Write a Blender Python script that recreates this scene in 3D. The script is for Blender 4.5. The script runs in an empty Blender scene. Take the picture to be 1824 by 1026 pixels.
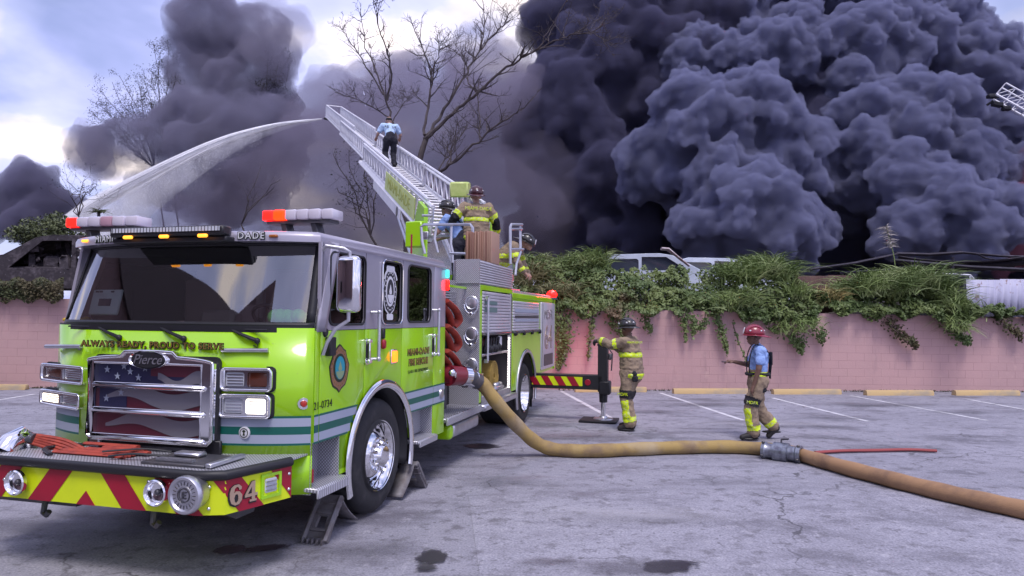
import bpy, bmesh, math, random
import numpy as np
from mathutils import Vector, Matrix, noise as mnoise
R = math.radians
random.seed(7); RNG = np.random.default_rng(7)
SC = bpy.context.scene
COL = SC.collection

# ------------------------------------------------------------------ camera
FPX, CX, CY, CAMH = 1231.0, 912.0, 513.0, 1.83
PITCH, ROLL = math.atan(52/FPX), math.atan(0.010)
c_f = Vector((0, math.cos(PITCH), math.sin(PITCH)))
_r0 = Vector((1, 0, 0)); _u0 = _r0.cross(c_f)
c_r = _r0*math.cos(ROLL) + _u0*math.sin(ROLL)
c_u = c_r.cross(c_f)
cam_data = bpy.data.cameras.new('camera')
cam_data.sensor_width = 36.0
cam_data.lens = 36.0*FPX/1824.0
cam_data.clip_start = 0.05
cam_data.clip_end = 3000
cam = bpy.data.objects.new('camera', cam_data); COL.objects.link(cam)
cam.matrix_world = Matrix(((c_r.x, c_u.x, -c_f.x, 0), (c_r.y, c_u.y, -c_f.y, 0), (c_r.z, c_u.z, -c_f.z, CAMH), (0, 0, 0, 1)))
SC.camera = cam

# ------------------------------------------------------------------ sky and sun
SUN_EL, SUN_AZ = 63.0, 168.0      # azimuth from +Y clockwise: behind the camera, to its right
wd = bpy.data.worlds.new('World'); SC.world = wd; wd.use_nodes = True
nt = wd.node_tree; N = nt.nodes; L = nt.links
N.clear()
def nn(tree, typ, **kw):
    n = tree.nodes.new(typ)
    for k, v in kw.items():
        if k == 'inp':
            for kk, vv in v.items(): n.inputs[kk].default_value = vv
        else: setattr(n, k, v)
    return n
wout = nn(nt, 'ShaderNodeOutputWorld'); wbg = nn(nt, 'ShaderNodeBackground')
wbg.inputs['Strength'].default_value = 0.09
sky = nn(nt, 'ShaderNodeTexSky', sky_type='NISHITA', sun_disc=False, sun_elevation=R(SUN_EL), sun_rotation=R(SUN_AZ),
         altitude=0, air_density=1.0, dust_density=2.0, ozone_density=3.0)
tc = nn(nt, 'ShaderNodeTexCoord')
sep = nn(nt, 'ShaderNodeSeparateXYZ'); L.new(tc.outputs['Generated'], sep.inputs[0])
# flatten the direction on to a cloud deck
den = nn(nt, 'ShaderNodeMath', operation='ADD'); L.new(sep.outputs['Z'], den.inputs[0]); den.inputs[1].default_value = 0.28
dv = nn(nt, 'ShaderNodeVectorMath', operation='DIVIDE'); L.new(tc.outputs['Generated'], dv.inputs[0])
cmb = nn(nt, 'ShaderNodeCombineXYZ')
for k in range(3): L.new(den.outputs[0], cmb.inputs[k])
L.new(cmb.outputs[0], dv.inputs[1])
cl1 = nn(nt, 'ShaderNodeTexNoise', inp={'Scale': 1.5, 'Detail': 5.0, 'Roughness': 0.5, 'Distortion': 0.25})
L.new(dv.outputs[0], cl1.inputs['Vector'])
cr1 = nn(nt, 'ShaderNodeValToRGB'); L.new(cl1.outputs['Fac'], cr1.inputs[0])
cr1.color_ramp.elements[0].position = 0.30; cr1.color_ramp.elements[1].position = 0.54
cl2 = nn(nt, 'ShaderNodeTexNoise', inp={'Scale': 2.6, 'Detail': 5.0, 'Roughness': 0.5, 'Distortion': 0.15})
L.new(dv.outputs[0], cl2.inputs['Vector'])
cr2 = nn(nt, 'ShaderNodeValToRGB'); L.new(cl2.outputs['Fac'], cr2.inputs[0])
e = cr2.color_ramp.elements
e[0].position = 0.33; e[0].color = (4.5, 4.9, 8.8, 1)
e[1].position = 0.66; e[1].color = (12.5, 11.0, 10.6, 1)
m = cr2.color_ramp.elements.new(0.52); m.color = (6.5, 6.8, 10.6, 1)
tint = nn(nt, 'ShaderNodeMix', data_type='RGBA', blend_type='MULTIPLY'); tint.inputs[0].default_value = 1.0
L.new(sky.outputs[0], tint.inputs[6]); tint.inputs[7].default_value = (1.05, 1.0, 1.12, 1)
mx = nn(nt, 'ShaderNodeMix', data_type='RGBA'); L.new(cr1.outputs[0], mx.inputs[0])
L.new(tint.outputs[2], mx.inputs[6]); L.new(cr2.outputs[0], mx.inputs[7])
L.new(mx.outputs[2], wbg.inputs['Color']); L.new(wbg.outputs[0], wout.inputs[0])

sl = bpy.data.lights.new('sun', 'SUN'); sl.energy = 1.5; sl.angle = R(18); sl.color = (1.0, 0.94, 0.92)
so = bpy.data.objects.new('sun', sl); COL.objects.link(so)
sd = Vector((math.sin(R(SUN_AZ))*math.cos(R(SUN_EL)), math.cos(R(SUN_AZ))*math.cos(R(SUN_EL)), math.sin(R(SUN_EL))))
so.rotation_euler = sd.to_track_quat('Z', 'Y').to_euler(); so.location = (0, -20, 40)

SC.view_settings.view_transform = 'Standard'; SC.view_settings.look = 'None'
SC.view_settings.exposure = 0.52; SC.view_settings.gamma = 1.0; SC.view_settings.use_curve_mapping = False
cy = SC.cycles
cy.max_bounces = 12; cy.diffuse_bounces = 3; cy.glossy_bounces = 4; cy.transmission_bounces = 6
cy.volume_bounces = 8; cy.transparent_max_bounces = 24
cy.caustics_reflective = False; cy.caustics_refractive = False
cy.use_denoising = True; cy.sample_clamp_indirect = 3.0; cy.volume_step_rate = 2.0; cy.volume_max_steps = 256

# ------------------------------------------------------------------ places measured from the photograph
def ray(x, y): return c_f + c_r*((x-CX)/FPX) - c_u*((y-CY)/FPX)
CAM = Vector((0, 0, CAMH))
def at(x, y, Y):
    d = ray(x, y); return CAM + d*(Y/d.y)
def gnd(x, y, z=0.0):
    d = ray(x, y); return CAM + d*((z-CAMH)/d.z)
TA = R(15.0)
TD = Vector((math.sin(TA), math.cos(TA), 0)); TN = Vector((math.cos(TA), -math.sin(TA), 0)); TP = Vector((-1.24, 6.37, 0))
def truck_to_world(x, y, z): return TP + TN*x + TD*y + Vector((0, 0, z))

# ------------------------------------------------------------------ materials
def mat(name, col=(.5, .5, .5), rough=.5, metal=0., coat=0., bump=None, var=None, spec=None, emit=None, estr=0., coat_r=.05, scale=20., var2=None, var3=None, world=False):
    """principled material; var = (colour, noise scale, lo, hi) blends a second colour in by noise; bump = (scale, strength)"""
    m = bpy.data.materials.new(name); m.use_nodes = True
    t = m.node_tree; b = t.nodes['Principled BSDF']
    b.inputs['Base Color'].default_value = (*col, 1); b.inputs['Roughness'].default_value = rough; b.inputs['Metallic'].default_value = metal
    b.inputs['Coat Weight'].default_value = coat; b.inputs['Coat Roughness'].default_value = coat_r
    if spec is not None: b.inputs['Specular IOR Level'].default_value = spec
    if emit: b.inputs['Emission Color'].default_value = (*emit, 1); b.inputs['Emission Strength'].default_value = estr
    tcn = None
    def coords():
        nonlocal tcn
        if tcn is None: tcn = t.nodes.new('ShaderNodeNewGeometry' if world else 'ShaderNodeTexCoord')
        return tcn.outputs['Position' if world else 'Object']
    cur = None
    for v in (var, var2, var3):
        if not v: continue
        n = nn(t, 'ShaderNodeTexNoise', inp={'Scale': v[1], 'Detail': 6.0, 'Roughness': 0.6}); vec = coords()
        if len(v) > 4:
            mpn = nn(t, 'ShaderNodeMapping'); mpn.inputs['Scale'].default_value = v[4]; t.links.new(vec, mpn.inputs[0]); vec = mpn.outputs[0]
        t.links.new(vec, n.inputs['Vector'])
        mr = nn(t, 'ShaderNodeMapRange', inp={'From Min': v[2], 'From Max': v[3]}); t.links.new(n.outputs['Fac'], mr.inputs['Value'])
        mxx = nn(t, 'ShaderNodeMix', data_type='RGBA'); t.links.new(mr.outputs[0], mxx.inputs[0])
        if cur: t.links.new(cur, mxx.inputs[6])
        else: mxx.inputs[6].default_value = (*col, 1)
        mxx.inputs[7].default_value = (*v[0], 1)
        cur = mxx.outputs[2]
    if cur: t.links.new(cur, b.inputs['Base Color'])
    if bump:
        n = nn(t, 'ShaderNodeTexNoise', inp={'Scale': bump[0], 'Detail': 5.0}); t.links.new(coords(), n.inputs['Vector'])
        bp = nn(t, 'ShaderNodeBump', inp={'Strength': bump[1], 'Distance': bump[2] if len(bump) > 2 else 0.01}); t.links.new(n.outputs['Fac'], bp.inputs['Height'])
        t.links.new(bp.outputs[0], b.inputs['Normal'])
    return m

def volume_mat(name, col, density, aniso=0.0, noise=None, emit=None, estr=0.0):
    m = bpy.data.materials.new(name); m.use_nodes = True
    t = m.node_tree; t.nodes.clear()
    o = nn(t, 'ShaderNodeOutputMaterial'); v = nn(t, 'ShaderNodeVolumePrincipled')
    v.inputs['Color'].default_value = (*col, 1); v.inputs['Density'].default_value = density; v.inputs['Anisotropy'].default_value = aniso
    if emit: v.inputs['Emission Color'].default_value = (*emit, 1); v.inputs['Emission Strength'].default_value = estr
    if noise:
        c = nn(t, 'ShaderNodeTexCoord'); mp = nn(t, 'ShaderNodeMapping'); mp.inputs['Scale'].default_value = noise[4] if len(noise) > 4 else (1, 1, 1)
        t.links.new(c.outputs['Object'], mp.inputs[0])
        n = nn(t, 'ShaderNodeTexNoise', inp={'Scale': noise[0], 'Detail': noise[1], 'Roughness': 0.6}); t.links.new(mp.outputs[0], n.inputs['Vector'])
        mr = nn(t, 'ShaderNodeMapRange', inp={'From Min': noise[2], 'From Max': noise[3], 'To Min': 0.0, 'To Max': density}); t.links.new(n.outputs['Fac'], mr.inputs['Value'])
        t.links.new(mr.outputs[0], v.inputs['Density'])
    t.links.new(v.outputs[0], o.inputs['Volume'])
    return m

# ------------------------------------------------------------------ object helpers
def tag(o, label=None, cat=None, group=None, kind=None):
    if label: o['label'] = label
    if cat: o['category'] = cat
    if group: o['group'] = group
    if kind: o['kind'] = kind
    return o
def empty(name, loc=(0, 0, 0), rz=0.0, parent=None):
    o = bpy.data.objects.new(name, None); COL.objects.link(o); o.location = loc; o.rotation_euler = (0, 0, rz); o.empty_display_size = .2
    if parent: o.parent = parent
    return o
def link(name, me, m=None, parent=None, loc=None, rot=None):
    o = bpy.data.objects.new(name, me); COL.objects.link(o)
    if m is not None and not me.materials: me.materials.append(m)
    if parent: o.parent = parent
    if loc is not None: o.location = loc
    if rot is not None: o.rotation_euler = rot
    return o
def smooth(me, ang=40):
    me.shade_smooth()
    try: me.set_sharp_from_angle(angle=R(ang))
    except Exception: pass
def np_mesh(name, V, Fc):
    me = bpy.data.meshes.new(name); V = np.asarray(V, dtype=np.float32); Fc = np.asarray(Fc, dtype=np.int32)
    k = Fc.shape[1]
    me.vertices.add(len(V)); me.vertices.foreach_set('co', V.ravel())
    me.loops.add(Fc.size); me.loops.foreach_set('vertex_index', Fc.ravel())
    me.polygons.add(len(Fc)); me.polygons.foreach_set('loop_start', np.arange(0, Fc.size, k, dtype=np.int32))
    me.update(calc_edges=True); me.validate()
    return me
_ico = {}
def ico(sub):
    if sub not in _ico:
        b = bmesh.new(); bmesh.ops.create_icosphere(b, subdivisions=sub, radius=1.0)
        b.verts.ensure_lookup_table()
        _ico[sub] = (np.array([v.co[:] for v in b.verts]), np.array([[v.index for v in f.verts] for f in b.faces])); b.free()
    return _ico[sub]
def spheres_mesh(name, C, Rr, sub=2, squash=None):
    v, f = ico(sub); C = np.asarray(C); Rr = np.asarray(Rr)
    V = (v[None]*Rr[:, None, None] + C[:, None, :]).reshape(-1, 3)
    Fc = (f[None] + (np.arange(len(C))*len(v))[:, None, None]).reshape(-1, 3)
    return np_mesh(name, V, Fc)
def evaluated(o, name):
    """the mesh of an object with its modifiers applied; the object itself is removed"""
    dg = bpy.context.evaluated_depsgraph_get(); dg.update()
    me = bpy.data.meshes.new_from_object(o.evaluated_get(dg)); me.name = name
    old = o.data; bpy.data.objects.remove(o); bpy.data.meshes.remove(old)
    return me

# ------------------------------------------------------------------ mesh builder
from mathutils.geometry import tessellate_polygon
def basis(X, Y, Z, o=(0, 0, 0)):
    return Matrix(((X[0], Y[0], Z[0], o[0]), (X[1], Y[1], Z[1], o[1]), (X[2], Y[2], Z[2], o[2]), (0, 0, 0, 1)))
def SIDE(x=0., y=0., z=0.): return basis((0, 1, 0), (0, 0, 1), (1, 0, 0), (x, y, z))       # plane of the truck's side, facing +x
def FRONT(x=0., y=0., z=0.): return basis((1, 0, 0), (0, 0, 1), (0, -1, 0), (x, y, z))     # plane facing -y
def TOP(x=0., y=0., z=0.): return basis((1, 0, 0), (0, 1, 0), (0, 0, 1), (x, y, z))
class MB:
    def __init__(s): s.bm = bmesh.new()
    def _new(s, n0, M):
        if M is not None:
            s.bm.verts.ensure_lookup_table()
            bmesh.ops.transform(s.bm, matrix=M, verts=[s.bm.verts[i] for i in range(n0, len(s.bm.verts))])
        return s
    def box(s, c, d, bevel=0., rot=None, seg=1):
        b = bmesh.new(); bmesh.ops.create_cube(b, size=1.0)
        for v in b.verts: v.co = Vector((v.co.x*d[0], v.co.y*d[1], v.co.z*d[2]))
        if bevel: bmesh.ops.bevel(b, geom=b.edges[:], offset=min(bevel, min(d)*.49), segments=seg, affect='EDGES', profile=.5)
        M = Matrix.Translation(c)
        if rot is not None: M = M @ (rot.to_4x4() if not isinstance(rot, (tuple, list)) else Matrix.Rotation(rot[2], 4, 'Z') @ Matrix.Rotation(rot[1], 4, 'Y') @ Matrix.Rotation(rot[0], 4, 'X'))
        s.merge(b, M); return s
    def merge(s, b, M=None):
        mp = {}
        for v in b.verts: mp[v] = s.bm.verts.new(M @ v.co if M is not None else v.co)
        for f in b.faces:
            try: s.bm.faces.new([mp[v] for v in f.verts])
            except ValueError: pass
        b.free()
    def cyl(s, p0, p1, r0, r1=None, seg=12, caps=True):
        return s.tube([p0, p1], [r0, r0 if r1 is None else r1], seg, caps=caps)
    def tube(s, pts, r, seg=8, caps=True, closed=False, flat=1.0, up=None):
        P = [Vector(p) for p in pts]; n = len(P)
        rr = [r]*n if isinstance(r, (int, float)) else list(r)
        T = []
        for i in range(n):
            a = P[(i-1) % n] if (i > 0 or closed) else P[i]; b = P[(i+1) % n] if (i < n-1 or closed) else P[i]
            t = (b-a); T.append(t.normalized() if t.length > 1e-9 else Vector((0, 0, 1)))
        ref = Vector(up) if up is not None else (Vector((0, 0, 1)) if abs(T[0].z) < .9 else Vector((1, 0, 0)))
        nrm = (ref - T[0]*ref.dot(T[0])).normalized(); rings = []
        for i in range(n):
            if i > 0:
                q = nrm - T[i]*nrm.dot(T[i]); nrm = q.normalized() if q.length > 1e-6 else nrm
            bi = T[i].cross(nrm)
            rings.append([s.bm.verts.new(P[i] + (bi*math.cos(2*math.pi*k/seg) + nrm*math.sin(2*math.pi*k/seg)*flat)*rr[i]) for k in range(seg)])
        m = n if closed else n-1
        for i in range(m):
            A, B = rings[i], rings[(i+1) % n]
            for k in range(seg): s.bm.faces.new((A[k], A[(k+1) % seg], B[(k+1) % seg], B[k]))
        if caps and not closed:
            s.bm.faces.new(rings[0][::-1]); s.bm.faces.new(rings[-1])
        return s
    def lathe(s, prof, M=None, seg=24, a0=0., a1=2*math.pi):
        """profile of (radius, height) turned about the local z axis"""
        n0 = len(s.bm.verts); full = abs(a1-a0-2*math.pi) < 1e-6; k = seg if full else seg+1
        rings = []
        for (r, h) in prof:
            if r < 1e-6: rings.append([s.bm.verts.new((0, 0, h))])
            else: rings.append([s.bm.verts.new((r*math.cos(a0+(a1-a0)*i/seg), r*math.sin(a0+(a1-a0)*i/seg), h)) for i in range(k)])
        for A, B in zip(rings, rings[1:]):
            for i in range(seg):
                j = (i+1) % k
                if len(A) == 1 and len(B) == 1: continue
                if len(A) == 1: s.bm.faces.new((A[0], B[i], B[j]))
                elif len(B) == 1: s.bm.faces.new((A[i], A[j], B[0]))
                else: s.bm.faces.new((A[i], A[j], B[j], B[i]))
        return s._new(n0, M)
    def plate(s, outer, thick, M=None, holes=(), bevel=0.):
        """flat polygon with holes in the local xy plane, from z=-thick to z=0"""
        loops = [list(outer)] + [list(h) for h in holes]
        pts = [p for lp in loops for p in lp]
        if holes: tris = tessellate_polygon([[Vector((p[0], p[1], 0)) for p in lp] for lp in loops])
        b = bmesh.new()
        top = [b.verts.new((p[0], p[1], 0)) for p in pts]
        if holes:
            for t in tris:
                try: b.faces.new([top[i] for i in t])
                except ValueError: pass
        else: b.faces.new(top)
        bot = [b.verts.new((p[0], p[1], -thick)) for p in pts]
        if holes:
            for t in tris:
                try: b.faces.new([bot[i] for i in reversed(t)])
                except ValueError: pass
        else: b.faces.new(bot[::-1])
        i0 = 0; rim = []
        for lp in loops:
            k = len(lp)
            for i in range(k):
                a, c = i0+i, i0+(i+1) % k
                b.faces.new((top[a], top[c], bot[c], bot[a]))
            i0 += k
        bmesh.ops.recalc_face_normals(b, faces=b.faces[:])
        if bevel:
            ed = [e for e in b.edges if abs(e.verts[0].co.z) < 1e-6 and abs(e.verts[1].co.z) < 1e-6 and len(e.link_faces) == 2 and any(abs(f.normal.z) < .5 for f in e.link_faces)]
            bmesh.ops.bevel(b, geom=ed, offset=bevel, segments=2, affect='EDGES', profile=.5)
        s.merge(b, M); return s
    def grid(s, fn, nu, nv, M=None, closed_u=False):
        n0 = len(s.bm.verts)
        V = [[s.bm.verts.new(fn(i/nu, j/nv)) for i in range(nu if closed_u else nu+1)] for j in range(nv+1)]
        for j in range(nv):
            for i in range(nu):
                k = (i+1) % nu if closed_u else i+1
                s.bm.faces.new((V[j][i], V[j][k], V[j+1][k], V[j+1][i]))
        return s._new(n0, M)
    def sphere(s, c, r, sub=2):
        v, f = ico(sub); r = (r, r, r) if isinstance(r, (int, float)) else r
        vs = [s.bm.verts.new((c[0]+p[0]*r[0], c[1]+p[1]*r[1], c[2]+p[2]*r[2])) for p in v]
        for t in f: s.bm.faces.new([vs[i] for i in t])
        return s
    def mesh(s, name, ang=38, recalc=True):
        if recalc: bmesh.ops.recalc_face_normals(s.bm, faces=s.bm.faces[:])
        me = bpy.data.meshes.new(name); s.bm.to_mesh(me); s.bm.free()
        if ang: smooth(me, ang)
        return me
    def build(s, name, m, parent=None, loc=None, rot=None, ang=38, solid=0., recalc=True):
        o = link(name, s.mesh(name, ang, recalc), m, parent, loc, rot)
        if solid:
            md = o.modifiers.new('thickness', 'SOLIDIFY'); md.thickness = solid; md.offset = 0
        return o
def rrect(x0, y0, x1, y1, r, n=5):
    out = []
    for cx, cy_, a in ((x1-r, y0+r, -90), (x1-r, y1-r, 0), (x0+r, y1-r, 90), (x0+r, y0+r, 180)):
        for i in range(n+1):
            t = R(a + 90*i/n); out.append((cx+r*math.cos(t), cy_+r*math.sin(t)))
    return out
def circ(cx, cy_, r, n=20, ry=None): return [(cx+r*math.cos(2*math.pi*i/n), cy_+(ry or r)*math.sin(2*math.pi*i/n)) for i in range(n)]
def star(cx, cy_, r, n=5, q=.4): return [(cx+(r if i % 2 == 0 else r*q)*math.sin(math.pi*i/n), cy_+(r if i % 2 == 0 else r*q)*math.cos(math.pi*i/n)) for i in range(2*n)]
def text_mesh(s, size, extrude=.002, offset=0., align='CENTER', shear=0., spacing=1.0, sx=1.0):
    cu = bpy.data.curves.new('t', 'FONT'); cu.body = s; cu.size = size; cu.extrude = extrude; cu.offset = offset
    cu.align_x = align; cu.align_y = 'CENTER'; cu.shear = shear; cu.space_character = spacing; cu.resolution_u = 3
    o = bpy.data.objects.new('t', cu); COL.objects.link(o)
    dg = bpy.context.evaluated_depsgraph_get(); dg.update()
    me = bpy.data.meshes.new_from_object(o.evaluated_get(dg)); me.name = 'lettering'
    bpy.data.objects.remove(o); bpy.data.curves.remove(cu)
    if sx != 1.0: me.transform(Matrix.Diagonal((sx, 1, 1, 1)))
    return me
def split_words(me, gap):
    """cut a line of lettering into one mesh per word, where the space between letters is wider than gap"""
    b = bmesh.new(); b.from_mesh(me); seen = set(); isl = []
    for f in b.faces:
        if f in seen: continue
        st = [f]; seen.add(f); grp = []
        while st:
            g_ = st.pop(); grp.append(g_)
            for v in g_.verts:
                for h in v.link_faces:
                    if h not in seen: seen.add(h); st.append(h)
        xs = [v.co.x for g_ in grp for v in g_.verts]; isl.append((min(xs), max(xs), grp))
    isl.sort(key=lambda t: t[0]); words = []; end = -1e9
    for x0, x1, grp in isl:
        if x0-end > gap or not words: words.append([])
        words[-1] += grp; end = max(end, x1)
    out = []
    for w in words:
        c = bmesh.new(); mp = {}
        for f in w: c.faces.new([mp.setdefault(v, None) or mp.__setitem__(v, c.verts.new(v.co)) or mp[v] for v in f.verts])
        m2 = bpy.data.meshes.new('lettering'); c.to_mesh(m2); c.free(); out.append(m2)
    b.free(); return out
def lettering(s, size, m, parent, M, outline=None, name='lettering', words=0., **kw):
    me = text_mesh(s, size, **kw)
    if words:
        for w in split_words(me, words): w.transform(M); link(name, w, m, parent)
        me = text_mesh(s, size, **dict(kw, offset=kw.get('offset', 0)+outline[1]))
        for w in split_words(me, words*.6): w.transform(M @ Matrix.Translation((0, 0, -.003))); link('lettering_outline', w, outline[0], parent)
        return
    me.transform(M); o = link(name, me, m, parent)
    if outline:
        kw2 = dict(kw); kw2['offset'] = kw.get('offset', 0) + outline[1]
        me2 = text_mesh(s, size, **kw2); me2.transform(M @ Matrix.Translation((0, 0, -.003))); link('lettering_outline', me2, outline[0], o)
    return o
def leaf_mass(name, P, Nrm, size, m, parent=None, aspect=.6, bend=.25, rng=RNG):
    """many small folded leaves: four-corner kites with a raised midrib, 2 quads each"""
    n = len(P); P = np.asarray(P); size = np.broadcast_to(np.asarray(size, float), (n,))
    Nn = np.asarray(Nrm, float) + rng.normal(scale=.55, size=(n, 3)); Nn /= np.linalg.norm(Nn, axis=1, keepdims=True)
    A = rng.normal(size=(n, 3)); A -= Nn*(A*Nn).sum(1, keepdims=True); A /= np.linalg.norm(A, axis=1, keepdims=True)
    A[:, 2] -= .3; A /= np.linalg.norm(A, axis=1, keepdims=True)
    B = np.cross(Nn, A); s = size[:, None]
    v = np.stack([P - A*s*.5, P + B*s*aspect*.5 - Nn*s*bend*.3, P + A*s*.5 - Nn*s*bend*.5, P - B*s*aspect*.5 - Nn*s*bend*.3], 1).reshape(-1, 3)
    i = np.arange(n)*4
    f = np.concatenate([np.stack([i, i+1, i+2], 1), np.stack([i, i+2, i+3], 1)])
    return link(name, np_mesh(name, v, f), m, parent)
def blades(name, roots, dirs, length, width, m, parent=None, droop=.5, seg=5, rng=RNG):
    """long grass blades: curved tapering strips"""
    n = len(roots); roots = np.asarray(roots, float); dirs = np.asarray(dirs, float); dirs /= np.linalg.norm(dirs, axis=1, keepdims=True)
    length = np.broadcast_to(length, (n,)); side = np.cross(dirs, rng.normal(size=(n, 3))); side /= np.linalg.norm(side, axis=1, keepdims=True)
    V = []
    for k in range(seg+1):
        t = k/seg; p = roots + dirs*(length*t)[:, None]; h = np.stack([dirs[:, 0], dirs[:, 1], np.zeros(n)], 1); hn = np.linalg.norm(h, axis=1, keepdims=True)+1e-6
        p = p + h/hn*(droop*length*t*t*.45)[:, None]; p[:, 2] -= droop*length*t**2.2*.7
        w = width*(1-t)**.7*.5 + .001
        V.append(p - side*w); V.append(p + side*w)
    V = np.stack(V, 1).reshape(-1, 3); base = np.arange(n)*(2*(seg+1)); F = []
    for k in range(seg): F.append(np.stack([base+2*k, base+2*k+1, base+2*k+3, base+2*k+2], 1))
    return link(name, np_mesh(name, V, np.concatenate(F)), m, parent)

# ------------------------------------------------------------------ shared materials
LIME = (.37, .73, .002)
M_LIME = mat('lime_paint', LIME, .28, coat=.6, var=((.34, .64, .01), 1.3, .45, .75), var2=((.30, .46, .06), 2.2, .60, .85, (1, 1, .35)), var3=((.26, .36, .08), 30, .66, .8))
M_SILVER = mat('silver_paint', (.42, .40, .47), .33, metal=.25, coat=.5, var=((.36, .34, .42), 2.0, .4, .8))
M_CHROME = mat('chrome', (.86, .86, .88), .08, metal=1.0)
M_ALU = mat('brushed_aluminium', (.62, .62, .66), .34, metal=.9, var=((.45, .45, .5), 6, .4, .75))
M_ALUW = mat('ladder_aluminium', (.76, .76, .82), .45, metal=.2, var=((.6, .6, .66), 3, .4, .8))
M_BLACK = mat('black_plastic', (.014, .014, .018), .5)
M_RUBBER = mat('tyre_rubber', (.020, .020, .024), .75, bump=(60, .15, .004), var=((.05, .047, .05), 9, .5, .8))
M_DARK = mat('dark_interior', (.010, .010, .014), .7)
M_YEL = mat('reflective_yellow', (.72, .86, .01), .4, var=((.62, .76, .01), 4, .4, .8))
M_RED = mat('reflective_red', (.36, .008, .03), .4, var=((.28, .006, .024), 4, .4, .8))
M_GREEN = mat('green_stripe', (.005, .11, .085), .35)
M_GREY = mat('grey_reflective_stripe', (.36, .40, .50), .45)
M_GOLD = mat('gold_leaf', (.42, .26, .07), .35, metal=.5)
M_GREENTXT = mat('dark_outline', (.02, .03, .01), .5)
M_STEEL = mat('dark_steel', (.10, .10, .115), .45, metal=.6, var=((.2, .17, .15), 8, .5, .75))
M_WHITE = mat('white_paint', (.75, .75, .78), .4)
def plate_mat(name, horiz, col=(.42, .42, .46)):
    m = mat(name, col, .40, metal=.45); t = m.node_tree; b = t.nodes['Principled BSDF']
    c = nn(t, 'ShaderNodeTexCoord'); s = nn(t, 'ShaderNodeSeparateXYZ'); t.links.new(c.outputs['Object'], s.inputs[0])
    if horiz: a, q = s.outputs['X'], s.outputs['Y']
    else:
        ad = nn(t, 'ShaderNodeMath', operation='ADD'); t.links.new(s.outputs['X'], ad.inputs[0]); t.links.new(s.outputs['Y'], ad.inputs[1]); a, q = ad.outputs[0], s.outputs['Z']
    def mth(op, x, y=None):
        n = nn(t, 'ShaderNodeMath', operation=op)
        for i, w in enumerate((x, y)):
            if w is None: continue
            if isinstance(w, (int, float)): n.inputs[i].default_value = w
            else: t.links.new(w, n.inputs[i])
        return n.outputs[0]
    k = 2*math.pi/.055
    s1 = mth('SINE', mth('MULTIPLY', mth('ADD', a, q), k)); s2 = mth('SINE', mth('MULTIPLY', mth('SUBTRACT', a, q), k))
    pr = mth('GREATER_THAN', mth('ABSOLUTE', mth('MULTIPLY', s1, s2)), .42)
    bp = nn(t, 'ShaderNodeBump', inp={'Strength': 1.0, 'Distance': .008}); t.links.new(pr, bp.inputs['Height']); t.links.new(bp.outputs[0], b.inputs['Normal'])
    wr = nn(t, 'ShaderNodeMix', data_type='RGBA'); t.links.new(pr, wr.inputs[0]); wr.inputs[6].default_value = (*[c*.72 for c in col], 1); wr.inputs[7].default_value = (*[min(1, c*1.65) for c in col], 1); t.links.new(wr.outputs[2], b.inputs['Base Color'])
    return m
M_DPV = plate_mat('diamond_plate', False); M_DPH = plate_mat('diamond_plate_deck', True)
def glass_mat(name, tint, mixg=.10, rough=.02):
    m = bpy.data.materials.new(name); m.use_nodes = True; t = m.node_tree; t.nodes.clear()
    o = nn(t, 'ShaderNodeOutputMaterial'); tr = nn(t, 'ShaderNodeBsdfTransparent'); tr.inputs[0].default_value = (*tint, 1)
    gl = nn(t, 'ShaderNodeBsdfGlossy', inp={'Roughness': rough}); gl.inputs[0].default_value = (1, 1, 1, 1)
    fr = nn(t, 'ShaderNodeFresnel', inp={'IOR': 1.5}); ad = nn(t, 'ShaderNodeMath', operation='ADD'); t.links.new(fr.outputs[0], ad.inputs[0]); ad.inputs[1].default_value = mixg; ad.use_clamp = True
    mx = nn(t, 'ShaderNodeMixShader'); t.links.new(ad.outputs[0], mx.inputs[0]); t.links.new(tr.outputs[0], mx.inputs[1]); t.links.new(gl.outputs[0], mx.inputs[2]); t.links.new(mx.outputs[0], o.inputs[0])
    return m
M_GLASS = glass_mat('windscreen_glass', (.80, .84, .86), .20)
M_TINT = glass_mat('tinted_glass', (.10, .09, .10), .02)
M_LENSC = mat('clear_lens', (.62, .64, .70), .12, coat=.5)
def lamp_mat(name, col, s): return mat(name, tuple(min(1, c) for c in col), .3, emit=col, estr=s)
M_LRED = lamp_mat('lit_red_lens', (1.0, .006, .004), 4.5)
M_LORG = lamp_mat('lit_orange_lens', (1.0, .13, .006), 3.0)
M_LAMB = lamp_mat('lit_amber_lens', (1.0, .36, .03), 1.5)
M_LHEAD = lamp_mat('lit_headlamp', (1.0, .90, .76), 2.0)
M_LLED = lamp_mat('lit_white_led', (1.0, .88, .8), 4.0)

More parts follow.
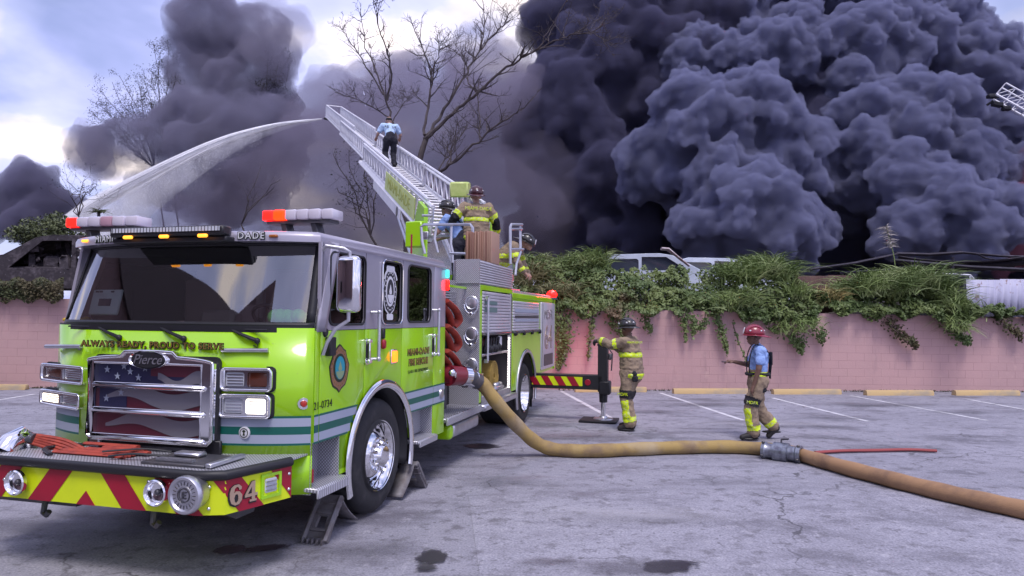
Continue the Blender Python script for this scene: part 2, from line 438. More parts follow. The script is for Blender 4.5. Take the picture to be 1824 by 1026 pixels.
# ------------------------------------------------------------------ ground
def ground_mat(name='worn_asphalt', gain=1.0):
    m = mat(name, (.20, .195, .215), .88); t = m.node_tree; b = t.nodes['Principled BSDF']
    c = nn(t, 'ShaderNodeTexCoord')
    def noise(scale, det, lo, hi, vec=None, ro=.6):
        n = nn(t, 'ShaderNodeTexNoise', inp={'Scale': scale, 'Detail': det, 'Roughness': ro}); t.links.new(vec or c.outputs['Object'], n.inputs['Vector'])
        r = nn(t, 'ShaderNodeMapRange', inp={'From Min': lo, 'From Max': hi}); t.links.new(n.outputs['Fac'], r.inputs['Value']); return r.outputs[0], n.outputs['Fac']
    def mixc(f, a, col, bt='MIX'):
        x = nn(t, 'ShaderNodeMix', data_type='RGBA', blend_type=bt); t.links.new(f, x.inputs[0])
        if isinstance(a, tuple): x.inputs[6].default_value = (*a, 1)
        else: t.links.new(a, x.inputs[6])
        x.inputs[7].default_value = (*col, 1); return x.outputs[2]
    mp = nn(t, 'ShaderNodeMapping'); mp.inputs['Scale'].default_value = (.75, 1.35, 1); mp.inputs['Rotation'].default_value = (0, 0, R(-8)); t.links.new(c.outputs['Object'], mp.inputs[0])
    f1, _ = noise(.45, 6, .38, .70, mp.outputs[0]); f2, _ = noise(2.2, 6, .52, .72, mp.outputs[0]); f3, g3 = noise(55, 4, .35, .75); f4, _ = noise(.9, 7, .53, .66, mp.outputs[0]); f5, _ = noise(7, 6, .56, .70); f6, _ = noise(5, 7, .54, .66); f7, _ = noise(16, 5, .58, .68)
    k = mixc(f1, (.31, .305, .355), (.235, .23, .272)); k = mixc(f2, k, (.205, .2, .236)); k = mixc(f4, k, (.155, .15, .178)); k = mixc(f5, k, (.34, .333, .378)); k = mixc(f6, k, (.165, .16, .185)); k = mixc(f7, k, (.16, .155, .18))
    # cracks between cells
    v = nn(t, 'ShaderNodeTexVoronoi', feature='DISTANCE_TO_EDGE', inp={'Scale': .33}); 
    nz = nn(t, 'ShaderNodeTexNoise', inp={'Scale': 1.4, 'Detail': 5.0}); t.links.new(c.outputs['Object'], nz.inputs['Vector'])
    mv = nn(t, 'ShaderNodeMix', data_type='RGBA', blend_type='LINEAR_LIGHT'); mv.inputs[0].default_value = .55; t.links.new(c.outputs['Object'], mv.inputs[6]); t.links.new(nz.outputs['Color'], mv.inputs[7]); t.links.new(mv.outputs[2], v.inputs['Vector'])
    cr = nn(t, 'ShaderNodeMapRange', inp={'From Min': .0015, 'From Max': .006, 'To Min': .75, 'To Max': 0.0}); t.links.new(v.outputs['Distance'], cr.inputs['Value'])
    fb, _ = noise(.5, 2, .48, .6)
    cm = nn(t, 'ShaderNodeMath', operation='MULTIPLY'); t.links.new(cr.outputs[0], cm.inputs[0]); t.links.new(fb, cm.inputs[1])
    k = mixc(cm.outputs[0], k, (.05, .048, .055))
    sp = nn(t, 'ShaderNodeMix', data_type='RGBA', blend_type='MULTIPLY'); sp.inputs[0].default_value = .6; t.links.new(k, sp.inputs[6])
    gr = nn(t, 'ShaderNodeMapRange', inp={'From Min': .25, 'From Max': .75, 'To Min': .3, 'To Max': 1.6}); t.links.new(g3, gr.inputs['Value']); t.links.new(gr.outputs[0], sp.inputs[7])
    gn = nn(t, 'ShaderNodeMix', data_type='RGBA', blend_type='MULTIPLY'); gn.inputs[0].default_value = 1.0; t.links.new(sp.outputs[2], gn.inputs[6]); gn.inputs[7].default_value = (gain, gain, gain*1.01, 1); t.links.new(gn.outputs[2], b.inputs['Base Color'])
    bp = nn(t, 'ShaderNodeBump', inp={'Strength': .6, 'Distance': .006}); t.links.new(g3, bp.inputs['Height']); t.links.new(bp.outputs[0], b.inputs['Normal'])
    rr = nn(t, 'ShaderNodeMapRange', inp={'To Min': .9, 'To Max': .62}); t.links.new(f4, rr.inputs['Value']); t.links.new(rr.outputs[0], b.inputs['Roughness'])
    return m
def quad_sheet(name, x0, y0, x1, y1, z, m): return tag(link(name, np_mesh(name, [(x0, y0, z), (x1, y0, z), (x1, y1, z), (x0, y1, z)], [(0, 1, 2, 3)]), m), kind='structure')
M_GROUND = ground_mat()
quad_sheet('parking_lot', -400, -200, 400, 18.6, 0, M_GROUND)
M_EARTH = mat('burnt_earth', (.05, .042, .04), .95, var=((.09, .075, .06), .8, .4, .7), bump=(3, .8, .05))
quad_sheet('raised_yard', -400, 18.3, 400, 900, 1.93, M_EARTH)
# a repaired patch with its own edge
def sheet_poly(name, pts, z, m):
    me = bpy.data.meshes.new(name); me.from_pydata([(p.x, p.y, z) for p in pts], [], [list(range(len(pts)))]); return tag(link(name, me, m), kind='structure')
M_PATCH = ground_mat('patched_asphalt', 1.10)
sheet_poly('asphalt_patch', [gnd(835, 884), gnd(848, 978), gnd(862, 1080), gnd(2300, 1080), gnd(2300, 880), gnd(1500, 876), gnd(1200, 874)], .004, M_PATCH)
# oil stains and damp patches: sheets with a ragged soft edge
def stain_mat(name, col, rough, soft=.35, amax=.85):
    m = mat(name, col, rough); t = m.node_tree; b = t.nodes['Principled BSDF']
    c = nn(t, 'ShaderNodeTexCoord'); ln = nn(t, 'ShaderNodeVectorMath', operation='LENGTH'); t.links.new(c.outputs['Object'], ln.inputs[0])
    n = nn(t, 'ShaderNodeTexNoise', inp={'Scale': 2.6, 'Detail': 6.0}); g = nn(t, 'ShaderNodeObjectInfo'); va = nn(t, 'ShaderNodeVectorMath', operation='ADD'); t.links.new(c.outputs['Object'], va.inputs[0]); t.links.new(g.outputs['Random'], va.inputs[1]); t.links.new(va.outputs[0], n.inputs['Vector'])
    a = nn(t, 'ShaderNodeMath', operation='ADD'); t.links.new(ln.outputs['Value'], a.inputs[0]); t.links.new(n.outputs['Fac'], a.inputs[1])
    r = nn(t, 'ShaderNodeMapRange', inp={'From Min': 1.28-soft, 'From Max': 1.28, 'To Min': amax, 'To Max': 0.0}); t.links.new(a.outputs[0], r.inputs['Value']); t.links.new(r.outputs[0], b.inputs['Alpha'])
    return m
M_OIL = stain_mat('oil_stain', (.035, .03, .042), .35, .18); M_DAMP = stain_mat('damp_stain', (.10, .095, .115), .5, .6, .42); M_DUST = stain_mat('dry_dust', (.40, .39, .42), .95, .7, .4)
disc = np_mesh('stain', [(0, 0, 0)]+[(1.3*math.cos(i*math.pi/16), 1.3*math.sin(i*math.pi/16), 0) for i in range(32)], [(0, 1+i, 1+(i+1) % 32) for i in range(32)])
def stain(px, py, rx, ry, m, rz=0., z=.006, nm='oil_stain'):
    me = disc.copy(); o = link(nm, me, m, None, gnd(px, py) + Vector((0, 0, z))); o.scale = (rx, ry, 1); o.rotation_euler = (0, 0, rz); tag(o, kind='structure')
for i, (px, py, rx, ry, k, rz) in enumerate([(858, 795, .35, .28, 0, 0), (762, 842, .42, .5, 1, .3), (410, 980, .16, .14, 0, 0), (475, 978, .22, .1, 0, .4), (770, 994, .16, .2, 0, 0), (975, 1003, .36, .14, 1, 0), (1195, 1012, .3, .16, 0, .2),
        (1120, 1015, .7, .3, 1, 0), (760, 1015, .1, .1, 0, 0), (60, 940, 1.3, .35, 1, -.1), (270, 925, .9, .6, 1, 0), (1250, 722, 1.7, .5, 1, .1), (1160, 735, 1.1, .3, 1, 0), (1560, 722, 2.2, .5, 1, 0), (1720, 735, 1.4, .35, 1, 0), (1480, 745, 1.3, .3, 1, 0),
        (1590, 800, 1.3, .3, 1, 0), (640, 985, .8, .25, 1, .1), (1020, 780, 1.6, .5, 1, .1), (180, 915, 1.1, .3, 2, -.1), (1130, 925, 1.5, .4, 2, 0), (1400, 760, 2.2, .4, 2, 0), (905, 860, .8, .3, 1, 0), (1270, 770, .9, .15, 1, 0), (470, 915, 1.6, .9, 1, 0)]):
    stain(px, py, rx, ry, (M_OIL, M_DAMP, M_DUST)[k], rz, .006+.0022*i, ('oil_stain', 'damp_patch', 'dust_patch')[k])
# parking bay lines
M_LINE = mat('worn_line_paint', (.62, .62, .66), .7, var=((.24, .235, .255), 5, .50, .68))
for (a, b) in (((1000, 697), (1094, 748)), ((1176, 700), (1324, 749)), ((1376, 709), (1547, 751)), ((1516, 705), (1758, 749)), ((1722, 711), (1900, 743)), ((-40, 719), (62, 702)), ((835, 700), (860, 735)), ((-160, 735), (-40, 705))):
    p, q = gnd(*a), gnd(*b); t = (q-p).normalized(); s = Vector((-t.y, t.x, 0))*.05
    sheet_poly('parking_line', [p-s, q-s, q+s, p+s], .0035, M_LINE)
# concrete wheel stops
M_STOP = mat('yellow_wheel_stop', (.56, .40, .19), .8, var=((.38, .31, .22), 4, .45, .68), bump=(40, .3, .004))
def stop_mesh():
    b = MB(); prof = [(-.085, 0), (-.075, .09), (-.05, .125), (.05, .125), (.075, .09), (.085, 0)]
    b.plate([(p[0], p[1]) for p in prof][::-1], 1.0, basis((0, 1, 0), (0, 0, 1), (1, 0, 0), (.5, 0, 0)), bevel=.02); return b.mesh('wheel_stop')
stop_me = stop_mesh()
for (x0, x1, y, lab) in ((-90, 49, 694, 'worn yellow wheel stop at the far left beside the truck bumper'), (1024, 1151, 698, 'yellow wheel stop behind the outrigger and the firefighter in tan coat'), (1199, 1338, 701, 'yellow wheel stop between the two firefighters on the ground'),
        (1376, 1497, 702, 'yellow wheel stop right behind the walking firefighter in blue shirt'), (1541, 1661, 704, 'second yellow wheel stop from the right edge'), (1699, 1814, 704, 'rightmost yellow wheel stop against the pink wall'), (700, 860, 698, None)):
    if lab is None: continue
    p, q = gnd(x0, y), gnd(x1, y); o = link('wheel_stop', stop_me, M_STOP, None, (p+q)/2); o.scale = ((q-p).length, 1, 1); o.rotation_euler = (0, 0, math.atan2((q-p).y, (q-p).x))
    tag(o, lab, 'wheel stop', 'concrete wheel stops along the wall')

# ------------------------------------------------------------------ pink block wall
W0, W1 = Vector((-16, 16.72, 0)), Vector((22, 18.92, 0)); WLEN = (W1-W0).length; WANG = math.atan2((W1-W0).y, (W1-W0).x)
M_BLOCK = mat('pink_painted_block', (.56, .355, .345), .82, var=((.49, .32, .315), .5, .42, .66), var2=((.36, .235, .24), 1.1, .60, .80, (2.2, 2.2, .35)), var3=((.56, .37, .35), 3.5, .60, .72), bump=(26, .5, .008), world=True)
M_JOINT = mat('pink_painted_joint', (.47, .295, .29), .9, var=((.33, .205, .205), 1.2, .45, .7), world=True)
wall = empty('block_wall', W0, WANG); wall.rotation_euler = (0, R(.48), WANG)
tag(wall, 'long pink painted block wall behind the parking bays', 'wall')
BW, BH, WT = .46, .205, 2.215
core = MB().box((WLEN/2, .11, WT/2-.3), (WLEN, .18, WT+.6)); core.build('wall_core', M_JOINT, wall)
def block_mesh(i):
    b = MB(); rg = random.Random(i); b.box((0, 0, 0), (BW-.005, .05, BH-.005), bevel=.0035); me = b.mesh('block', 30)
    return me
bms = [block_mesh(i) for i in range(2)]; count = 0; rest = MB(); shown = 0
for r in range(11):
    z = WT - BH*(r+.5); off = (r % 2)*BW/2
    for c in range(int(WLEN/BW)+1):
        x = c*BW + off
        p = Vector((x, 0, z)); jit = random.uniform(0, .006)
        wx = W0.x + x*math.cos(WANG)
        vis = (wx < -10.9 and wx > -13.2) or (wx > .7 and wx < 14.4)
        if vis and r > 0 and shown < 300 and z > 0.0:
            o = link('block', bms[(r+c) % 2], M_BLOCK, wall, (x, .0425+jit*.2, z)); shown += 1
        else: rest.box((x, .0425+jit*.2, z), (BW-.004, .05, BH-.004))
o = rest.build('hidden_blocks', M_BLOCK, wall, ang=0); o['kind'] = 'stuff'
# grey drain pipe standing against the wall
pp = gnd(1086, 692); b = MB(); b.cyl((0, 0, 0), (0, 0, 1.02), .055, seg=14).cyl((0, 0, .98), (0, 0, 1.03), .065, seg=14).box((0, .03, .5), (.14, .03, .04))
tag(b.build('drain_pipe', mat('grey_pipe', (.3, .29, .33), .5), None, (pp.x, pp.y-.02, 0)), 'grey vertical pipe at the wall foot behind the outrigger leg', 'pipe')

# ------------------------------------------------------------------ the fire truck (x: 0 = its left side, -2.45 = right side; y: rearwards from the front axle; z up)
TR = empty('fire_truck', TP, -TA)
tag(TR, 'lime green and silver ladder fire truck parked with its aerial raised', 'fire truck')
def S(px, py, off=0.):
    D = ray(px, py); t = ((TP + TN*off - CAM).dot(TN))/D.dot(TN); p = CAM + D*t - TP; return (p.dot(TD), p.z)
def Fp(px, py, yt):
    D = ray(px, py); t = ((TP + TD*yt - CAM).dot(TD))/D.dot(TD); p = CAM + D*t - TP; return (p.dot(TN), p.z)
def w2t(p): q = Vector(p) - TP; return Vector((q.dot(TN), q.dot(TD), q.z))
XC = -1.225; ZB, ZBELT, ZR = .49, 1.71, 2.49; YREAR = 1.79
def yfront(x): u = (x-XC)/1.225; return -1.07 - .23*(1-abs(u)**3.2)
def P(b, name, m, parent=None, **k): return b.build(name, m, parent or TR, **k)

# cab: front panel, from belt to bottom, wrapping to the corners
def front_sheet(x0, x1, z0, z1, out=0., nu=24, nv=1):
    b = MB(); b.grid(lambda u, v: (x0+(x1-x0)*u, yfront(x0+(x1-x0)*u)-out, z0+(z1-z0)*v), nu, nv); return b
XL, XR = -2.45, 0.0
b = front_sheet(XL, XR, .76, ZBELT+.02, nu=40)
b.box((-2.05, -1.17, .62), (.78, .1, .29)); 
front = P(b, 'front_panel', M_LIME, solid=.03)
b = MB(); b.grid(lambda u, v: (-.62+.62*u, yfront(-.62+.62*u), ZB-.02+.29*v), 10, 1); P(b, 'corner_skirt', M_LIME, solid=.03)
# stripes round the front corners and along the cab side
def stripe_bands(fn):
    for z0, z1, m in ((.840, .856, M_GREEN), (.856, .922, M_GREY), (.922, .982, M_GREEN), (.982, 1.046, M_GREY), (1.046, 1.062, M_GREEN)): fn(z0, z1, m)
def fs(z0, z1, m):
    for (x0, x1) in ((-2.445, -2.02), (-.66, -.003)):
        bb = front_sheet(x0, x1, z0, z1, .019, 12); P(bb, 'front_stripe', m)
stripe_bands(fs)
def yz_plate(b, pts, x, thick=.03, holes=(), bevel=.0): return b.plate(pts, thick, SIDE(x), holes, bevel)
AY, AZ, AR = .14, .53, .685
def arch(y0, y1, n=22, r=AR, cy=AY, cz=AZ):
    """arch points from the low front end to the low rear end"""
    a0 = math.asin(max(-1, min(1, (ZB-cz)/r))); a = [math.pi-a0 + (2*a0-math.pi)*i/n for i in range(n+1)]
    return [(cy+r*math.cos(t), cz+r*math.sin(t)) for t in a]
AP = arch(0, 0)
def clip_y(pts, lo, hi): return [p for p in pts if lo <= p[0] <= hi]
YS = (-1.055, -.985, -.235, .565, 1.425, YREAR)
g = .006
win1 = rrect(-.86, 1.755, -.25, 2.345, .06); win2 = rrect(.095, 1.765, .53, 2.35, .07); win3 = rrect(.69, 1.77, 1.31, 2.355, .07)
def zarch(y): return AZ + math.sqrt(max(0, AR*AR-(y-AY)**2))
def under(y0, y1, n=14): return [(y0+(y1-y0)*i/n, zarch(y0+(y1-y0)*i/n)) for i in range(n+1)]
# lower skins: (name, outline), upper skins with window holes
def skin(name, low, up, hole=None):
    b = MB(); yz_plate(b, low, 0., bevel=.004); lo = P(b, name, M_LIME)
    b = MB(); yz_plate(b, up, 0., holes=[hole] if hole else (), bevel=0 if hole else .004); P(b, 'upper_panel', M_SILVER, lo)
    return lo
yA = -.52
fd_low = [(YS[1]+g, 1.708), (YS[1]+g, .85), (-.66, .85), (-.66, .56), (AY-AR, .56)] + [p for p in under(AY-AR+.002, YS[2]-g, 10)][0:] + [(YS[2]-g, 1.708)]
post_low = [(YS[0], 1.708), (YS[0], .85), (YS[1]-g, .85), (YS[1]-g, 1.708)]
mid_low = [(YS[2]+g, 1.708)] + under(YS[2]+g, YS[3]-g, 14) + [(YS[3]-g, 1.708)]
rd_low = [(YS[3]+g, 1.708)] + under(YS[3]+g, AY+AR-.002, 10) + [(AY+AR, .84), (YS[4]-g-.0, .84), (YS[4]-g, 1.708)]
rp_low = [(YS[4]+g, 1.708), (YS[4]+g, ZB), (YREAR, ZB), (YREAR, 1.708)]
def up(y0, y1): return [(y0, 1.712), (y1, 1.712), (y1, 2.41), (y0, 2.41)]
post = skin('front_post', post_low, up(YS[0]+.10, YS[1]-g))
fdoor = skin('front_door', fd_low, up(YS[1]+g, YS[2]-g), win1)
mid = skin('middle_panel', mid_low, up(YS[2]+g, YS[3]-g), win2)
rdoor = skin('rear_door', rd_low, up(YS[3]+g, YS[4]-g), win3)
rpost = skin('rear_post', rp_low, up(YS[4]+g, YREAR))
for w, par in ((win1, fdoor), (win2, mid), (win3, rdoor)):
    b = MB(); yz_plate(b, w, -.012, .006); P(b, 'window', M_TINT, par)
    ys = [p[0] for p in w]; zs = [p[1] for p in w]
    b = MB(); b.tube([(.004, y, z) for y, z in w], .011, 6, closed=True); P(b, 'window_seal', M_BLACK, par)
b = MB(); b.tube([(.010, y, z) for y, z in rrect(.095-.012, 1.765-.012, .53+.012, 2.35+.012, .075)], .008, 6, closed=True); P(b, 'chrome_trim', M_CHROME, mid)
# right-hand side, roof, floor, back of the cab
b = MB(); b.plate([(1.79, ZB+.3), (1.79, 2.42), (-.9, 2.42), (-1.05, 1.7), (-1.05, ZB+.3)][::-1], .03, basis((0, 1, 0), (0, 0, 1), (1, 0, 0), (-2.42, 0, 0)), holes=[rrect(-.8, 1.75, 1.2, 2.3, .06)]); rs = P(b, 'right_side', M_SILVER)
b = MB(); b.box((-2.446, .37, 1.25), (.006, 2.82, .92)); P(b, 'right_lower_panel', M_LIME, rs)
b = MB(); b.box((-2.43, .2, 2.03), (.008, 2.0, .55)); P(b, 'right_window', M_TINT, rs)
b = MB(); b.box((XC, YREAR-.02, 1.45), (2.40, .03, 1.94)); P(b, 'cab_back', M_SILVER)
roofpts = [(XL+.02+2.41*i/28, yfront(XL+.02+2.41*i/28)+.105) for i in range(29)]
outline = roofpts + [(XR-.02, YREAR+.01), (XL+.02, YREAR+.01)]
b = MB(); b.plate(outline, .085, TOP(0, 0, ZR), bevel=.045)
def crown(u, v):
    x = XL+.10+2.25*u; y = -.95+2.65*v; return (x, y, ZR-.004+.05*(1-(2*u-1)**4)*(1-(2*v-1)**6))
b.grid(crown, 14, 8); roof = P(b, 'roof', M_SILVER, ang=50)
b = MB(); b.tube([(XR-.012, -.86, ZR-.085), (XR-.008, 0, ZR-.085), (XR-.008, YREAR, ZR-.085)], .02, 8); P(b, 'drip_rail', M_SILVER, roof)
# windscreen with black border, pillars
def ws(u, v, out=0.):
    x = XC + (2*u-1)*(1.213-.05*v); return (x, yfront(x)+.03+.235*v-out, 1.735+.675*v)
b = MB(); b.grid(lambda u, v: ws(u, v), 40, 8); wsc = P(b, 'windscreen', M_GLASS, ang=80, recalc=False)
def border(u0, u1, v0, v1, nu, nv):
    bb = MB(); bb.grid(lambda u, v: ws(u0+(u1-u0)*u, v0+(v1-v0)*v, .006), nu, nv); return bb
for a in ((0, 1, 0, .055, 40, 1), (0, 1, .965, 1, 40, 1), (0, .012, .05, .97, 1, 8), (.975, 1, .05, .97, 1, 8)): P(border(*a), 'windscreen_seal', M_BLACK, wsc, solid=.01)
b = MB(); b.grid(lambda u, v: (-.012+.012*u, ws(1, v)[1]+.004+.12*u, 1.70+.72*v), 4, 6)
P(b, 'windscreen_pillar', M_SILVER, solid=.03)
b = MB(); b.grid(lambda u, v: (XL+.012-.012*u+.03*v, ws(0, v)[1]+.004+.2*u, 1.70+.72*v), 4, 6); P(b, 'windscreen_pillar', M_SILVER, solid=.03)
b = front_sheet(XL+.005, XR-.005, 1.695, 1.745, .016, 40); P(b, 'cowl_strip', M_BLACK, wsc)
# visor band with lettering under the roof lip
for s, xx, col in (('MIAMI', Fp(184, 423, -1.17)[0], None), ('DADE', Fp(446, 418, -1.17)[0], None)):
    x = xx; M = FRONT(x, yfront(x)+.105-.004, ZR-.040); rz = math.atan2(yfront(x+.1)-yfront(x-.1), .2)
    lettering(s, .072, M_WHITE, roof, Matrix.Translation((x, yfront(x)+.098, ZR-.045)) @ Matrix.Rotation(rz, 4, 'Z') @ FRONT(), outline=(M_GREENTXT, .006), spacing=1.25, extrude=.003)
for px, py in ((150, 427), (490, 419)):
    x = Fp(px, py, -1.1)[0]; b = MB(); b.box((x, yfront(x)+.10, ZR-.045), (.07, .03, .022), bevel=.006); P(b, 'marker_lamp', M_LAMB if px < 400 else mat('amber_off', (.4, .12, .02), .3), roof)
# brow light bar
bx0, bx1 = Fp(199, 412, -1.29)[0], Fp(401, 412, -1.29)[0]; bxc, bxw = (bx0+bx1)/2, bx1-bx0
b = MB(); b.box((bxc, -1.27, ZR-.012), (bxw, .09, .075), bevel=.012); brow = P(b, 'brow_light_bar', M_BLACK, roof)
b = MB(); b.box((bxc, -1.318, ZR+.0), (bxw-.06, .006, .034)); bl = P(b, 'led_strip', M_LENSC, brow)
b = MB()
for i in range(34): b.box((bx0+.04+i*(bxw-.08)/33, -1.321, ZR), (.004, .006, .036))
P(b, 'led_divider', M_BLACK, brow)
b = MB(); b.box((bxc, -1.17, ZR-.075), (bxw, .22, .045), bevel=.01); P(b, 'visor_lip', M_BLACK, brow)
for x in (Fp(227, 420, -1.33)[0], Fp(291, 419, -1.33)[0], Fp(360, 418, -1.33)[0]):
    b = MB(); b.box((x, -1.325, ZR-.055), (.085, .03, .026), bevel=.008); P(b, 'marker_lamp', M_LAMB, brow)
for x in (bx0+.06, bx1-.06):
    b = MB(); b.box((x, -1.22, ZR-.01), (.05, .12, .08), bevel=.01); P(b, 'brow_bracket', M_STEEL, brow)
# roof light bars: red lamps lit at the outer left end, clear lens over the rest
def lightbar(px0, px1, py0, py1, yt, lit, lab):
    x0, z1 = Fp(px0, py0, yt); x1, z0 = Fp(px1, py1, yt); w = x1-x0; zc = (z0+z1)/2-.005; h = abs(z1-z0)*.62
    b = MB(); b.box(((x0+x1)/2, yt, z0+.01), (w*.9, .16, .03), bevel=.008); bar = P(b, 'light_bar', M_STEEL); bar['label'] = lab
    n = 6
    for i in range(n):
        xa = x0 + w*i/n; m = lit[i]
        b = MB(); b.box((xa+w/n/2, yt, zc), (w/n-.003, .22 if i not in (0, n-1) else .19, h), bevel=.018, seg=2); P(b, 'lamp_lens', m, bar)
    for s in (.3, .72):
        b = MB(); b.box((x0+w*s, yt, (z0+ZR)/2), (.05, .12, max(.03, z0-ZR+.03)), rot=(0, R(-18), 0), bevel=.006); P(b, 'riser', M_STEEL, bar)
M_CLR = mat('clear_lamp_lens', (.66, .62, .70), .12, coat=.8)
lightbar(478, 603, 371, 397, -.62, (M_LRED, lamp_mat('lit_red_orange_lens', (1.0, .02, .002), 4.0), M_CLR, M_CLR, M_CLR, M_CLR), 'right-hand roof light bar with orange lamp lit')
lightbar(132, 258, 384, 408, -.55, (M_LRED, M_CLR, M_CLR, mat('pink_lens', (.5, .3, .36), .2), M_CLR, M_CLR), 'left-hand roof light bar with one red lamp lit')

# front details -----------------------------------------------------------
def on_front(px, py, out=0.):
    x = -1.2
    for _ in range(6): x, z = Fp(px, py, yfront(max(XL, min(XR, x)))-out)
    return x, yfront(max(XL, min(XR, x)))-out, z
# lettering across the front
x0, y0_, z0 = on_front(156, 612); x1, y1_, z1 = on_front(407, 615)
lettering('ALWAYS READY, PROUD TO SERVE', .066, M_GOLD, front, FRONT((x0+x1)/2, yfront((x0+x1)/2)-.024, (z0+z1)/2-.004), outline=(M_GREENTXT, .005), extrude=.002, sx=(x1-x0)/1.17, spacing=1.12, words=.022)
# grille
gy = -1.40
GX0, GX1, GZ0, GZ1 = Fp(158, 700, gy)[0], Fp(378, 700, gy)[0], Fp(265, 786, gy)[1], Fp(272, 634, gy)[1]
GH = GZ1-GZ0
b = MB(); outer = rrect(GX0, GZ0, GX1, GZ1-.02, .04); 
top = [(GX1, GZ1-.05)] + [(XC+ (GX1-XC)*math.cos(t), GZ1-.05+.085*max(0, math.sin(t))**1.0*(1 if abs(math.cos(t)) < .42 else .55)) for t in [math.pi*i/40 for i in range(1, 40)]] + [(GX0, GZ1-.05)]
out2 = [(GX0, GZ0+.03), (GX0+.03, GZ0), (GX1-.03, GZ0), (GX1, GZ0+.03)] + top
def rowrect(z0, z1): return [(GX0+.05, z0), (GX1-.10, z0), (GX1-.10, z1), (GX0+.05, z1)]
rows = [(GZ0+GH*a_, GZ0+GH*c_) for a_, c_ in ((.055, .315), (.365, .615), (.665, .905))]
b.plate(out2, .09, FRONT(0, gy, 0), holes=[rowrect(*r) for r in rows], bevel=0)
grille = P(b, 'grille', M_CHROME)
b = MB(); b.tube([(q[0], gy-.004, q[1]) for q in out2], .014, 8, closed=True); P(b, 'grille_rim', M_CHROME, grille, ang=60)
for r_ in rows:
    b = MB(); b.tube([(q[0], gy-.002, q[1]) for q in rowrect(*r_)], .010, 8, closed=True); P(b, 'opening_rim', M_CHROME, grille, ang=60)
b = MB(); b.plate(rrect(GX0-.014, GZ0-.02, GX1+.014, GZ1-.0, .05), .03, FRONT(0, gy+.055, 0)); P(b, 'grille_surround', M_BLACK, grille)
M_NAVY = mat('navy_grille_mesh', (.02, .02, .07), .5, bump=(220, .6, .004)); M_MAR = mat('maroon_grille_mesh', (.10, .012, .03), .5, bump=(220, .6, .004)); M_MESH = mat('pale_perforated_mesh', (.23, .22, .26), .45, metal=.4, bump=(260, .8, .005))
for ri, (z0, z1) in enumerate(rows):
    b = MB(); b.box((XC, gy+.05, (z0+z1)/2), (GX1-GX0-.1, .02, z1-z0+.03)); ins = P(b, 'grille_insert', M_NAVY if ri == 2 else M_MAR, grille)
    if ri == 1:
        b = MB(); b.box((GX0+.2, gy+.038, (z0+z1)/2), (.26, .005, z1-z0)); P(b, 'flag_canton', M_NAVY, grille)
    if ri == 2:
        b = MB(); b.box((GX0+.83, gy+.038, (z0+z1)/2+.03), (.56, .005, z1-z0-.06)); P(b, 'flag_field', M_MAR, grille)
    ph = (.2, .9, 2.9)[ri]; xs = GX0 + (.14, .14, .62)[ri]; w = GX1-.075-xs
    def wave(u, v, z0=z0, z1=z1, ph=ph, xs=xs, w=w, ri=ri):
        c = (z0+z1)/2 + (.012 if ri < 2 else -.05) + .035*math.sin(ph+u*7.5-1.2); h = (.025+.03*u if ri == 2 else .012+.05*min(1, u*2.2))
        return (xs+w*u, gy+.032, max(z0+.002, min(z1-.002, c+(v-.5)*2*h)))
    b = MB(); b.grid(wave, 36, 2); P(b, 'flag_wave', M_MESH, grille)
    if ri: 
        for k, (sx, sz) in enumerate([(.06, .10), (.16, .05), (.22, .13), (.28, .09), (.36, .045), (.42, .12)] if ri == 2 else [(.06, .07), (.2, .12)]):
            b = MB(); b.plate(star(GX0+.08+sx, z0+sz, .03), .004, FRONT(0, gy+.030, 0)); P(b, 'flag_star', M_GREY, grille)
    b = MB(); b.box((XC, gy-.004, z0-.018), (GX1-GX0-.1, .05, .042), bevel=.014); P(b, 'grille_bar', M_CHROME, grille)
b = MB(); b.lathe([(0, .0), (.155, .0), (.17, .012), (.18, .0), (.18, -.02)], basis((1, 0, 0), (0, 0, .40), (0, -1, 0), (XC, gy-.012, GZ1-.03)), 36); badge = P(b, 'badge', M_CHROME, grille)
b = MB(); b.lathe([(0, .006), (.15, .006), (.155, 0)], basis((1, 0, 0), (0, 0, .40), (0, -1, 0), (XC, gy-.013, GZ1-.03)), 36); P(b, 'badge_field', M_BLACK, grille)
me = text_mesh('Pierce', .105, extrude=.002, shear=.35); me.transform(FRONT(XC, gy-.022, GZ1-.03)); link('badge_lettering', me, M_ALU, grille)
# grab bars beside the lettering
for (pa, pb, py) in ((82, 145, 617), (395, 478, 624)):
    xa, ya, za = on_front(pa, py, .03); xb, yb, zb = on_front(pb, py, .03); b = MB()
    b.tube([(xa, ya, za), (xb, yb, (zb))], .017, 10); 
    for t in (.06, .94): b.cyl((xa+(xb-xa)*t, ya+(yb-ya)*t, za), (xa+(xb-xa)*t, ya+(yb-ya)*t+.05, za), .014, seg=8)
    P(b, 'grab_bar', M_ALU)
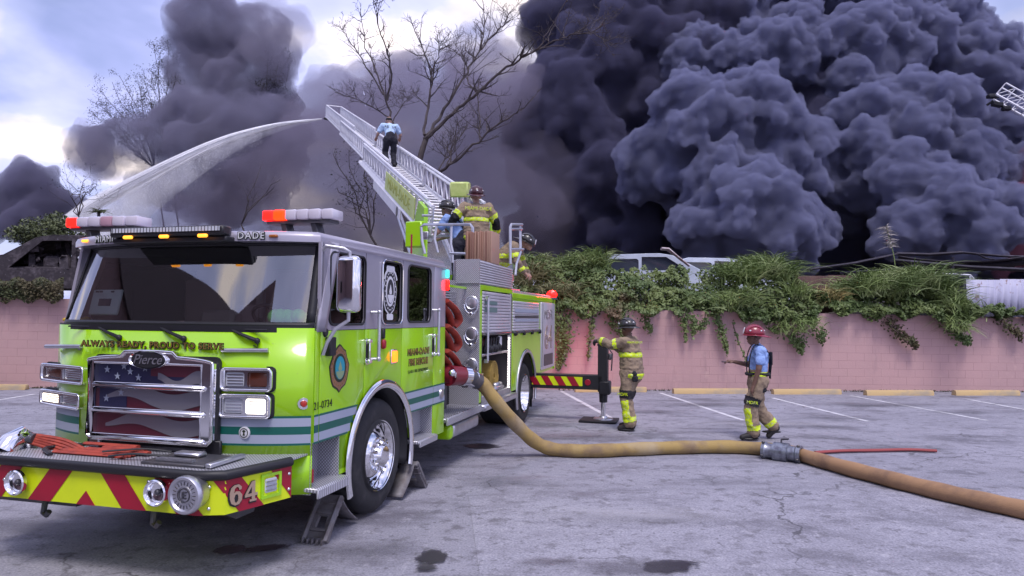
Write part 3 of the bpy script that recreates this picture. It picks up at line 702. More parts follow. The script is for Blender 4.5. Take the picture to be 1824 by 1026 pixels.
# headlamp bezels
M_BRN = mat('unlit_amber_lens', (.10, .02, .006), .25, coat=.5)
def bezel(px0, py0, px1, py1, lens, right):
    xa, ya, za = on_front(px0, py0, .05); xb, yb, zb = on_front(px1, py1, .05); xm = (xa+xb)/2; zm = (za+zb)/2; w, h = abs(xb-xa), abs(za-zb)
    rz = math.atan2(yfront(min(XR, xm+.12))-yfront(max(XL, xm-.12)), .24)*.75
    Mx = Matrix.Translation((xm, yfront(xm)-.045, zm)) @ Matrix.Rotation(rz, 4, 'Z') @ FRONT()
    b = MB(); cells = [rrect(-w/2+.035, -h/2+.03, -.012, h/2-.03, .018), rrect(.012, -h/2+.03, w/2-.035, h/2-.03, .018)]
    b.plate(rrect(-w/2, -h/2, w/2, h/2, .035), .06, Mx, holes=cells); bz = P(b, 'headlamp_bezel', M_CHROME)
    b = MB(); b.tube([Mx @ Vector((q[0], q[1], .002)) for q in rrect(-w/2+.006, -h/2+.006, w/2-.006, h/2-.006, .032)], .012, 8, closed=True); P(b, 'bezel_rim', M_CHROME, bz, ang=60)
    b = MB(); b.plate(rrect(-w/2-.012, -h/2-.012, w/2+.012, h/2+.012, .04), .02, Mx @ Matrix.Translation((0, 0, -.042))); P(b, 'bezel_gasket', M_BLACK, bz)
    for c, m in zip(cells, lens):
        xs = [p[0] for p in c]; zs = [p[1] for p in c]; cx, cz = (min(xs)+max(xs))/2, (min(zs)+max(zs))/2; cw, ch = max(xs)-min(xs), max(zs)-min(zs)
        b = MB(); b.plate(rrect(cx-cw/2, cz-ch/2, cx+cw/2, cz+ch/2, .018), .02, Mx @ Matrix.Translation((0, 0, -.018)), bevel=.006); ln = P(b, 'lamp', m, bz)
        if m in (M_LENSC, M_LHEAD):
            b = MB()
            for k in range(4): b.box((cx, cz-ch*.3+k*ch*.2, -.016), (cw*.8, .007, .006))
            bmesh.ops.transform(b.bm, matrix=Mx, verts=b.bm.verts[:]); P(b, 'lamp_rib', M_CHROME, bz)
bezel(66, 647, 150, 686, (M_BRN, M_LENSC), 0); bezel(62, 693, 143, 731, (M_LHEAD, M_LENSC), 0)
bezel(391, 655, 487, 697, (M_LENSC, M_BRN), 1); bezel(388, 702, 484, 745, (M_LENSC, M_LHEAD), 1)
# small roundel on the front stripe, side marker lamps
x, y, z = on_front(435, 771, .026); b = MB(); b.lathe([(0, .004), (.038, .004), (.046, .002), (.046, -.01)], FRONT(x, y, z), 20); rd = P(b, 'roundel', M_WHITE)
b = MB(); b.lathe([(.030, .006), (.036, .006), (.036, .003)], FRONT(x, y, z), 20); b.plate([(-.01, -.02), (.01, -.02), (.004, .002), (.016, .012), (0, .024), (-.016, .012), (-.004, .002)], .004, FRONT(x, y-.006, z)); P(b, 'roundel_emblem', M_GREENTXT, rd)
x, y, z = on_front(541, 719, .015)
b = MB(); b.lathe([(0, .02), (.022, .018), (.03, .006), (.044, .006), (.048, 0), (.048, -.02)], Matrix.Translation((x, y, z)) @ Matrix.Rotation(R(38), 4, 'Z') @ FRONT(), 18); P(b, 'marker_rim', M_CHROME)
b = MB(); b.lathe([(0, .03), (.02, .026), (.028, .008)], Matrix.Translation((x, y, z)) @ Matrix.Rotation(R(38), 4, 'Z') @ FRONT(), 16); P(b, 'red_marker', mat('red_lens', (.45, .02, .01), .2, coat=.5))
# recess below the grille, its shade put in as black boxes
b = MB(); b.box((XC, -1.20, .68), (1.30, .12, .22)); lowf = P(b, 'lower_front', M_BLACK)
b = MB(); b.box((XC, -1.335, .825), (1.24, .03, .11), bevel=.008); P(b, 'slot_shade_plate', M_BLACK, lowf)  # black plate in place of the recess shade
b = MB(); b.box((XC+.1, -1.36, .80), (.8, .03, .03), bevel=.006); P(b, 'slot_bar', M_STEEL, lowf)
b = MB(); b.box((XC-.52, -1.36, .815), (.10, .04, .07), bevel=.01); P(b, 'slot_bracket', M_ALU, lowf)
b = MB(); b.box((XC+.05, -1.285, .735), (.95, .05, .035), bevel=.006).box((XC-.1, -1.28, .69), (.8, .03, .03)).box((-.68, -1.27, .68), (.16, .1, .14), bevel=.01); P(b, 'tow_plate', M_STEEL, lowf)
b = MB(); b.box((-.62, -1.28, .70), (.14, .05, .12), bevel=.01); P(b, 'corner_bracket', M_ALU, lowf)
# wipers
for (pa, pb) in (((212, 601), (172, 583)), ((327, 603), (283, 584)), ((458, 607), (410, 588))):
    xa, ya, za = on_front(*pa, .03); xb, yb, zb = on_front(*pb, .03); b = MB()
    b.tube([(xa, ya, za), ((xa+xb)/2, (ya+yb)/2-.01, (za+zb)/2+.004), (xb, yb+.02, zb)], [.016, .013, .008], 8).sphere((xa, ya, za), .024)
    b.tube([(xa+.005, ya+.01, za-.01), (xa-.0, ya, za-.05), (xa-.03, ya, za-.035)], .004, 6)
    L2 = ws(min(.98, max(.02, (xb-XC)/2.42+.5)), .03, .03); b.tube([(xb-.32, L2[1], zb+.005), (xb+.3, L2[1], zb+.005)], .008, 6)
    P(b, 'wiper', M_BLACK)
# cab interior
b = MB(); b.box((XC, YREAR-.045, 1.75), (2.3, .02, 1.3)); P(b, 'cab_lining', mat('brown_lining', (.36, .23, .21), .9))
inn = MB(); inn.box((XC, .45, 1.25), (2.3, 2.5, .06)).box((XC, -.86, 1.50), (2.34, .34, .36), bevel=.06, seg=2); P(inn, 'dashboard', mat('dash_plastic', (.10, .08, .08), .7))
for x in (-.62, -1.85):
    b = MB(); b.box((x, -.25, 1.48), (.5, .5, .16), bevel=.05).box((x, 0.02, 1.86), (.5, .16, .72), bevel=.06).box((x, 0.03, 2.22), (.28, .12, .16), bevel=.05); P(b, 'seat', mat('seat_cloth', (.26, .17, .16), .9))
b = MB(); Ms = Matrix.Translation((-.62, -.60, 1.78)) @ Matrix.Rotation(R(-35), 4, 'X')
b.tube([Ms @ Vector((.23*math.cos(t), .23*math.sin(t), 0)) for t in [2*math.pi*i/28 for i in range(28)]], .016, 6, closed=True)
for t in (.5, 2.6, 4.7): b.cyl(Ms @ Vector((0, 0, 0)), Ms @ Vector((.23*math.cos(t), .23*math.sin(t), 0)), .012, seg=6)
P(b, 'steering_wheel', M_BLACK)
b = MB(); b.box((XC, .55, 1.75), (.5, .06, 1.1), bevel=.03).box((XC, -.55, 1.72), (.34, .2, .3), bevel=.03).box((-1.0, -.5, 1.84), (.2, .04, .16), bevel=.01); P(b, 'centre_console', mat('console', (.24, .18, .18), .6))
b = MB(); b.box((-.62, .35, 2.1), (.1, .05, .18), bevel=.02).box((-.9, .3, 1.9), (.07, .05, .25), bevel=.02).box((-1.45, .3, 1.95), (.08, .06, .3), bevel=.02); P(b, 'hanging_gear', mat('gear_grey', (.35, .33, .36), .6))

# side details --------------------------------------------------------------
def cs(z0, z1, m):
    for (y0, y1, par) in ((YS[0]+.002, YS[1]-g, post), (YS[1]+g, AY-AR*math.cos(math.asin(min(1, (z1-AZ)/AR)))-.06, fdoor), (AY+AR*math.cos(math.asin(min(1, (z1-AZ)/AR)))+.06, YS[4]-g, rdoor), (YS[4]+g, YREAR-.004, rpost)):
        if y1 <= y0: continue
        bb = MB(); bb.box((.0025, (y0+y1)/2, (z0+z1)/2), (.003, y1-y0, z1-z0)); P(bb, 'side_stripe', m, par)
stripe_bands(cs)
# step well with diamond plate, steps, vents
b = MB(); b.box((-.20, -.87, .66), (.02, .46, .40)).box((-.12, -1.08, .66), (.24, .02, .40)).box((-.10, -.655, .66), (.2, .02, .36)); P(b, 'step_well', M_DPV)
b = MB(); b.box((-.08, -.86, .50), (.30, .50, .035), bevel=.008).box((.075, -.87, .475), (.02, .48, .07), bevel=.005); P(b, 'cab_step', M_DPH)
b = MB(); b.box((-.012, -.60, .70), (.024, .115, .36), bevel=.004); P(b, 'step_post', M_LIME)
b = MB(); b.box((-.14, 1.13, .70), (.02, .54, .30)); b.box((-.08, 1.40, .68), (.16, .016, .34)); P(b, 'rear_step_well', M_DPV)
b = MB(); b.box((-.08, 1.14, .52), (.30, .52, .035), bevel=.008).box((.07, 1.14, .50), (.018, .5, .06), bevel=.004); P(b, 'cab_step', M_DPH)
b = MB()
for i in range(9): b.box((-.125, .99, .62+i*.024), (.012, .18, .010), rot=(0, R(25), 0))
P(b, 'vent_slat', M_ALU)
b = MB(); b.box((.0, -1.06, .60), (.006, .03, .10)); P(b, 'red_reflector', M_RED)
# wheel-arch trim and liner
def arch_trim(cy, cz, r, w, name, m, depth=.10, parent=None):
    b = MB(); n = 36; a0, a1 = R(200), R(-18)
    def f(u, v):
        t = a0+(a1-a0)*u; q = v*2*math.pi; rr = r + math.cos(q)*w*.5; return (.018+math.sin(q)*.022, cy+rr*math.cos(t), cz+rr*math.sin(t))
    b.grid(lambda v, u: f(u, v), 10, n, closed_u=True); o = P(b, name, m, parent)
    b = MB(); b.grid(lambda u, v: (-.02-.55*v, cy+(r-.02)*math.cos(a0+(a1-a0)*u), cz+(r-.02)*math.sin(a0+(a1-a0)*u)), n, 1); P(b, 'arch_liner', M_BLACK, o, solid=.01)
arch_trim(AY, AZ, AR-.02, .085, 'arch_trim', M_CHROME)
# wheels
def wheel(x, y, r=.53, w=.32, dual=False, out=1):
    e = MB(); ww = w*(2.15 if dual else 1)
    prof = [(.30, .02), (.335, .0), (.40, .012), (.47, .004), (.505, -.02), (.525, -.055), (.53, -.09), (.53, -ww+.09), (.525, -ww+.05), (.47, -ww), (.30, -ww)]
    Mw = basis((0, 1, 0), (0, 0, 1), (1, 0, 0), (x, y, r))
    if out < 0: Mw = basis((0, -1, 0), (0, 0, 1), (-1, 0, 0), (x, y, r))
    e.lathe(prof, Mw, 48); ty = P(e, 'tyre', M_RUBBER, ang=30)
    b = MB()
    for rr in (.507, .518):
        pass
    for k in range(4):
        d = -.10 - k*(w-.2)/3
        b.lathe([(.532, d+.012), (.526, d+.006), (.526, d-.006), (.532, d-.012)], Mw, 48)
    P(b, 'tread_groove', M_BLACK, ty)
    b = MB()
    if not dual: b.lathe([(.315, .010), (.322, .018), (.312, .012), (.290, -.02), (.275, -.06), (.25, -.075), (.20, -.03), (.165, -.012), (.155, -.02), (.15, -.02)], Mw, 40)
    else: b.lathe([(.315, .010), (.322, .018), (.312, .012), (.285, -.06), (.27, -.14), (.24, -.17), (.165, -.175), (.155, -.15), (.15, -.15)], Mw, 40)
    rim = P(b, 'rim', M_CHROME, ty); z0 = -.02 if not dual else -.17
    b = MB(); b.lathe([(.155, z0-.01), (.15, z0+.02), (.11, z0+.03), (.095, z0+.075), (.085, z0+.09), (0, z0+.095)], Mw, 24); P(b, 'hub', M_CHROME, ty)
    for k in range(10):
        b = MB(); a = 2*math.pi*k/10+.2; b.lathe([(0, .05), (.014, .05), (.018, .03), (.018, -.02)], Mw @ Matrix.Translation((.135*math.cos(a), .135*math.sin(a), z0+.02)), 6); P(b, 'wheel_nut', M_CHROME, ty)
    for k in range(10):
        b = MB(); a = 2*math.pi*(k+.5)/10+.2; zz = -.052 if not dual else -.168
        b.lathe([(0, .004), (.026, .004), (.026, -.02)], Mw @ Matrix.Translation((.225*math.cos(a), .225*math.sin(a), zz+.004)), 14); P(b, 'hand_hole', M_DARK, ty)
    return ty
RY = 5.76
wheel(-.03, AY); wheel(-2.42, AY, out=-1); wheel(-.03, RY, dual=True); wheel(-2.42, RY, dual=True, out=-1)
b = MB(); b.cyl((-2.3, AY, .53), (-.2, AY, .53), .08).cyl((-2.3, RY, .53), (-.2, RY, .53), .12)
for x in (-.75, -1.7): b.box((x, 3.6, .78), (.1, 8.8, .22))
b.box((-1.22, 1.5, .75), (.9, 1.6, .5)).box((-1.22, 4.2, .72), (1.6, 2.4, .4)); P(b, 'chassis', M_DARK)
b = MB(); b.box((-.2, AY+.80, .45), (.36, .02, .42)); P(b, 'mud_flap', M_BLACK)
b = MB(); b.box((-.32, RY+.78, .45), (.5, .02, .5)); P(b, 'mud_flap', M_BLACK)
# mirror on its arm
ym = -.93
mx0, mz1 = Fp(603, 456, ym); mx1, mz0 = Fp(641, 557, ym)
b = MB(); b.box(((mx0+mx1)/2, ym, (mz0+mz1)/2), (mx1-mx0, .11, mz1-mz0), bevel=.045, seg=3); mir = P(b, 'mirror', M_CHROME, ang=60)
b = MB(); b.box(((mx0+mx1)/2, ym+.052, (mz0+mz1)/2), (mx1-mx0-.04, .012, mz1-mz0-.06), bevel=.004); P(b, 'mirror_glass', mat('mirror_face', (.7, .72, .75), .03, metal=1), mir)
xm = (mx0+mx1)/2
b = MB(); b.tube([(-.02, -.97, 2.33), (.03, -.98, 2.375), (xm-.04, -.95, mz1+.055), (xm, ym, mz1+.03), (xm, ym, mz1-.05)], .016, 8); P(b, 'mirror_arm', M_ALU, mir)
b = MB(); b.tube([(xm, ym, mz0+.03), (xm, ym, mz0-.06), (xm-.10, -.95, mz0-.13), (.05, -.97, 1.62), (.015, -.97, 1.52)], .016, 8); P(b, 'mirror_arm', M_ALU, mir)
q0 = S(585, 617); b = MB(); b.box((.02, q0[0], q0[1]), (.05, .10, .15), bevel=.008); P(b, 'mirror_bracket', M_BLACK, mir)
q0 = S(577, 592); b = MB(); b.lathe([(0, .012), (.03, .012), (.04, 0), (.04, -.01)], SIDE(.0, q0[0]+.02, q0[1]), 16); P(b, 'mirror_pivot', M_BLACK, mir)
# door handles and vertical grab rails
def dhandle(px, py0, py1, par, wd=.085):
    (y, z1), (_, z0) = S(px, py0), S(px, py1); b = MB(); h = z1-z0
    b.plate(rrect(y-wd/2, z0, y+wd/2, z1, .025), .02, SIDE(.014)); hd = P(b, 'door_handle', M_CHROME, par)
    b = MB(); b.plate(rrect(y-wd/2+.018, z0+h*.22, y+wd/2-.012, z1-h*.2, .02), .008, SIDE(.018)); P(b, 'handle_recess', M_BLACK, par)
    b = MB(); b.box((.035, y-.005, z0+h*.5), (.016, .022, h*.75), bevel=.006).box((.03, y+.01, z0+h*.12), (.03, .06, h*.18), bevel=.008).box((.03, y+.005, z1-h*.1), (.03, .06, h*.16), bevel=.008); P(b, 'handle_pull', M_CHROME, par)
dhandle(653, 603, 649, fdoor); dhandle(770, 594, 635, rdoor)
def vrail(px, py0, py1, par, off=.07):
    (y, z1), (_, z0) = S(px, py0, off), S(px, py1, off); b = MB(); b.tube([(off, y, z0), (off, y, z1)], .017, 10)
    for z in (z0+.02, z1-.02): b.cyl((off, y, z), (0, y-.03, z), .014, seg=8).sphere((off, y, z), .024)
    P(b, 'grab_rail', M_ALU, par)
vrail(676, 552, 643, mid); vrail(782, 549, 634, rpost)
# oval badge on the front door
yb, zb = S(604, 656); bw, bh = .155, .19
def shield(w, h): return [(-.18*w, h*.93), (0, h), (.18*w, h*.93), (.4*w, h*.80), (.62*w, h*.72), (.75*w, h*.45), (w, h*.12), (w*.92, -.2*h), (.80*w, -.5*h), (.62*w, -.72*h), (.22*w, -.86*h), (0, -h), (-.22*w, -.86*h), (-.62*w, -.72*h), (-.80*w, -.5*h), (-.92*w, -.2*h), (-w, h*.12), (-.75*w, .45*h), (-.62*w, .72*h), (-.4*w, .8*h)]
def emblem(par, y, z, w, h, cols, off=.004):
    b = MB(); b.plate(shield(w*1.06, h*1.05), .003, SIDE(off, y, z)); e = P(b, 'emblem', cols[0], par)
    b = MB(); b.plate(shield(w*.96, h*.97), .002, SIDE(off+.002, y, z)); P(b, 'emblem_rim', cols[1], par)
    b = MB(); b.plate(circ(0, .02*h, w*.66, 28, h*.62), .002, SIDE(off+.004, y, z)); P(b, 'emblem_ring', cols[0], par)
    b = MB(); b.plate(circ(0, .02*h, w*.50, 28, h*.50), .002, SIDE(off+.006, y, z)); P(b, 'emblem_field', cols[2], par)
    b = MB(); b.plate([(-.42*w, -.12*h), (.42*w, -.12*h), (.40*w, -.22*h), (.2*w, -.42*h), (0, -.46*h), (-.2*w, -.42*h), (-.40*w, -.22*h)], .002, SIDE(off+.008, y, z))
    b.plate([(-.2*w, .0), (0, .30*h), (.2*w, .0), (.14*w, -.1*h), (-.14*w, -.1*h)], .002, SIDE(off+.008, y, z)); P(b, 'emblem_charge', cols[3], par)
    b = MB()
    for k in range(22):
        a = 2*math.pi*k/22; b.box((off+.004, y+w*.79*math.cos(a), z+.02*h+h*.76*math.sin(a)), (.003, .012, .012), rot=(a, 0, 0))
    P(b, 'emblem_bead', cols[2] if len(cols) < 5 else cols[4], par)
M_COPPER = mat('emblem_copper', (.36, .19, .11), .4, metal=.4); M_TEAL = mat('emblem_teal', (.02, .36, .45), .4); M_SAGE = mat('emblem_sage', (.3, .42, .22), .4)
emblem(fdoor, yb, zb, bw, bh, (M_GREENTXT, M_COPPER, M_TEAL, M_SAGE, M_GOLD))
yb, zb = S(696, 520); M_BADGE = mat('etched_white', (.7, .7, .74), .5); M_BADGEK = mat('etched_dark', (.03, .03, .04), .5)
emblem(mid, yb, zb, .145, .235, (M_BADGE, M_BADGEK, M_BADGEK, M_BADGE, M_BADGE), -.008)
b = MB(); b.plate(rrect(yb-.09, zb+.19, yb+.09, zb+.25, .02), .003, SIDE(-.003)); P(b, 'emblem_scroll', M_BADGE, mid); b = MB(); b.plate(rrect(yb-.07, zb-.27, yb+.07, zb-.21, .02), .003, SIDE(-.003)); P(b, 'emblem_scroll', M_BADGE, mid); b = MB(); b.lathe([(.13, .002), (.155, .002), (.155, 0)], SIDE(-.003, yb, zb+.08) @ Matrix.Diagonal((1, 1.0, 1, 1)), 24, R(15), R(165)); P(b, 'emblem_scroll', M_BADGE, mid)
# lettering on the rear door and front door
ya, za = S(718, 626); yb2, zb2 = S(764, 633)
yc = (ya+yb2)/2-.005
lettering('MIAMI-DADE', .092, M_GOLD, rdoor, SIDE(.004, 1.0, S(740, 627)[1]), outline=(M_GREENTXT, .006), extrude=.001, spacing=1.08, sx=1.05)
lettering('FIRE RESCUE', .092, M_GOLD, rdoor, SIDE(.004, 1.0, S(740, 645)[1]), outline=(M_GREENTXT, .006), extrude=.001, spacing=1.0, sx=1.02)
lettering('CLASS 1 FIRE DEPARTMENT', .044, M_GREENTXT, rdoor, SIDE(.004, .99, S(738, 661)[1]), extrude=.001)
yn, zn = S(575, 721); lettering('21-0734', .085, M_GREENTXT, fdoor, SIDE(.004, yn, zn), extrude=.001, spacing=1.05, sx=.95)
# amber side lamp, small red unit, blue/red corner strobes
yq, zq = S(701, 635); b = MB(); b.box((.012, yq, zq), (.03, .10, .11), bevel=.02, seg=2); P(b, 'side_lamp', M_LORG, mid)
b = MB(); b.box((.002, yq, zq), (.012, .13, .14), bevel=.005); P(b, 'lamp_rim', M_CHROME, mid)
yq, zq = S(680, 613); b = MB(); b.box((.02, yq, zq), (.04, .06, .09), bevel=.015); P(b, 'red_unit', M_RED, mid)
yq, zq = S(680, 594); b = MB(); b.box((.015, yq, zq), (.03, .05, .10), bevel=.01); P(b, 'switch_box', M_BLACK, mid)
b = MB(); b.box((.01, 1.80, 2.33), (.05, .05, .10), bevel=.01); P(b, 'corner_strobe', mat('teal_lens', (.05, .5, .5), .2, emit=(.1, .8, .8), estr=.8))
b = MB(); b.box((.01, 1.80, 2.20), (.05, .05, .12), bevel=.01); P(b, 'corner_strobe', M_LRED)
yq, zq = S(785, 690); b = MB(); b.lathe([(0, .02), (.05, .02), (.06, .0), (.06, -.02)], SIDE(.004, yq, .95), 16); P(b, 'fuel_cap', M_ALU, rpost)

# bumper -------------------------------------------------------------------------
BZ0, BZ1 = .505, .765; plan = [(XL, -1.35), (-2.24, -1.86), (-2.08, -1.93), (-.32, -1.93), (-.16, -1.865), (.0, -1.35)]
b = MB(); b.plate(plan + [(-.10, -1.22), (XL+.10, -1.22)], BZ1-BZ0-.01, TOP(0, 0, BZ1-.005)); bump = P(b, 'bumper', M_YEL, ang=20)
deckp = [(p[0]*.985+XC*.015, p[1]+.02) for p in plan] + [(-.02, -1.08), (XL+.02, -1.08)]
b = MB(); b.plate(deckp, .012, TOP(0, 0, BZ1+.012)); P(b, 'deck', M_DPH, bump)
b = MB(); b.tube([(p[0], p[1]-.006, BZ1+.004) for p in plan], .034, 10); P(b, 'edge_rubber', M_BLACK, bump)
def chain(t):
    """point on the bumper face t metres to the right of its middle, with the face direction"""
    pts = [(XC, -1.93), (-.32, -1.93), (-.16, -1.865), (.0, -1.35)]; s = abs(t); acc = 0
    for a, c in zip(pts, pts[1:]):
        l = math.hypot(c[0]-a[0], c[1]-a[1])
        if s <= acc+l+1e-6 or c == pts[-1]:
            f = (s-acc)/l; x, y = a[0]+(c[0]-a[0])*f, a[1]+(c[1]-a[1])*f; break
        acc += l
    if t < 0: x = 2*XC - x
    return x, y
def chev(t0, t1, sl):
    """red stripe between offsets t0..t1 at the top edge leaning outwards by sl at the bottom"""
    b = MB(); sg = 1 if t0 >= 0 else -1
    def f(u, v):
        t = (t0+(t1-t0)*u) + sl*(1-v); t = max(-1.62, min(1.62, t)); x, y = chain(t); e = .0035
        nx = 0 if abs(t) < .9 else sg*(.4 if abs(t) < 1.07 else .95); ny = -1 if abs(t) < .9 else (-.9 if abs(t) < 1.07 else -.3)
        return (x+nx*e, y+ny*e, BZ0+.004+(BZ1-BZ0-.034)*v)
    b.grid(f, 12, 6); P(b, 'red_stripe', M_RED, bump, recalc=False)
for s in (-1, 1):
    for t0 in (.12, .56, 1.0, 1.44): chev(s*t0, s*(t0+.20), s*.185)
b = MB(); b.plate([(XC-.08, BZ0+.004), (XC+.08, BZ0+.004), (XC, BZ0+.10)], .003, FRONT(0, -1.9335, 0)); P(b, 'red_triangle', M_RED, bump)
for px, py in ((38, 857), (286, 875)):
    x, z = Fp(px, py, -1.94); b = MB(); b.lathe([(0, -.05), (.03, -.05), (.06, -.035), (.07, .006), (.08, .014), (.088, .006), (.088, -.02)], FRONT(x, -1.99, z), 28); hr = P(b, 'air_horn', M_CHROME, bump)
    b = MB(); b.sphere((x, -1.965, z), .022); P(b, 'horn_cone', M_STEEL, bump)
x, z = Fp(330, 882, -2.02); b = MB(); b.lathe([(0, .0), (.05, .0), (.053, .006), (.058, .006), (.061, 0), (.09, .0), (.10, .012), (.116, .012), (.124, 0), (.124, -.03), (.112, -.05), (.105, -.11)], FRONT(x, -2.03, z), 40); sir = P(b, 'siren', M_ALU, bump)
b = MB(); b.lathe([(.040, .008), (.046, .008), (.046, .002)], FRONT(x, -2.03, z), 24)
for dx, dz, w, h in ((-.010, 0, .009, .046), (.006, .019, .024, .008), (.004, 0, .02, .008), (.006, -.019, .024, .008)): b.box((x+dx, -2.034, z+dz), (w, .008, h))
P(b, 'siren_emblem', M_STEEL, sir)
b = MB()
for k in range(20):
    a = 2*math.pi*k/20; b.box((x+.076*math.cos(a), -2.031, z+.076*math.sin(a)), (.022, .006, .004), rot=(0, -a, 0))
P(b, 'siren_grille', M_STEEL, sir)
for t, dz in ((-.78, .06), (-.78, -.09), (.10+.42, .07), (.10+.42, -.07), (.98, .06), (.98, -.08), (1.6, .05), (1.6, -.06), (-1.3, .0), (-.42-.3, .0)):
    x, y = chain(t); b = MB(); b.sphere((x, y-.004, .635+dz), (.013, .013, .013)); P(b, 'bolt', M_CHROME, bump)
# the number on the bumper wing: serif digits as outlines
x, y = chain(1.20); tang = Vector((.16, .515, 0)).normalized()
def wingM(t, z, out): 
    xx, yy = chain(t); nrm = Vector((tang.y, -tang.x, 0)); return basis(tang, (0, 0, 1), nrm, Vector((xx, yy, z)) + nrm*out)
six = [(.10, .88), (.30, 1.0), (.55, 1.0), (.72, .86), (.70, .74), (.58, .72), (.54, .84), (.42, .90), (.30, .82), (.26, .60), (.40, .68), (.60, .64), (.76, .46), (.74, .20), (.58, .03), (.34, 0), (.12, .12), (.02, .36), (.02, .66)]
hole6 = [(.28, .36), (.34, .52), (.46, .54), (.53, .42), (.52, .20), (.42, .10), (.32, .18)]
four = [(.42, 1.0), (.62, 1.0), (.62, .40), (.78, .40), (.78, .26), (.62, .26), (.62, .10), (.72, .10), (.72, 0), (.30, 0), (.30, .10), (.42, .10), (.42, .26), (0, .26), (0, .38)]
hole4 = [(.42, .40), (.16, .40), (.42, .76)]
for poly, hl, t in ((six, hole6, 1.155), (four, hole4, 1.275)):
    k = .135; f = lambda q: [((p[0]-.4)*k*.95, (p[1]-.5)*k) for p in q]
    b = MB(); b.plate(f(poly), .006, wingM(t, .625, .012), holes=[f(hl)]); dg_ = P(b, 'number_digit', mat('number_gold', (.50, .36, .26), .4, metal=.4), bump)
    b = MB(); f2 = lambda q: [((p[0]-.4)*k*1.08-.004, (p[1]-.5)*k*1.10-.004) for p in q]; b.plate(f2(poly), .004, wingM(t, .625, .0075)); P(b, 'digit_shadow', M_BLACK, bump)
# square lamp in the bumper wing
Mw = wingM(1.44, .635, .012)
b = MB(); b.plate(rrect(-.085, -.085, .085, .085, .008), .03, Mw, holes=[rrect(-.065, -.065, .065, .065, .006)]); fr = P(b, 'wing_lamp_frame', M_LIME, bump)
b = MB(); b.plate(rrect(-.05, -.05, .05, .05, .012), .012, Mw @ Matrix.Translation((0, 0, -.006)), bevel=.006); P(b, 'wing_lamp', M_LENSC, bump)
b = MB(); [b.box((0, -.03+.03*k, 0), (.09, .008, .008)) for k in range(3)]; bmesh.ops.transform(b.bm, matrix=Mw, verts=b.bm.verts[:]); P(b, 'wing_lamp_rib', M_CHROME, bump)
b = MB(); b.plate(rrect(-.06, -.06, .06, .06, .012), .004, Mw @ Matrix.Translation((0, 0, -.016))); P(b, 'wing_lamp_recess', M_DARK, bump)
# tow hooks and underside
for px, py in ((78, 903), (272, 922)):
    x, z = Fp(px, py, -1.75); b = MB(); b.tube([(x, -1.7, BZ0), (x, -1.74, z+.03), (x+.01, -1.76, z-.04), (x+.05, -1.77, z-.05), (x+.075, -1.77, z-.02)], .02, 8); P(b, 'tow_hook', M_STEEL, bump)
b = MB(); b.box((-2.0, -1.55, .46), (.9, .3, .10)); P(b, 'bumper_bracket', M_STEEL, bump); b = MB(); b.box((-.3, -1.55, .47), (.16, .2, .07), rot=(0, R(12), 0)); P(b, 'bumper_bracket', M_STEEL, bump)
# deck fittings: hatch, tool tray
xh, yh = -.66, -1.60
b = MB(); b.box((xh, yh, BZ1+.022), (.52, .36, .02), bevel=.004); P(b, 'deck_hatch', M_STEEL, bump)
b = MB(); b.box((xh+.30, yh, BZ1+.035), (.05, .38, .03), bevel=.006).box((xh-.02, yh-.12, BZ1+.045), (.3, .04, .02)).box((xh-.05, yh+.06, BZ1+.05), (.22, .10, .03), bevel=.01); P(b, 'hatch_latch', M_ALU, bump)
# chrome swivel elbow at the left end of the deck
px0 = w2t(gnd(28, 800, .90)); 
e0 = Vector((-2.12, -1.62, BZ1))
ex, ez = Fp(34, 800, -1.6); b = MB()
b.tube([(ex+.02, -1.52, BZ1-.02), (ex+.02, -1.53, ez+.06), (ex+.0, -1.58, ez+.10), (ex-.01, -1.66, ez+.06), (ex-.02, -1.70, ez+.0)], [.05, .06, .075, .085, .09], 16); el = P(b, 'intake_elbow', M_CHROME, bump)
b = MB(); b.lathe([(.098, .0), (.098, .03), (.085, .035), (.085, -.01)], Matrix.Translation((ex-.022, -1.715, ez-.02)) @ Matrix.Rotation(R(65), 4, 'X'), 24).sphere((ex-.12, -1.7, ez+.03), .03).sphere((ex+.1, -1.66, ez-.04), .03); P(b, 'elbow_collar', M_CHROME, bump)
b = MB(); b.lathe([(0, .0), (.086, .0)], Matrix.Translation((ex-.022, -1.722, ez-.035)) @ Matrix.Rotation(R(65), 4, 'X'), 24); P(b, 'elbow_mouth', M_DARK, bump)

# pump bay between cab and body --------------------------------------------------
YB0, YB1, YB2 = 3.12, 4.82, 8.27
b = MB(); b.box((-1.22, 2.5, 1.2), (1.5, 1.26, 1.5)); P(b, 'pump_bay', M_DARK)
b = MB(); b.box((-.215, YB0-.01, 1.47), (.43, .02, 1.72)); bulk = P(b, 'bulkhead', M_DPV)
b = MB(); b.box((-.17, YB0-.03, 2.45), (.34, .02, .33)).box((-.4, YB0-.25, 2.40), (.1, .02, .22)); P(b, 'upper_tread_plate', M_DPV, bulk)
b = MB(); b.box((-.45, 2.10, 2.36), (.5, .5, .22), bevel=.01); P(b, 'crosslay_cover', M_DPV, bulk)
b = MB(); b.box((-.20, 2.44, 2.22), (.03, 1.3, .03)); P(b, 'lime_rail', M_LIME, bulk)
for i in range(9):
    b = MB(); b.box((-.32, 2.45, 2.15-i*.034), (.02, 1.2, .026), bevel=.006); P(b, 'shutter_slat', M_ALU, bulk)
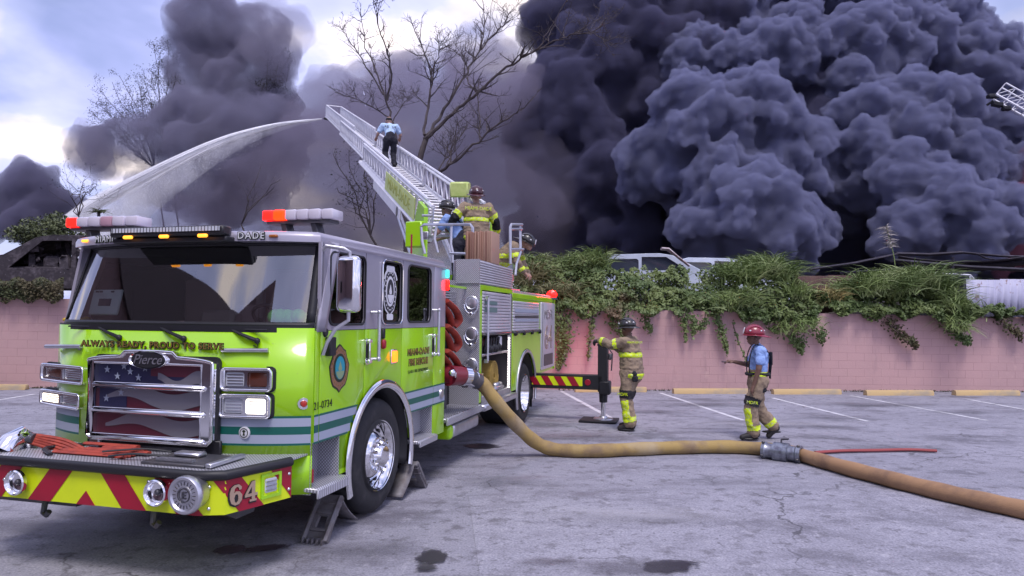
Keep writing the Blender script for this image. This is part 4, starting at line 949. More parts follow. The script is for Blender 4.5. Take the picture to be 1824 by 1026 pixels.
for z in (2.02, 1.60, 1.18):
    b = MB(); b.lathe([(0, .03), (.05, .03), (.075, .022), (.085, .03), (.095, .022), (.10, 0)], FRONT(-.105, YB0-.025, z), 24); cp = P(b, 'outlet_cap', M_ALU, bulk)
    b = MB(); b.tube([(-.105+.10*math.cos(t), YB0-.06, z-.02+.13*math.sin(t)) for t in [math.pi+math.pi*i/10 for i in range(11)]], .01, 6).box((-.105, YB0-.065, z-.15), (.05, .025, .05), bevel=.01); P(b, 'cap_handle', M_CHROME, bulk)
b = MB()
for k in range(6): b.tube([(-.36, 2.0+.05*k, 1.0+.14*k), (-.15, 2.0+.05*k, 1.0+.14*k)], .02, 8)
P(b, 'pump_lever', M_STEEL, bulk)
b = MB(); b.box((-.2, 2.47, .61), (.44, 1.3, .05), bevel=.01); st = P(b, 'pump_step', M_ALU)
b = MB(); b.box((.03, 2.47, .60), (.03, 1.32, .09), bevel=.008); P(b, 'step_edge', M_DPV, st)
b = MB()
for k in range(12): b.box((-.2, 1.9+.1*k, .64), (.4, .05, .012))
P(b, 'step_grip', M_DPH, st)
b = MB(); b.box((-.12, 2.62, .445), (.26, 1.0, .17), bevel=.05, seg=3); tk = P(b, 'running_tank', M_ALU)
b = MB(); b.box((-.12, 2.05, .445), (.27, .14, .18), bevel=.05, seg=3); P(b, 'tank_end', M_LIME, tk)
b = MB(); b.box((-.32, 2.3, .82), (.1, .6, .34)); P(b, 'gauge_panel', M_STEEL)
for (yy, zz) in ((2.1, .9), (2.25, .9), (2.1, .75), (2.25, .75)):
    b = MB(); b.box((-.265, yy, zz), (.01, .07, .10), bevel=.004); P(b, 'gauge', M_ALU)
# red intake valve with chrome couplings
b = MB(); b.cyl((-.5, 2.12, 1.12), (-.02, 2.12, 1.12), .12, seg=20).cyl((-.05, 2.05, 1.12), (.03, 2.32, 1.10), .125, .115, seg=20); val = P(b, 'intake_valve', mat('valve_red', (.20, .012, .025), .4, coat=.3))
b = MB(); b.cyl((.02, 2.30, 1.105), (.06, 2.40, 1.09), .13, seg=20).cyl((.06, 2.40, 1.09), (.12, 2.50, 1.05), .115, seg=20); P(b, 'coupling_ring', M_CHROME, val)
b = MB(); b.box((.06, 1.98, 1.13), (.05, .22, .06), bevel=.02, rot=(R(-20), 0, R(15))).sphere((.06, 1.88, 1.17), .045); P(b, 'valve_handle', M_CHROME, val)
b = MB()
for k in range(6):
    a = 2*math.pi*k/6; b.box((.05+.03*math.cos(a), 2.38+.0*math.cos(a), 1.095+.14*math.sin(a)), (.06, .05, .05), bevel=.012, rot=(a, 0, 0))
P(b, 'coupling_lug', M_STEEL, val)

# body: box, frames, doors ---------------------------------------------------------
b = MB(); b.box((-1.23, (YB1+YB2)/2, 1.72), (2.42, YB2-YB1-.02, .88)); b.box((-1.23, 7.4, 1.05), (2.42, 1.7, .54)); body = P(b, 'body', M_LIME)
b = MB(); b.box((-1.44, (YB0+YB1)/2, 1.5), (1.98, YB1-YB0-.04, 1.6)); P(b, 'body_core', M_DARK)
b = MB(); b.box((-1.23, 5.9, 2.24), (2.40, 4.7, .06), bevel=.01); P(b, 'top_deck', M_DPH)
def fpost(y0, y1, z0, z1, m=None, x=.0, name='body_frame', par=None):
    b = MB(); b.box((x-.03, (y0+y1)/2, (z0+z1)/2), (.06, y1-y0, z1-z0), bevel=.006); return P(b, name, m or M_LIME, par or body)
fpost(YB0, YB0+.10, .66, 2.27); fpost(YB0+.10, YB1, 2.20, 2.27); fpost(YB0+.10, YB1, .64, .74, M_ALU); fpost(YB1-.10, YB1, .70, 2.20, M_ALU)
b = MB(); b.box((-.05, (YB0+YB1)/2, .60), (.30, YB1-YB0, .09), bevel=.02); P(b, 'sill', M_ALU, body)
def rollup(y0, y1, z0, z1, name='roller_door', x=-.01, m=None, pitch=.045):
    b = MB(); n = int((z1-z0)/pitch); 
    b.box((x-.03, (y0+y1)/2, (z0+z1)/2), (.02, y1-y0, z1-z0)); d = P(b, name, M_STEEL, body)
    for i in range(n):
        bb = MB(); bb.box((x, (y0+y1)/2, z0+pitch*(i+.5)), (.03, y1-y0, pitch-.005), bevel=.008); P(bb, 'slat', m or M_ALUP, d)
    return d
M_ALUP = mat('pale_roller_slat', (.62, .60, .66), .38, metal=.25, var=((.5, .48, .54), 2, .4, .8))
d = rollup(YB0+.12, YB1-.11, 1.60, 2.19)
b = MB(); b.box((.008, 3.62, 1.93), (.006, .62, .07)).box((.008, 3.62, 2.03), (.006, .62, .05)); P(b, 'door_stripe', mat('grey_green_stripe', (.14, .22, .22), .4), d)
b = MB(); b.box((.01, (YB0+YB1)/2, 1.585), (.05, YB1-YB0-.24, .03), bevel=.008); P(b, 'door_bar', M_STEEL, d)
b = MB(); b.tube([(.05, 3.34, 1.22), (.05, 3.34, 2.1)], .018, 8).box((.03, 3.34, 2.1), (.05, .06, .05)).box((.03, 3.34, 1.22), (.05, .06, .05)); P(b, 'body_grab_rail', M_ALU, body)
# open compartment
b = MB(); b.box((-.44, (YB0+YB1)/2, 1.1), (.02, YB1-YB0-.2, .9)).box((-.22, YB0+.11, 1.1), (.44, .02, .9)).box((-.22, YB1-.11, 1.1), (.44, .02, .9)); comp = P(b, 'compartment', mat('compartment_lining', (.09, .08, .085), .6))
b = MB(); b.box((-.2, (YB0+YB1)/2, 1.30), (.40, YB1-YB0-.24, .03), bevel=.006); P(b, 'shelf', M_ALU, comp)
b = MB(); b.box((-.02, YB1-.135, 1.12), (.025, .03, .86)); lc = P(b, 'led_channel', M_WHITE, comp)
for i in range(20):
    bb = MB(); bb.box((-.005, YB1-.150, .74+i*.04), (.016, .03, .022)); P(bb, 'led', M_LLED, comp)
# upper silver locker beside the platform
b = MB(); b.box((-.20, (YB0+YB1)/2, 2.44), (.38, YB1-YB0, .33), bevel=.006); lock = P(b, 'upper_locker', M_ALU)
for i in range(9):
    bb = MB(); bb.box((-.004, (YB0+YB1)/2, 2.30+i*.035), (.02, YB1-YB0-.01, .024), bevel=.008); P(bb, 'locker_rib', M_ALUP, lock)
b = MB(); b.box((-.1, YB1+.1, 2.46), (.16, .14, .12), bevel=.02); P(b, 'red_lamp_lens', mat('pink_red_lens', (.62, .18, .2), .3), lock)
# rear part of the body
fpost(YB1+.02, YB2, 2.14, 2.22); fpost(YB2-.07, YB2, .78, 2.14, None)
d2 = rollup(YB1+.06, 6.78, 1.60, 2.12, m=M_ALUP)
for z, h, m in ((1.94, .06, M_GREY), (1.84, .04, M_STEEL), (1.78, .04, M_GREY)):
    b = MB(); b.box((.009, (YB1+6.84)/2, z), (.004, 1.7, h)); P(b, 'door_stripe', m, d2)
b = MB(); b.box((.02, 5.8, 1.585), (.04, 1.9, .03), bevel=.006)
P(b, 'door_bar', M_STEEL, d2)
for y in (4.95, 5.5, 6.1, 6.7):
    b = MB(); b.box((.03, y, 1.57), (.05, .09, .08), bevel=.015); P(b, 'bar_latch', M_BLACK, d2)
b = MB(); b.plate([(YB1+.0, 1.57), (YB1, .66), (RY-AR-.02, .66)] + [(RY-(AR+.01)*math.cos(math.pi*i/20), .60+(AR+.01)*math.sin(math.pi*i/20)) for i in range(1, 20)] + [(RY+AR+.02, .66), (6.84, .72), (6.84, 1.57)], .04, SIDE(.012)); P(b, 'rear_wing', M_LIME, body)
arch_trim(RY, .57, AR, .06, 'rear_arch_trim', M_ALU, parent=None)
for y0, y1 in ((6.90, 8.17),):
    b = MB(); b.plate(rrect(y0, .84, y1, 2.12, .03), .03, SIDE(.014), bevel=.006); rc = P(b, 'rear_locker_door', M_ALUP, body)
    b = MB(); b.box((.022, 6.96, 1.5), (.02, .03, 1.2)); P(b, 'door_edge', M_ALU, rc)
    lettering('MDFR', .26, M_ALU, rc, SIDE(.018, (y0+y1)/2, 1.88), extrude=.001, sx=1.2)
    lettering('64', .62, M_ALU, rc, SIDE(.018, (y0+y1)/2+.02, 1.42), outline=(M_GOLD, .012), extrude=.001, sx=1.2)
    b = MB(); b.plate(rrect(y0+.25, .90, y1-.2, 1.12, .02), .004, SIDE(.02)); P(b, 'locker_vent', M_STEEL, rc)
# warning lamp on the rear corner, lit, and its light
yq = 8.12; b = MB(); b.sphere((-.03, yq-.05, 2.30), (.11, .13, .09)); beac = P(b, 'rear_beacon', M_LRED)
b = MB(); b.cyl((-.03, yq-.05, 2.20), (-.03, yq-.05, 2.24), .12, seg=16); P(b, 'beacon_base', M_STEEL, beac)
b = MB(); b.sphere((-.0, yq-.09, 2.305), (.045, .05, .04)); P(b, 'beacon_core', lamp_mat('beacon_core', (1, .5, .06), 3.0), beac)
b = MB(); b.box((-.25, YB2+.03, 1.35), (.22, .05, .12), bevel=.02); rl = P(b, 'rear_warning_lamp', M_LRED)
def lamp(name, kind, loc, energy, col, target=None, size=.1, ang=None, blend=.9):
    l = bpy.data.lights.new(name, kind); l.energy = energy; l.color = col
    if kind == 'SPOT': l.spot_size = R(ang); l.spot_blend = blend; l.shadow_soft_size = size
    elif kind == 'POINT': l.shadow_soft_size = size
    o = bpy.data.objects.new(name, l); COL.objects.link(o); o.location = loc
    if target is not None: o.rotation_euler = (Vector(loc)-Vector(target)).to_track_quat('Z', 'Y').to_euler()
    return o
pw = truck_to_world(.05, YB2+.18, 1.35); lamp('rear_warning_light', 'SPOT', pw, 95, (1, .06, .14), target=at(1030, 640, 17.7), ang=38)
pw = truck_to_world(.02, yq+.0, 2.50); lamp('beacon_light', 'POINT', pw, 26, (1, .05, .05), size=.08)

# outrigger ---------------------------------------------------------------------------
OY = 6.50
b = MB(); b.box((.45, OY, .69), (1.55, .20, .26), bevel=.008); outr = P(b, 'outrigger_beam', M_BLACK)
b = MB(); b.box((.42, OY-.103, .70), (.92, .004, .16)); P(b, 'reflective_panel', M_YEL, outr)
for k in range(4):
    b = MB(); x = -.01+k*.235; b.plate([(x, .62), (x+.13, .62), (x+.03, .78), (x-.10, .78)][::1], .003, FRONT(0, OY-.1085, 0)); P(b, 'red_stripe', M_RED, outr)
b = MB(); b.lathe([(0, .004), (.05, .004), (.055, 0)], FRONT(.975, OY-.108, .69), 20); P(b, 'red_reflector', M_RED, outr)
b = MB(); b.box((1.235, OY, .96), (.17, .20, .86), bevel=.01).box((1.235, OY, 1.36), (.19, .22, .04), bevel=.006).box((1.27, OY, .60), (.20, .22, .24), bevel=.02).cyl((1.24, OY, .56), (1.24, OY, .34), .08, .07, seg=14); leg = P(b, 'outrigger_leg', M_BLACK)
b = MB(); b.cyl((1.24, OY, .36), (1.24, OY, .10), .042, seg=16); P(b, 'jack_piston', M_CHROME, leg)
b = MB(); b.lathe([(0, .10), (.06, .10), (.08, .075), (.17, .06), (.175, .045), (0, .045)], Matrix.Translation((1.24, OY, 0)), 24); P(b, 'jack_foot', M_ALU, leg)
b = MB(); b.box((1.36, OY-.05, 1.15), (.06, .08, .12), bevel=.02).tube([(1.33, OY, 1.3), (1.40, OY-.02, 1.2), (1.38, OY, .9)], .012, 6); P(b, 'jack_valve', M_STEEL, leg)
pd = truck_to_world(1.17, OY-.02, .026); b = MB(); b.box((0, 0, 0), (.66, .52, .038), bevel=.012)
tag(b.build('outrigger_pad', mat('pad_black', (.02, .02, .024), .6), None, pd, (0, 0, -TA)), 'black square ground pad under the outrigger foot', 'outrigger pad')

# aerial ladder -----------------------------------------------------------------------
LA = at(800, 375, 13.2); LB = at(594, 204, 36.0)
la, lb = w2t(LA), w2t(LB)
ld = (lb-la).normalized(); lr = ld.cross(Vector((0, 0, 1))).normalized(); lu = lr.cross(ld).normalized(); LL = (lb-la).length
def lp(s, x, h): return la + ld*s + lr*x + lu*h
def truss(name, s0, s1, w, h, base, bay, r=.026, par=None, m=None):
    out = None
    for sd in (-1, 1):
        b = MB(); n = max(2, int((s1-s0)/bay)); x = sd*w/2
        b.tube([lp(s0, x, base), lp(s1, x, base)], r*1.7, 6).tube([lp(s0, x, base+h), lp(s1, x, base+h)], r*1.25, 6).tube([lp(s0, x, base+h*.14), lp(s1, x, base+h*.14)], r*.8, 6)
        for i in range(n+1):
            s = s0+(s1-s0)*i/n; b.tube([lp(s, x, base), lp(s, x, base+h)], r*.75, 5)
            if i < n: b.tube([lp(s, x, base+h*(.1)), lp(s0+(s1-s0)*(i+1)/n, x, base+h)], r*.62, 5)
        o = P(b, name, m or M_ALUW, par)
        if out is None: out = o; par = par or o
    k = int((s1-s0)/.35); b = MB()
    for i in range(k+1):
        s = s0+(s1-s0)*i/k; b.tube([lp(s, -w/2, base), lp(s, w/2, base)], r*.8, 5)
    o = P(b, 'rungs', m or M_ALUW, par); o['kind'] = 'stuff'
    return out
base = truss('base_section', -.9, LL*.34, 1.06, .50, -.30, .50, .034)
mids = truss('middle_section', LL*.18, LL*.66, .90, .52, -.22, .48, .030)
flys = truss('fly_section', LL*.5, LL*1.0, .74, .58, -.15, .46, .030)
# lime name panel on the base section, white plate further out
def lplate(s0, s1, h0, h1, x, name, m, par):
    b = MB(); V = [lp(s0, x, h0), lp(s1, x, h0), lp(s1, x, h1), lp(s0, x, h1)]; q = [v - lr*.02 for v in V]
    vs = [b.bm.verts.new(v) for v in V] + [b.bm.verts.new(v) for v in q]
    for f in ((0, 1, 2, 3), (7, 6, 5, 4), (0, 4, 5, 1), (1, 5, 6, 2), (2, 6, 7, 3), (3, 7, 4, 0)): b.bm.faces.new([vs[i] for i in f])
    return P(b, name, m, par, ang=0)
M_LIMEP = mat('pale_lime_panel', (.60, .70, .24), .4, var=((.48, .6, .16), 5, .45, .65))
lplate(LL*.015, LL*.155, -.30, .12, -.585, 'name_panel', M_LIMEP, base)
me = text_mesh('MIAMI-DADE', .34, extrude=.002, sx=1.45); me.transform(basis(-ld, lu, -lr, lp(LL*.085, -.61, -.09))); link('panel_lettering', me, mat('panel_gold', (.42, .46, .06), .5), base)
wp = lplate(LL*.065, LL*.225, -.58, -.36, -.60, 'white_plate', M_ALUW, base)
b = MB(); b.lathe([(0, .006), (.10, .006), (.11, 0)], basis(-ld, lu, -lr, lp(LL*.08, -.625, -.47)), 20); P(b, 'plate_roundel', M_STEEL, base)
# heavy bottom rails and hydraulic ram
for sd in (-1, 1):
    b = MB(); b.tube([lp(-.9, sd*.54, -.36), lp(LL*.36, sd*.54, -.36)], .075, 6); P(b, 'bottom_rail', M_ALUW, base)
    b = MB(); b.tube([lp(-.5, sd*.54, .27), lp(LL*.34, sd*.54, .27)], .03, 6); P(b, 'hand_rail', M_ALUW, base)
tt = Vector((la.x, la.y, 0))
b = MB(); b.cyl((tt.x, tt.y, 2.26), (tt.x, tt.y, 2.42), .85, seg=28).cyl((tt.x, tt.y, 2.42), (tt.x, tt.y, 2.6), .55, seg=24); turn = P(b, 'turntable', M_LIME)
for sd in (-1, 1):
    b = MB(); x = sd*.62
    A0 = tt + lr*x; hd = Vector((ld.x, ld.y, 0)).normalized()
    pts = [A0 - hd*.75 + Vector((0, 0, 2.42)), A0 + hd*.55 + Vector((0, 0, 2.42)), A0 + hd*.40 + Vector((0, 0, 3.3)), A0 - hd*.25 + Vector((0, 0, la.z+.1)), A0 - hd*.75 + Vector((0, 0, la.z-.1))]
    vs = [b.bm.verts.new(p - lr*.035) for p in pts] + [b.bm.verts.new(p + lr*.035) for p in pts]; n = len(pts)
    b.bm.faces.new(vs[:n]); b.bm.faces.new(vs[n:][::-1])
    for i in range(n): b.bm.faces.new((vs[i], vs[(i+1) % n], vs[n+(i+1) % n], vs[n+i]))
    P(b, 'turntable_upright', M_LIME, turn, ang=0)
    b = MB(); b.tube([tuple(A0*1.0 + hd*.5 + Vector((0, 0, 2.55)) - lr*sd*.2), tuple(lp(LL*.16, sd*.42, -.38))], .07, 10); P(b, 'lift_ram', M_ALU, turn)
c = w2t(at(741, 418, 12.3)); b = MB(); b.box(c, (.34, .20, .46), bevel=.02, rot=(0, 0, R(-8))); P(b, 'control_box', M_LIME, turn)
c = w2t(at(757, 420, 12.0)); b = MB(); b.box(c, (.14, .06, .14), bevel=.01).box(c+Vector((.02, -.03, 0)), (.06, .03, .06)); P(b, 'control_gauge', M_ALU, turn)
c = w2t(at(820, 338, 13.5)); b = MB(); b.box(c, (.36, .40, .30), bevel=.03, rot=(R(10), 0, R(10))); P(b, 'ladder_cradle_box', M_LIMEP, turn)
c = w2t(at(733, 430, 9.7)); b = MB(); b.cyl(c+Vector((0, 0, -.25)), c+Vector((0, 0, .10)), .014, seg=8); P(b, 'red_marker_pole', M_RED)
# nozzle at the ladder tip
NT = w2t(at(577, 211, 36.2)); b = MB()
b.tube([lp(LL-.5, 0, -.12), lp(LL-.05, 0, -.25), NT + (lb-NT)*.35 - lu*.1, NT], [.10, .10, .07, .05], 10).sphere(lp(LL-.1, 0, -.22), .16).box(lp(LL-.35, 0, -.26), (.4, .3, .2), bevel=.04); P(b, 'water_cannon', M_BLACK, flys)
b = MB()
for sd in (-1, 1): b.tube([lp(LL, sd*.37, -.12), lp(LL+.12, sd*.37, .2), lp(LL+.02, sd*.37, .44)], .03, 6)
b.tube([lp(LL+.02, -.37, .43), lp(LL+.02, .37, .43)], .025, 6); P(b, 'tip_frame', M_ALUW, flys)
# railings of the operator platform
def railing(pts, posts, name='platform_railing', r=.024):
    b = MB(); b.tube(pts, r, 8)
    for q in posts: b.tube(q, r*.9, 8)
    return P(b, name, M_ALU)
def R2(px, py, y): x, z = Fp(px, py, y); return Vector((x, y, z))
railing([R2(757, 452, 4.6), R2(752, 430, 4.6), R2(750, 404, 4.6), R2(756, 400, 4.6), R2(838, 400, 4.2), R2(842, 406, 4.2), R2(842, 418, 4.2)], [[R2(778, 400, 4.5), R2(774, 425, 4.5), R2(780, 450, 4.5)], [R2(804, 400, 4.4), R2(803, 435, 4.4), R2(806, 448, 4.4), R2(806, 468, 4.4)], [R2(802, 451, 4.4), R2(830, 452, 4.3)], [R2(752, 384, 4.9), R2(770, 384, 4.9)]])
railing([R2(909, 470, 5.0), R2(909, 404, 5.0), R2(911, 400, 5.0), R2(930, 400, 5.4), R2(927, 405, 5.4), R2(927, 447, 5.4)], [[R2(910, 444, 5.0), R2(932, 444, 5.4)], [R2(928, 448, 5.4), R2(920, 470, 5.3), R2(918, 490, 5.2)], [R2(910, 408, 5.0), R2(930, 408, 5.4)]])
b = MB(); b.box((-.85, 5.35, 2.30), (1.3, 1.5, .05), bevel=.01); P(b, 'operator_platform', M_DPH)

# ------------------------------------------------------------------ loose things on and round the truck
tmp = lambda v: truck_to_world(*v)
def tthing(b, name, m, lab, cat, group=None, **k):
    o = b.build(name, m, None, TP, (0, 0, -TA), **k); return tag(o, lab, cat, group)
M_HOSE = mat('tan_supply_hose', (.36, .25, .085), .78, var=((.22, .15, .085), 3.5, .45, .68), var2=((.40, .32, .20), 1.2, .50, .66), bump=(90, .6, .005))
M_HOSE2 = mat('brown_supply_hose', (.36, .21, .11), .78, var=((.22, .13, .08), 3.5, .45, .68), var2=((.42, .29, .18), 1.2, .52, .68), bump=(90, .6, .005))
M_WEB = mat('orange_red_hose', (.40, .06, .035), .7, var=((.26, .04, .03), 12, .45, .65))
def smoothpts(pts, n=8):
    out = []; P_ = [Vector(p) for p in pts]
    for i in range(len(P_)-1):
        p0, p1, p2, p3 = P_[max(0, i-1)], P_[i], P_[i+1], P_[min(len(P_)-1, i+2)]
        for k in range(n):
            t = k/n; out.append(.5*((2*p1)+(p2-p0)*t+(2*p0-5*p1+4*p2-p3)*t*t+(3*p1-p0-3*p2+p3)*t**3))
    out.append(P_[-1]); return out
h0 = truck_to_world(.10, 2.47, 1.06); HR = .088
path = [h0, truck_to_world(.20, 2.62, .98), at(884, 716, 8.85), at(925, 762, 9.05), at(958, 790, 9.2)] + [gnd(px, py, HR) for px, py in ((992, 801), (1050, 803), (1130, 800), (1210, 797), (1300, 796), (1376, 801))]
hp = smoothpts(path, 8); rr = [HR*(1+.05*math.sin(i*.9)) for i in range(len(hp))]
b = MB(); b.tube(hp, rr, 16); sh = tag(b.build('supply_hose', M_HOSE, ang=60), 'thick tan supply hose curving from the truck inlet across the ground', 'hose')
b = MB(); b.cyl(h0 + Vector((-.03, -.06, .03)), h0 + (path[1]-h0)*.6, .105, seg=18); b.build('hose_cuff', M_STEEL, sh)
path2 = [gnd(px, py, HR) for px, py in ((1408, 805), (1450, 817), (1510, 834), (1580, 852), (1660, 872), (1740, 890), (1824, 908), (1960, 938))]
hp = smoothpts(path2, 8); b = MB(); b.tube(hp, [HR*(1+.04*math.sin(i*.8)) for i in range(len(hp))], 16); tag(b.build('supply_hose', M_HOSE2, ang=60), 'brown supply hose running from the ground coupling to the right edge', 'hose')
# inline valve on the ground
vc = gnd(1392, 806, .10); dr = (path2[0]-path[-1]).normalized(); ve = empty('hose_valve', (vc.x, vc.y, 0), math.atan2(dr.y, dr.x)); tag(ve, 'silver inline hose valve joining the two supply hoses on the ground', 'valve')
b = MB(); My = basis((0, 1, 0), (0, 0, 1), (1, 0, 0), (0, 0, .10)); b.lathe([(.085, -.24), (.11, -.24), (.115, -.20), (.10, -.18), (.10, -.10), (.13, -.09), (.13, .09), (.10, .10), (.10, .18), (.118, .20), (.118, .25), (.085, .25)], My, 24); b.build('valve_body', mat('dull_silver', (.30, .32, .37), .38, metal=.8, var=((.16, .16, .2), 12, .45, .65)), ve)
for s in (-.22, .225):
    for k in range(4):
        a = 2*math.pi*k/4+.4; b = MB(); b.box((s, .125*math.cos(a), .10+.125*math.sin(a)), (.04, .03, .03), bevel=.008); b.build('coupling_lug', M_STEEL, ve)
b = MB(); b.tube([(0, 0, .22), (0, 0, .27), (.1, -.03, .29)], .014, 8); b.build('valve_lever', M_STEEL, ve)
# red hose beyond the valve
b = MB(); b.tube(smoothpts([gnd(px, py, .03) for px, py in ((1452, 806), (1500, 803), (1560, 802), (1620, 801), (1668, 803))]), .034, 10, flat=.6, up=(0, 0, 1)); tag(b.build('red_hose', mat('red_hose', (.30, .06, .06), .7)), 'thin red hose lying behind the brown supply hose', 'hose')
# wheel chocks: two hinged ramps, one before and one behind the front wheel
M_CHOCK = mat('weathered_chock', (.20, .19, .20), .6, metal=.35, var=((.12, .10, .10), 9, .45, .7))
def chock(loc, rz, lab, flip=1):
    e = empty('wheel_chock', loc, rz); tag(e, lab, 'wheel chock')
    w = .19
    b = MB(); b.plate([(-w/2-.02, 0), (w/2+.02, 0), (w/2-.01, .40), (-w/2+.01, .40)], .035, basis((1, 0, 0), (0, .62, .78), (0, -.78, .62), (0, -.23, .01)), holes=[[(-.045, .10), (.045, .10), (.04, .22), (-.04, .22)]]); b.build('ramp', M_CHOCK, e)
    for sx in (-1, 1):
        b = MB(); b.tube([(sx*w/2, -.24, .02), (sx*w/2, .02, .31)], .026, 6, up=(1, 0, 0)); b.build('ramp_rail', M_CHOCK, e)
    for t in (.0, .22, .62, .85, 1.0):
        b = MB(); b.box((0, -.22+.25*t, .02+.28*t), (w+.03, .03, .05 if t not in (0,) else .05), bevel=.006, rot=(R(48), 0, 0)); b.build('ramp_rung', M_CHOCK, e)
    b = MB()
    for k in range(5): b.box((-w/2+.012+k*w/4.4, -.255, .022), (.018, .05, .04), bevel=.004)
    b.build('ramp_teeth', M_CHOCK, e)
    def f(u, v): t = u*1.25; return (-.085+.17*v, .05+.17*t+.09*t*t*.6, .30-.25*t+.02*t*t*3*.5)
    b = MB(); b.grid(lambda u, v: f(u, v), 8, 2); b.build('wheel_plate', M_CHOCK, e, solid=.014)
chock(tmp((-.13, -.56, 0)), -TA, 'folding metal wheel chock standing in front of the front tyre')
chock(tmp((-.06, .93, 0)), -TA+math.pi, 'narrow metal wheel chock wedged behind the front tyre')
# folded red hose with straps on the bumper deck
b = MB(); zt = .80
xs0, zs0 = Fp(55, 780, -1.55); xs1, zs1 = Fp(170, 808, -1.5); xs2, zs2 = Fp(235, 826, -1.62)
for k in range(5):
    o_ = (k-2)*.022
    b.tube(smoothpts([(xs0, -1.56+o_*.3, zs0+o_*.6), ((xs0+xs1)/2, -1.53+o_*.5, (zs0+zs1)/2+o_*.9), (xs1, -1.52+o_, zs1-.02+o_*.3), (xs2, -1.60+o_*2, .795)], 6), .014, 6)
for k, (a, c, d_) in enumerate((((105, 823), (160, 812), (215, 818)), ((118, 828), (185, 822), (240, 832)), ((150, 828), (200, 815), (262, 822)), ((175, 818), (225, 828), (250, 838)), ((135, 820), (190, 830), (230, 836)))):
    pts = [Vector((Fp(q[0], q[1], -1.62+.02*k)[0], -1.66+.05*k, .79+.008*k)) for q in (a, c, d_)]
    b.tube(smoothpts(pts, 6), .026, 6, flat=.45, up=(0, 0, 1))
hs = tthing(b, 'folded_hose', M_WEB, 'orange red folded hose strapped on the front bumper deck', 'hose', ang=60)
b = MB(); b.tube(smoothpts([(-1.35, -1.68, .82), (-1.1, -1.55, .83), (-.95, -1.45, .80)]), .014, 6, flat=.5, up=(0, 0, 1)); b.build('hose_strap', M_BLACK, hs); b = MB(); b.tube(smoothpts([(-1.75, -1.75, .79), (-1.95, -1.6, .80), (-1.85, -1.35, .79)]), .022, 6, flat=.5, up=(0, 0, 1)); b.build('hose_strap', M_BLACK, hs); b = MB(); b.tube(smoothpts([(-1.25, -1.72, .80), (-1.05, -1.7, .825), (-.85, -1.6, .80)]), .016, 6, flat=.5, up=(0, 0, 1)); b.build('hose_strap', M_BLACK, hs)
b = MB(); b.cyl((xs0-.03, -1.56, zs0), (xs0+.05, -1.555, zs0-.004), .042, seg=12); b.build('hose_end', M_STEEL, hs)
# red pre-connected hoses hanging in the bay behind the cab
b = MB()
for k in range(3):
    z0 = 2.02-.30*k
    b.tube(smoothpts([(-.06, 1.95+.03*k, z0), (-.03, 2.2, z0-.10), (-.03, 2.35, z0-.22), (-.08, 2.30, z0-.30)]), .055, 10, flat=.5).tube(smoothpts([(-.10, 1.93, z0-.05), (-.08, 2.12, z0-.16), (-.08, 2.24, z0-.30)]), .05, 10, flat=.5)
tthing(b, 'preconnected_hose', M_WEB, 'red hose loops hanging in the bay just behind the cab', 'hose', ang=60)
# rolled hose and tools in the open locker
b = MB(); turns = 7; pts = []; yy, zz = 3.98, .97
for i in range(turns*20+1):
    a = 2*math.pi*i/20; r = .035+.028*i/20; pts.append((0, yy+r*math.cos(a), zz+r*math.sin(a)))
def roll(u, v):
    i = u*(len(pts)-1); j = int(min(len(pts)-2, i)); f = i-j; p = Vector(pts[j])*(1-f)+Vector(pts[j+1])*f; return (-.30+.26*v, p.y, p.z)
b.grid(roll, turns*20, 1); tthing(b, 'rolled_hose', mat('ochre_hose', (.42, .28, .06), .8, var=((.30, .19, .04), 6, .4, .7)), 'rolled ochre hose lying in the open body locker', 'hose', ang=0, solid=.018)
b = MB(); rg = random.Random(3)
for k in range(9): b.tube(smoothpts([(-.12+.02*k, 3.30+.02*k, 1.25-.05*k), (-.06, 3.36+.02*rg.random(), 1.05-.05*k), (-.08, 3.32+.03*rg.random(), .80)]), .02, 6)
tthing(b, 'rope_bundle', mat('pale_rope', (.44, .40, .22), .9), 'pale yellow rope bundle hanging at the locker front post', 'rope', ang=60)
b = MB(); b.box((-.2, 3.75, 1.42), (.3, .55, .20), bevel=.03); tb = tthing(b, 'tool_rack', mat('maroon_rack', (.10, .012, .018), .5), 'dark red rack with black tools on the locker shelf', 'tool rack')
for k in range(6):
    b = MB(); y = 3.45+.13*k; b.sphere((-.02, y, 1.37+.02*(k % 2)), (.05, .05, .06)).tube([(-.03, y, 1.33), (-.02, y+.03, 1.53)], .018, 6); b.build('tool', M_BLACK, tb)
b = MB(); b.box((-.03, 4.2, 1.47), (.05, .14, .16), bevel=.02); b.build('white_tool', M_WHITE, tb)
b = MB(); b.box((-.05, 3.85, .80), (.25, .6, .05), bevel=.02).box((-.02, 4.05, .84), (.1, .3, .05), bevel=.02); tthing(b, 'grey_board', M_ALU, 'flat grey board on the floor of the open locker', 'board')
# upright bundle of folded hose on the upper locker
b0x = Fp(836, 440, 3.9)[0]; b1x = Fp(884, 440, 3.9)[0]; n = 15; z0 = 2.60
hb = empty('hose_stack', tmp(((b0x+b1x)/2, 3.9, z0)), -TA); tag(hb, 'upright stack of folded brown hose before the platform firefighters', 'hose')
M_FOLD = [mat('folded_hose_%d' % k, c, .8) for k, c in enumerate(((.36, .20, .14), (.28, .15, .11), (.42, .26, .19)))]
for k in range(n):
    w = (b1x-b0x)/n; b = MB(); rg = random.Random(k); b.box(((k+.5)*w-(b1x-b0x)/2, rg.uniform(-.03, .03), .235+rg.uniform(-.012, .012)), (w*.94, .42, .47), bevel=.011, seg=2); b.build('hose_fold', M_FOLD[rg.randrange(3)], hb)
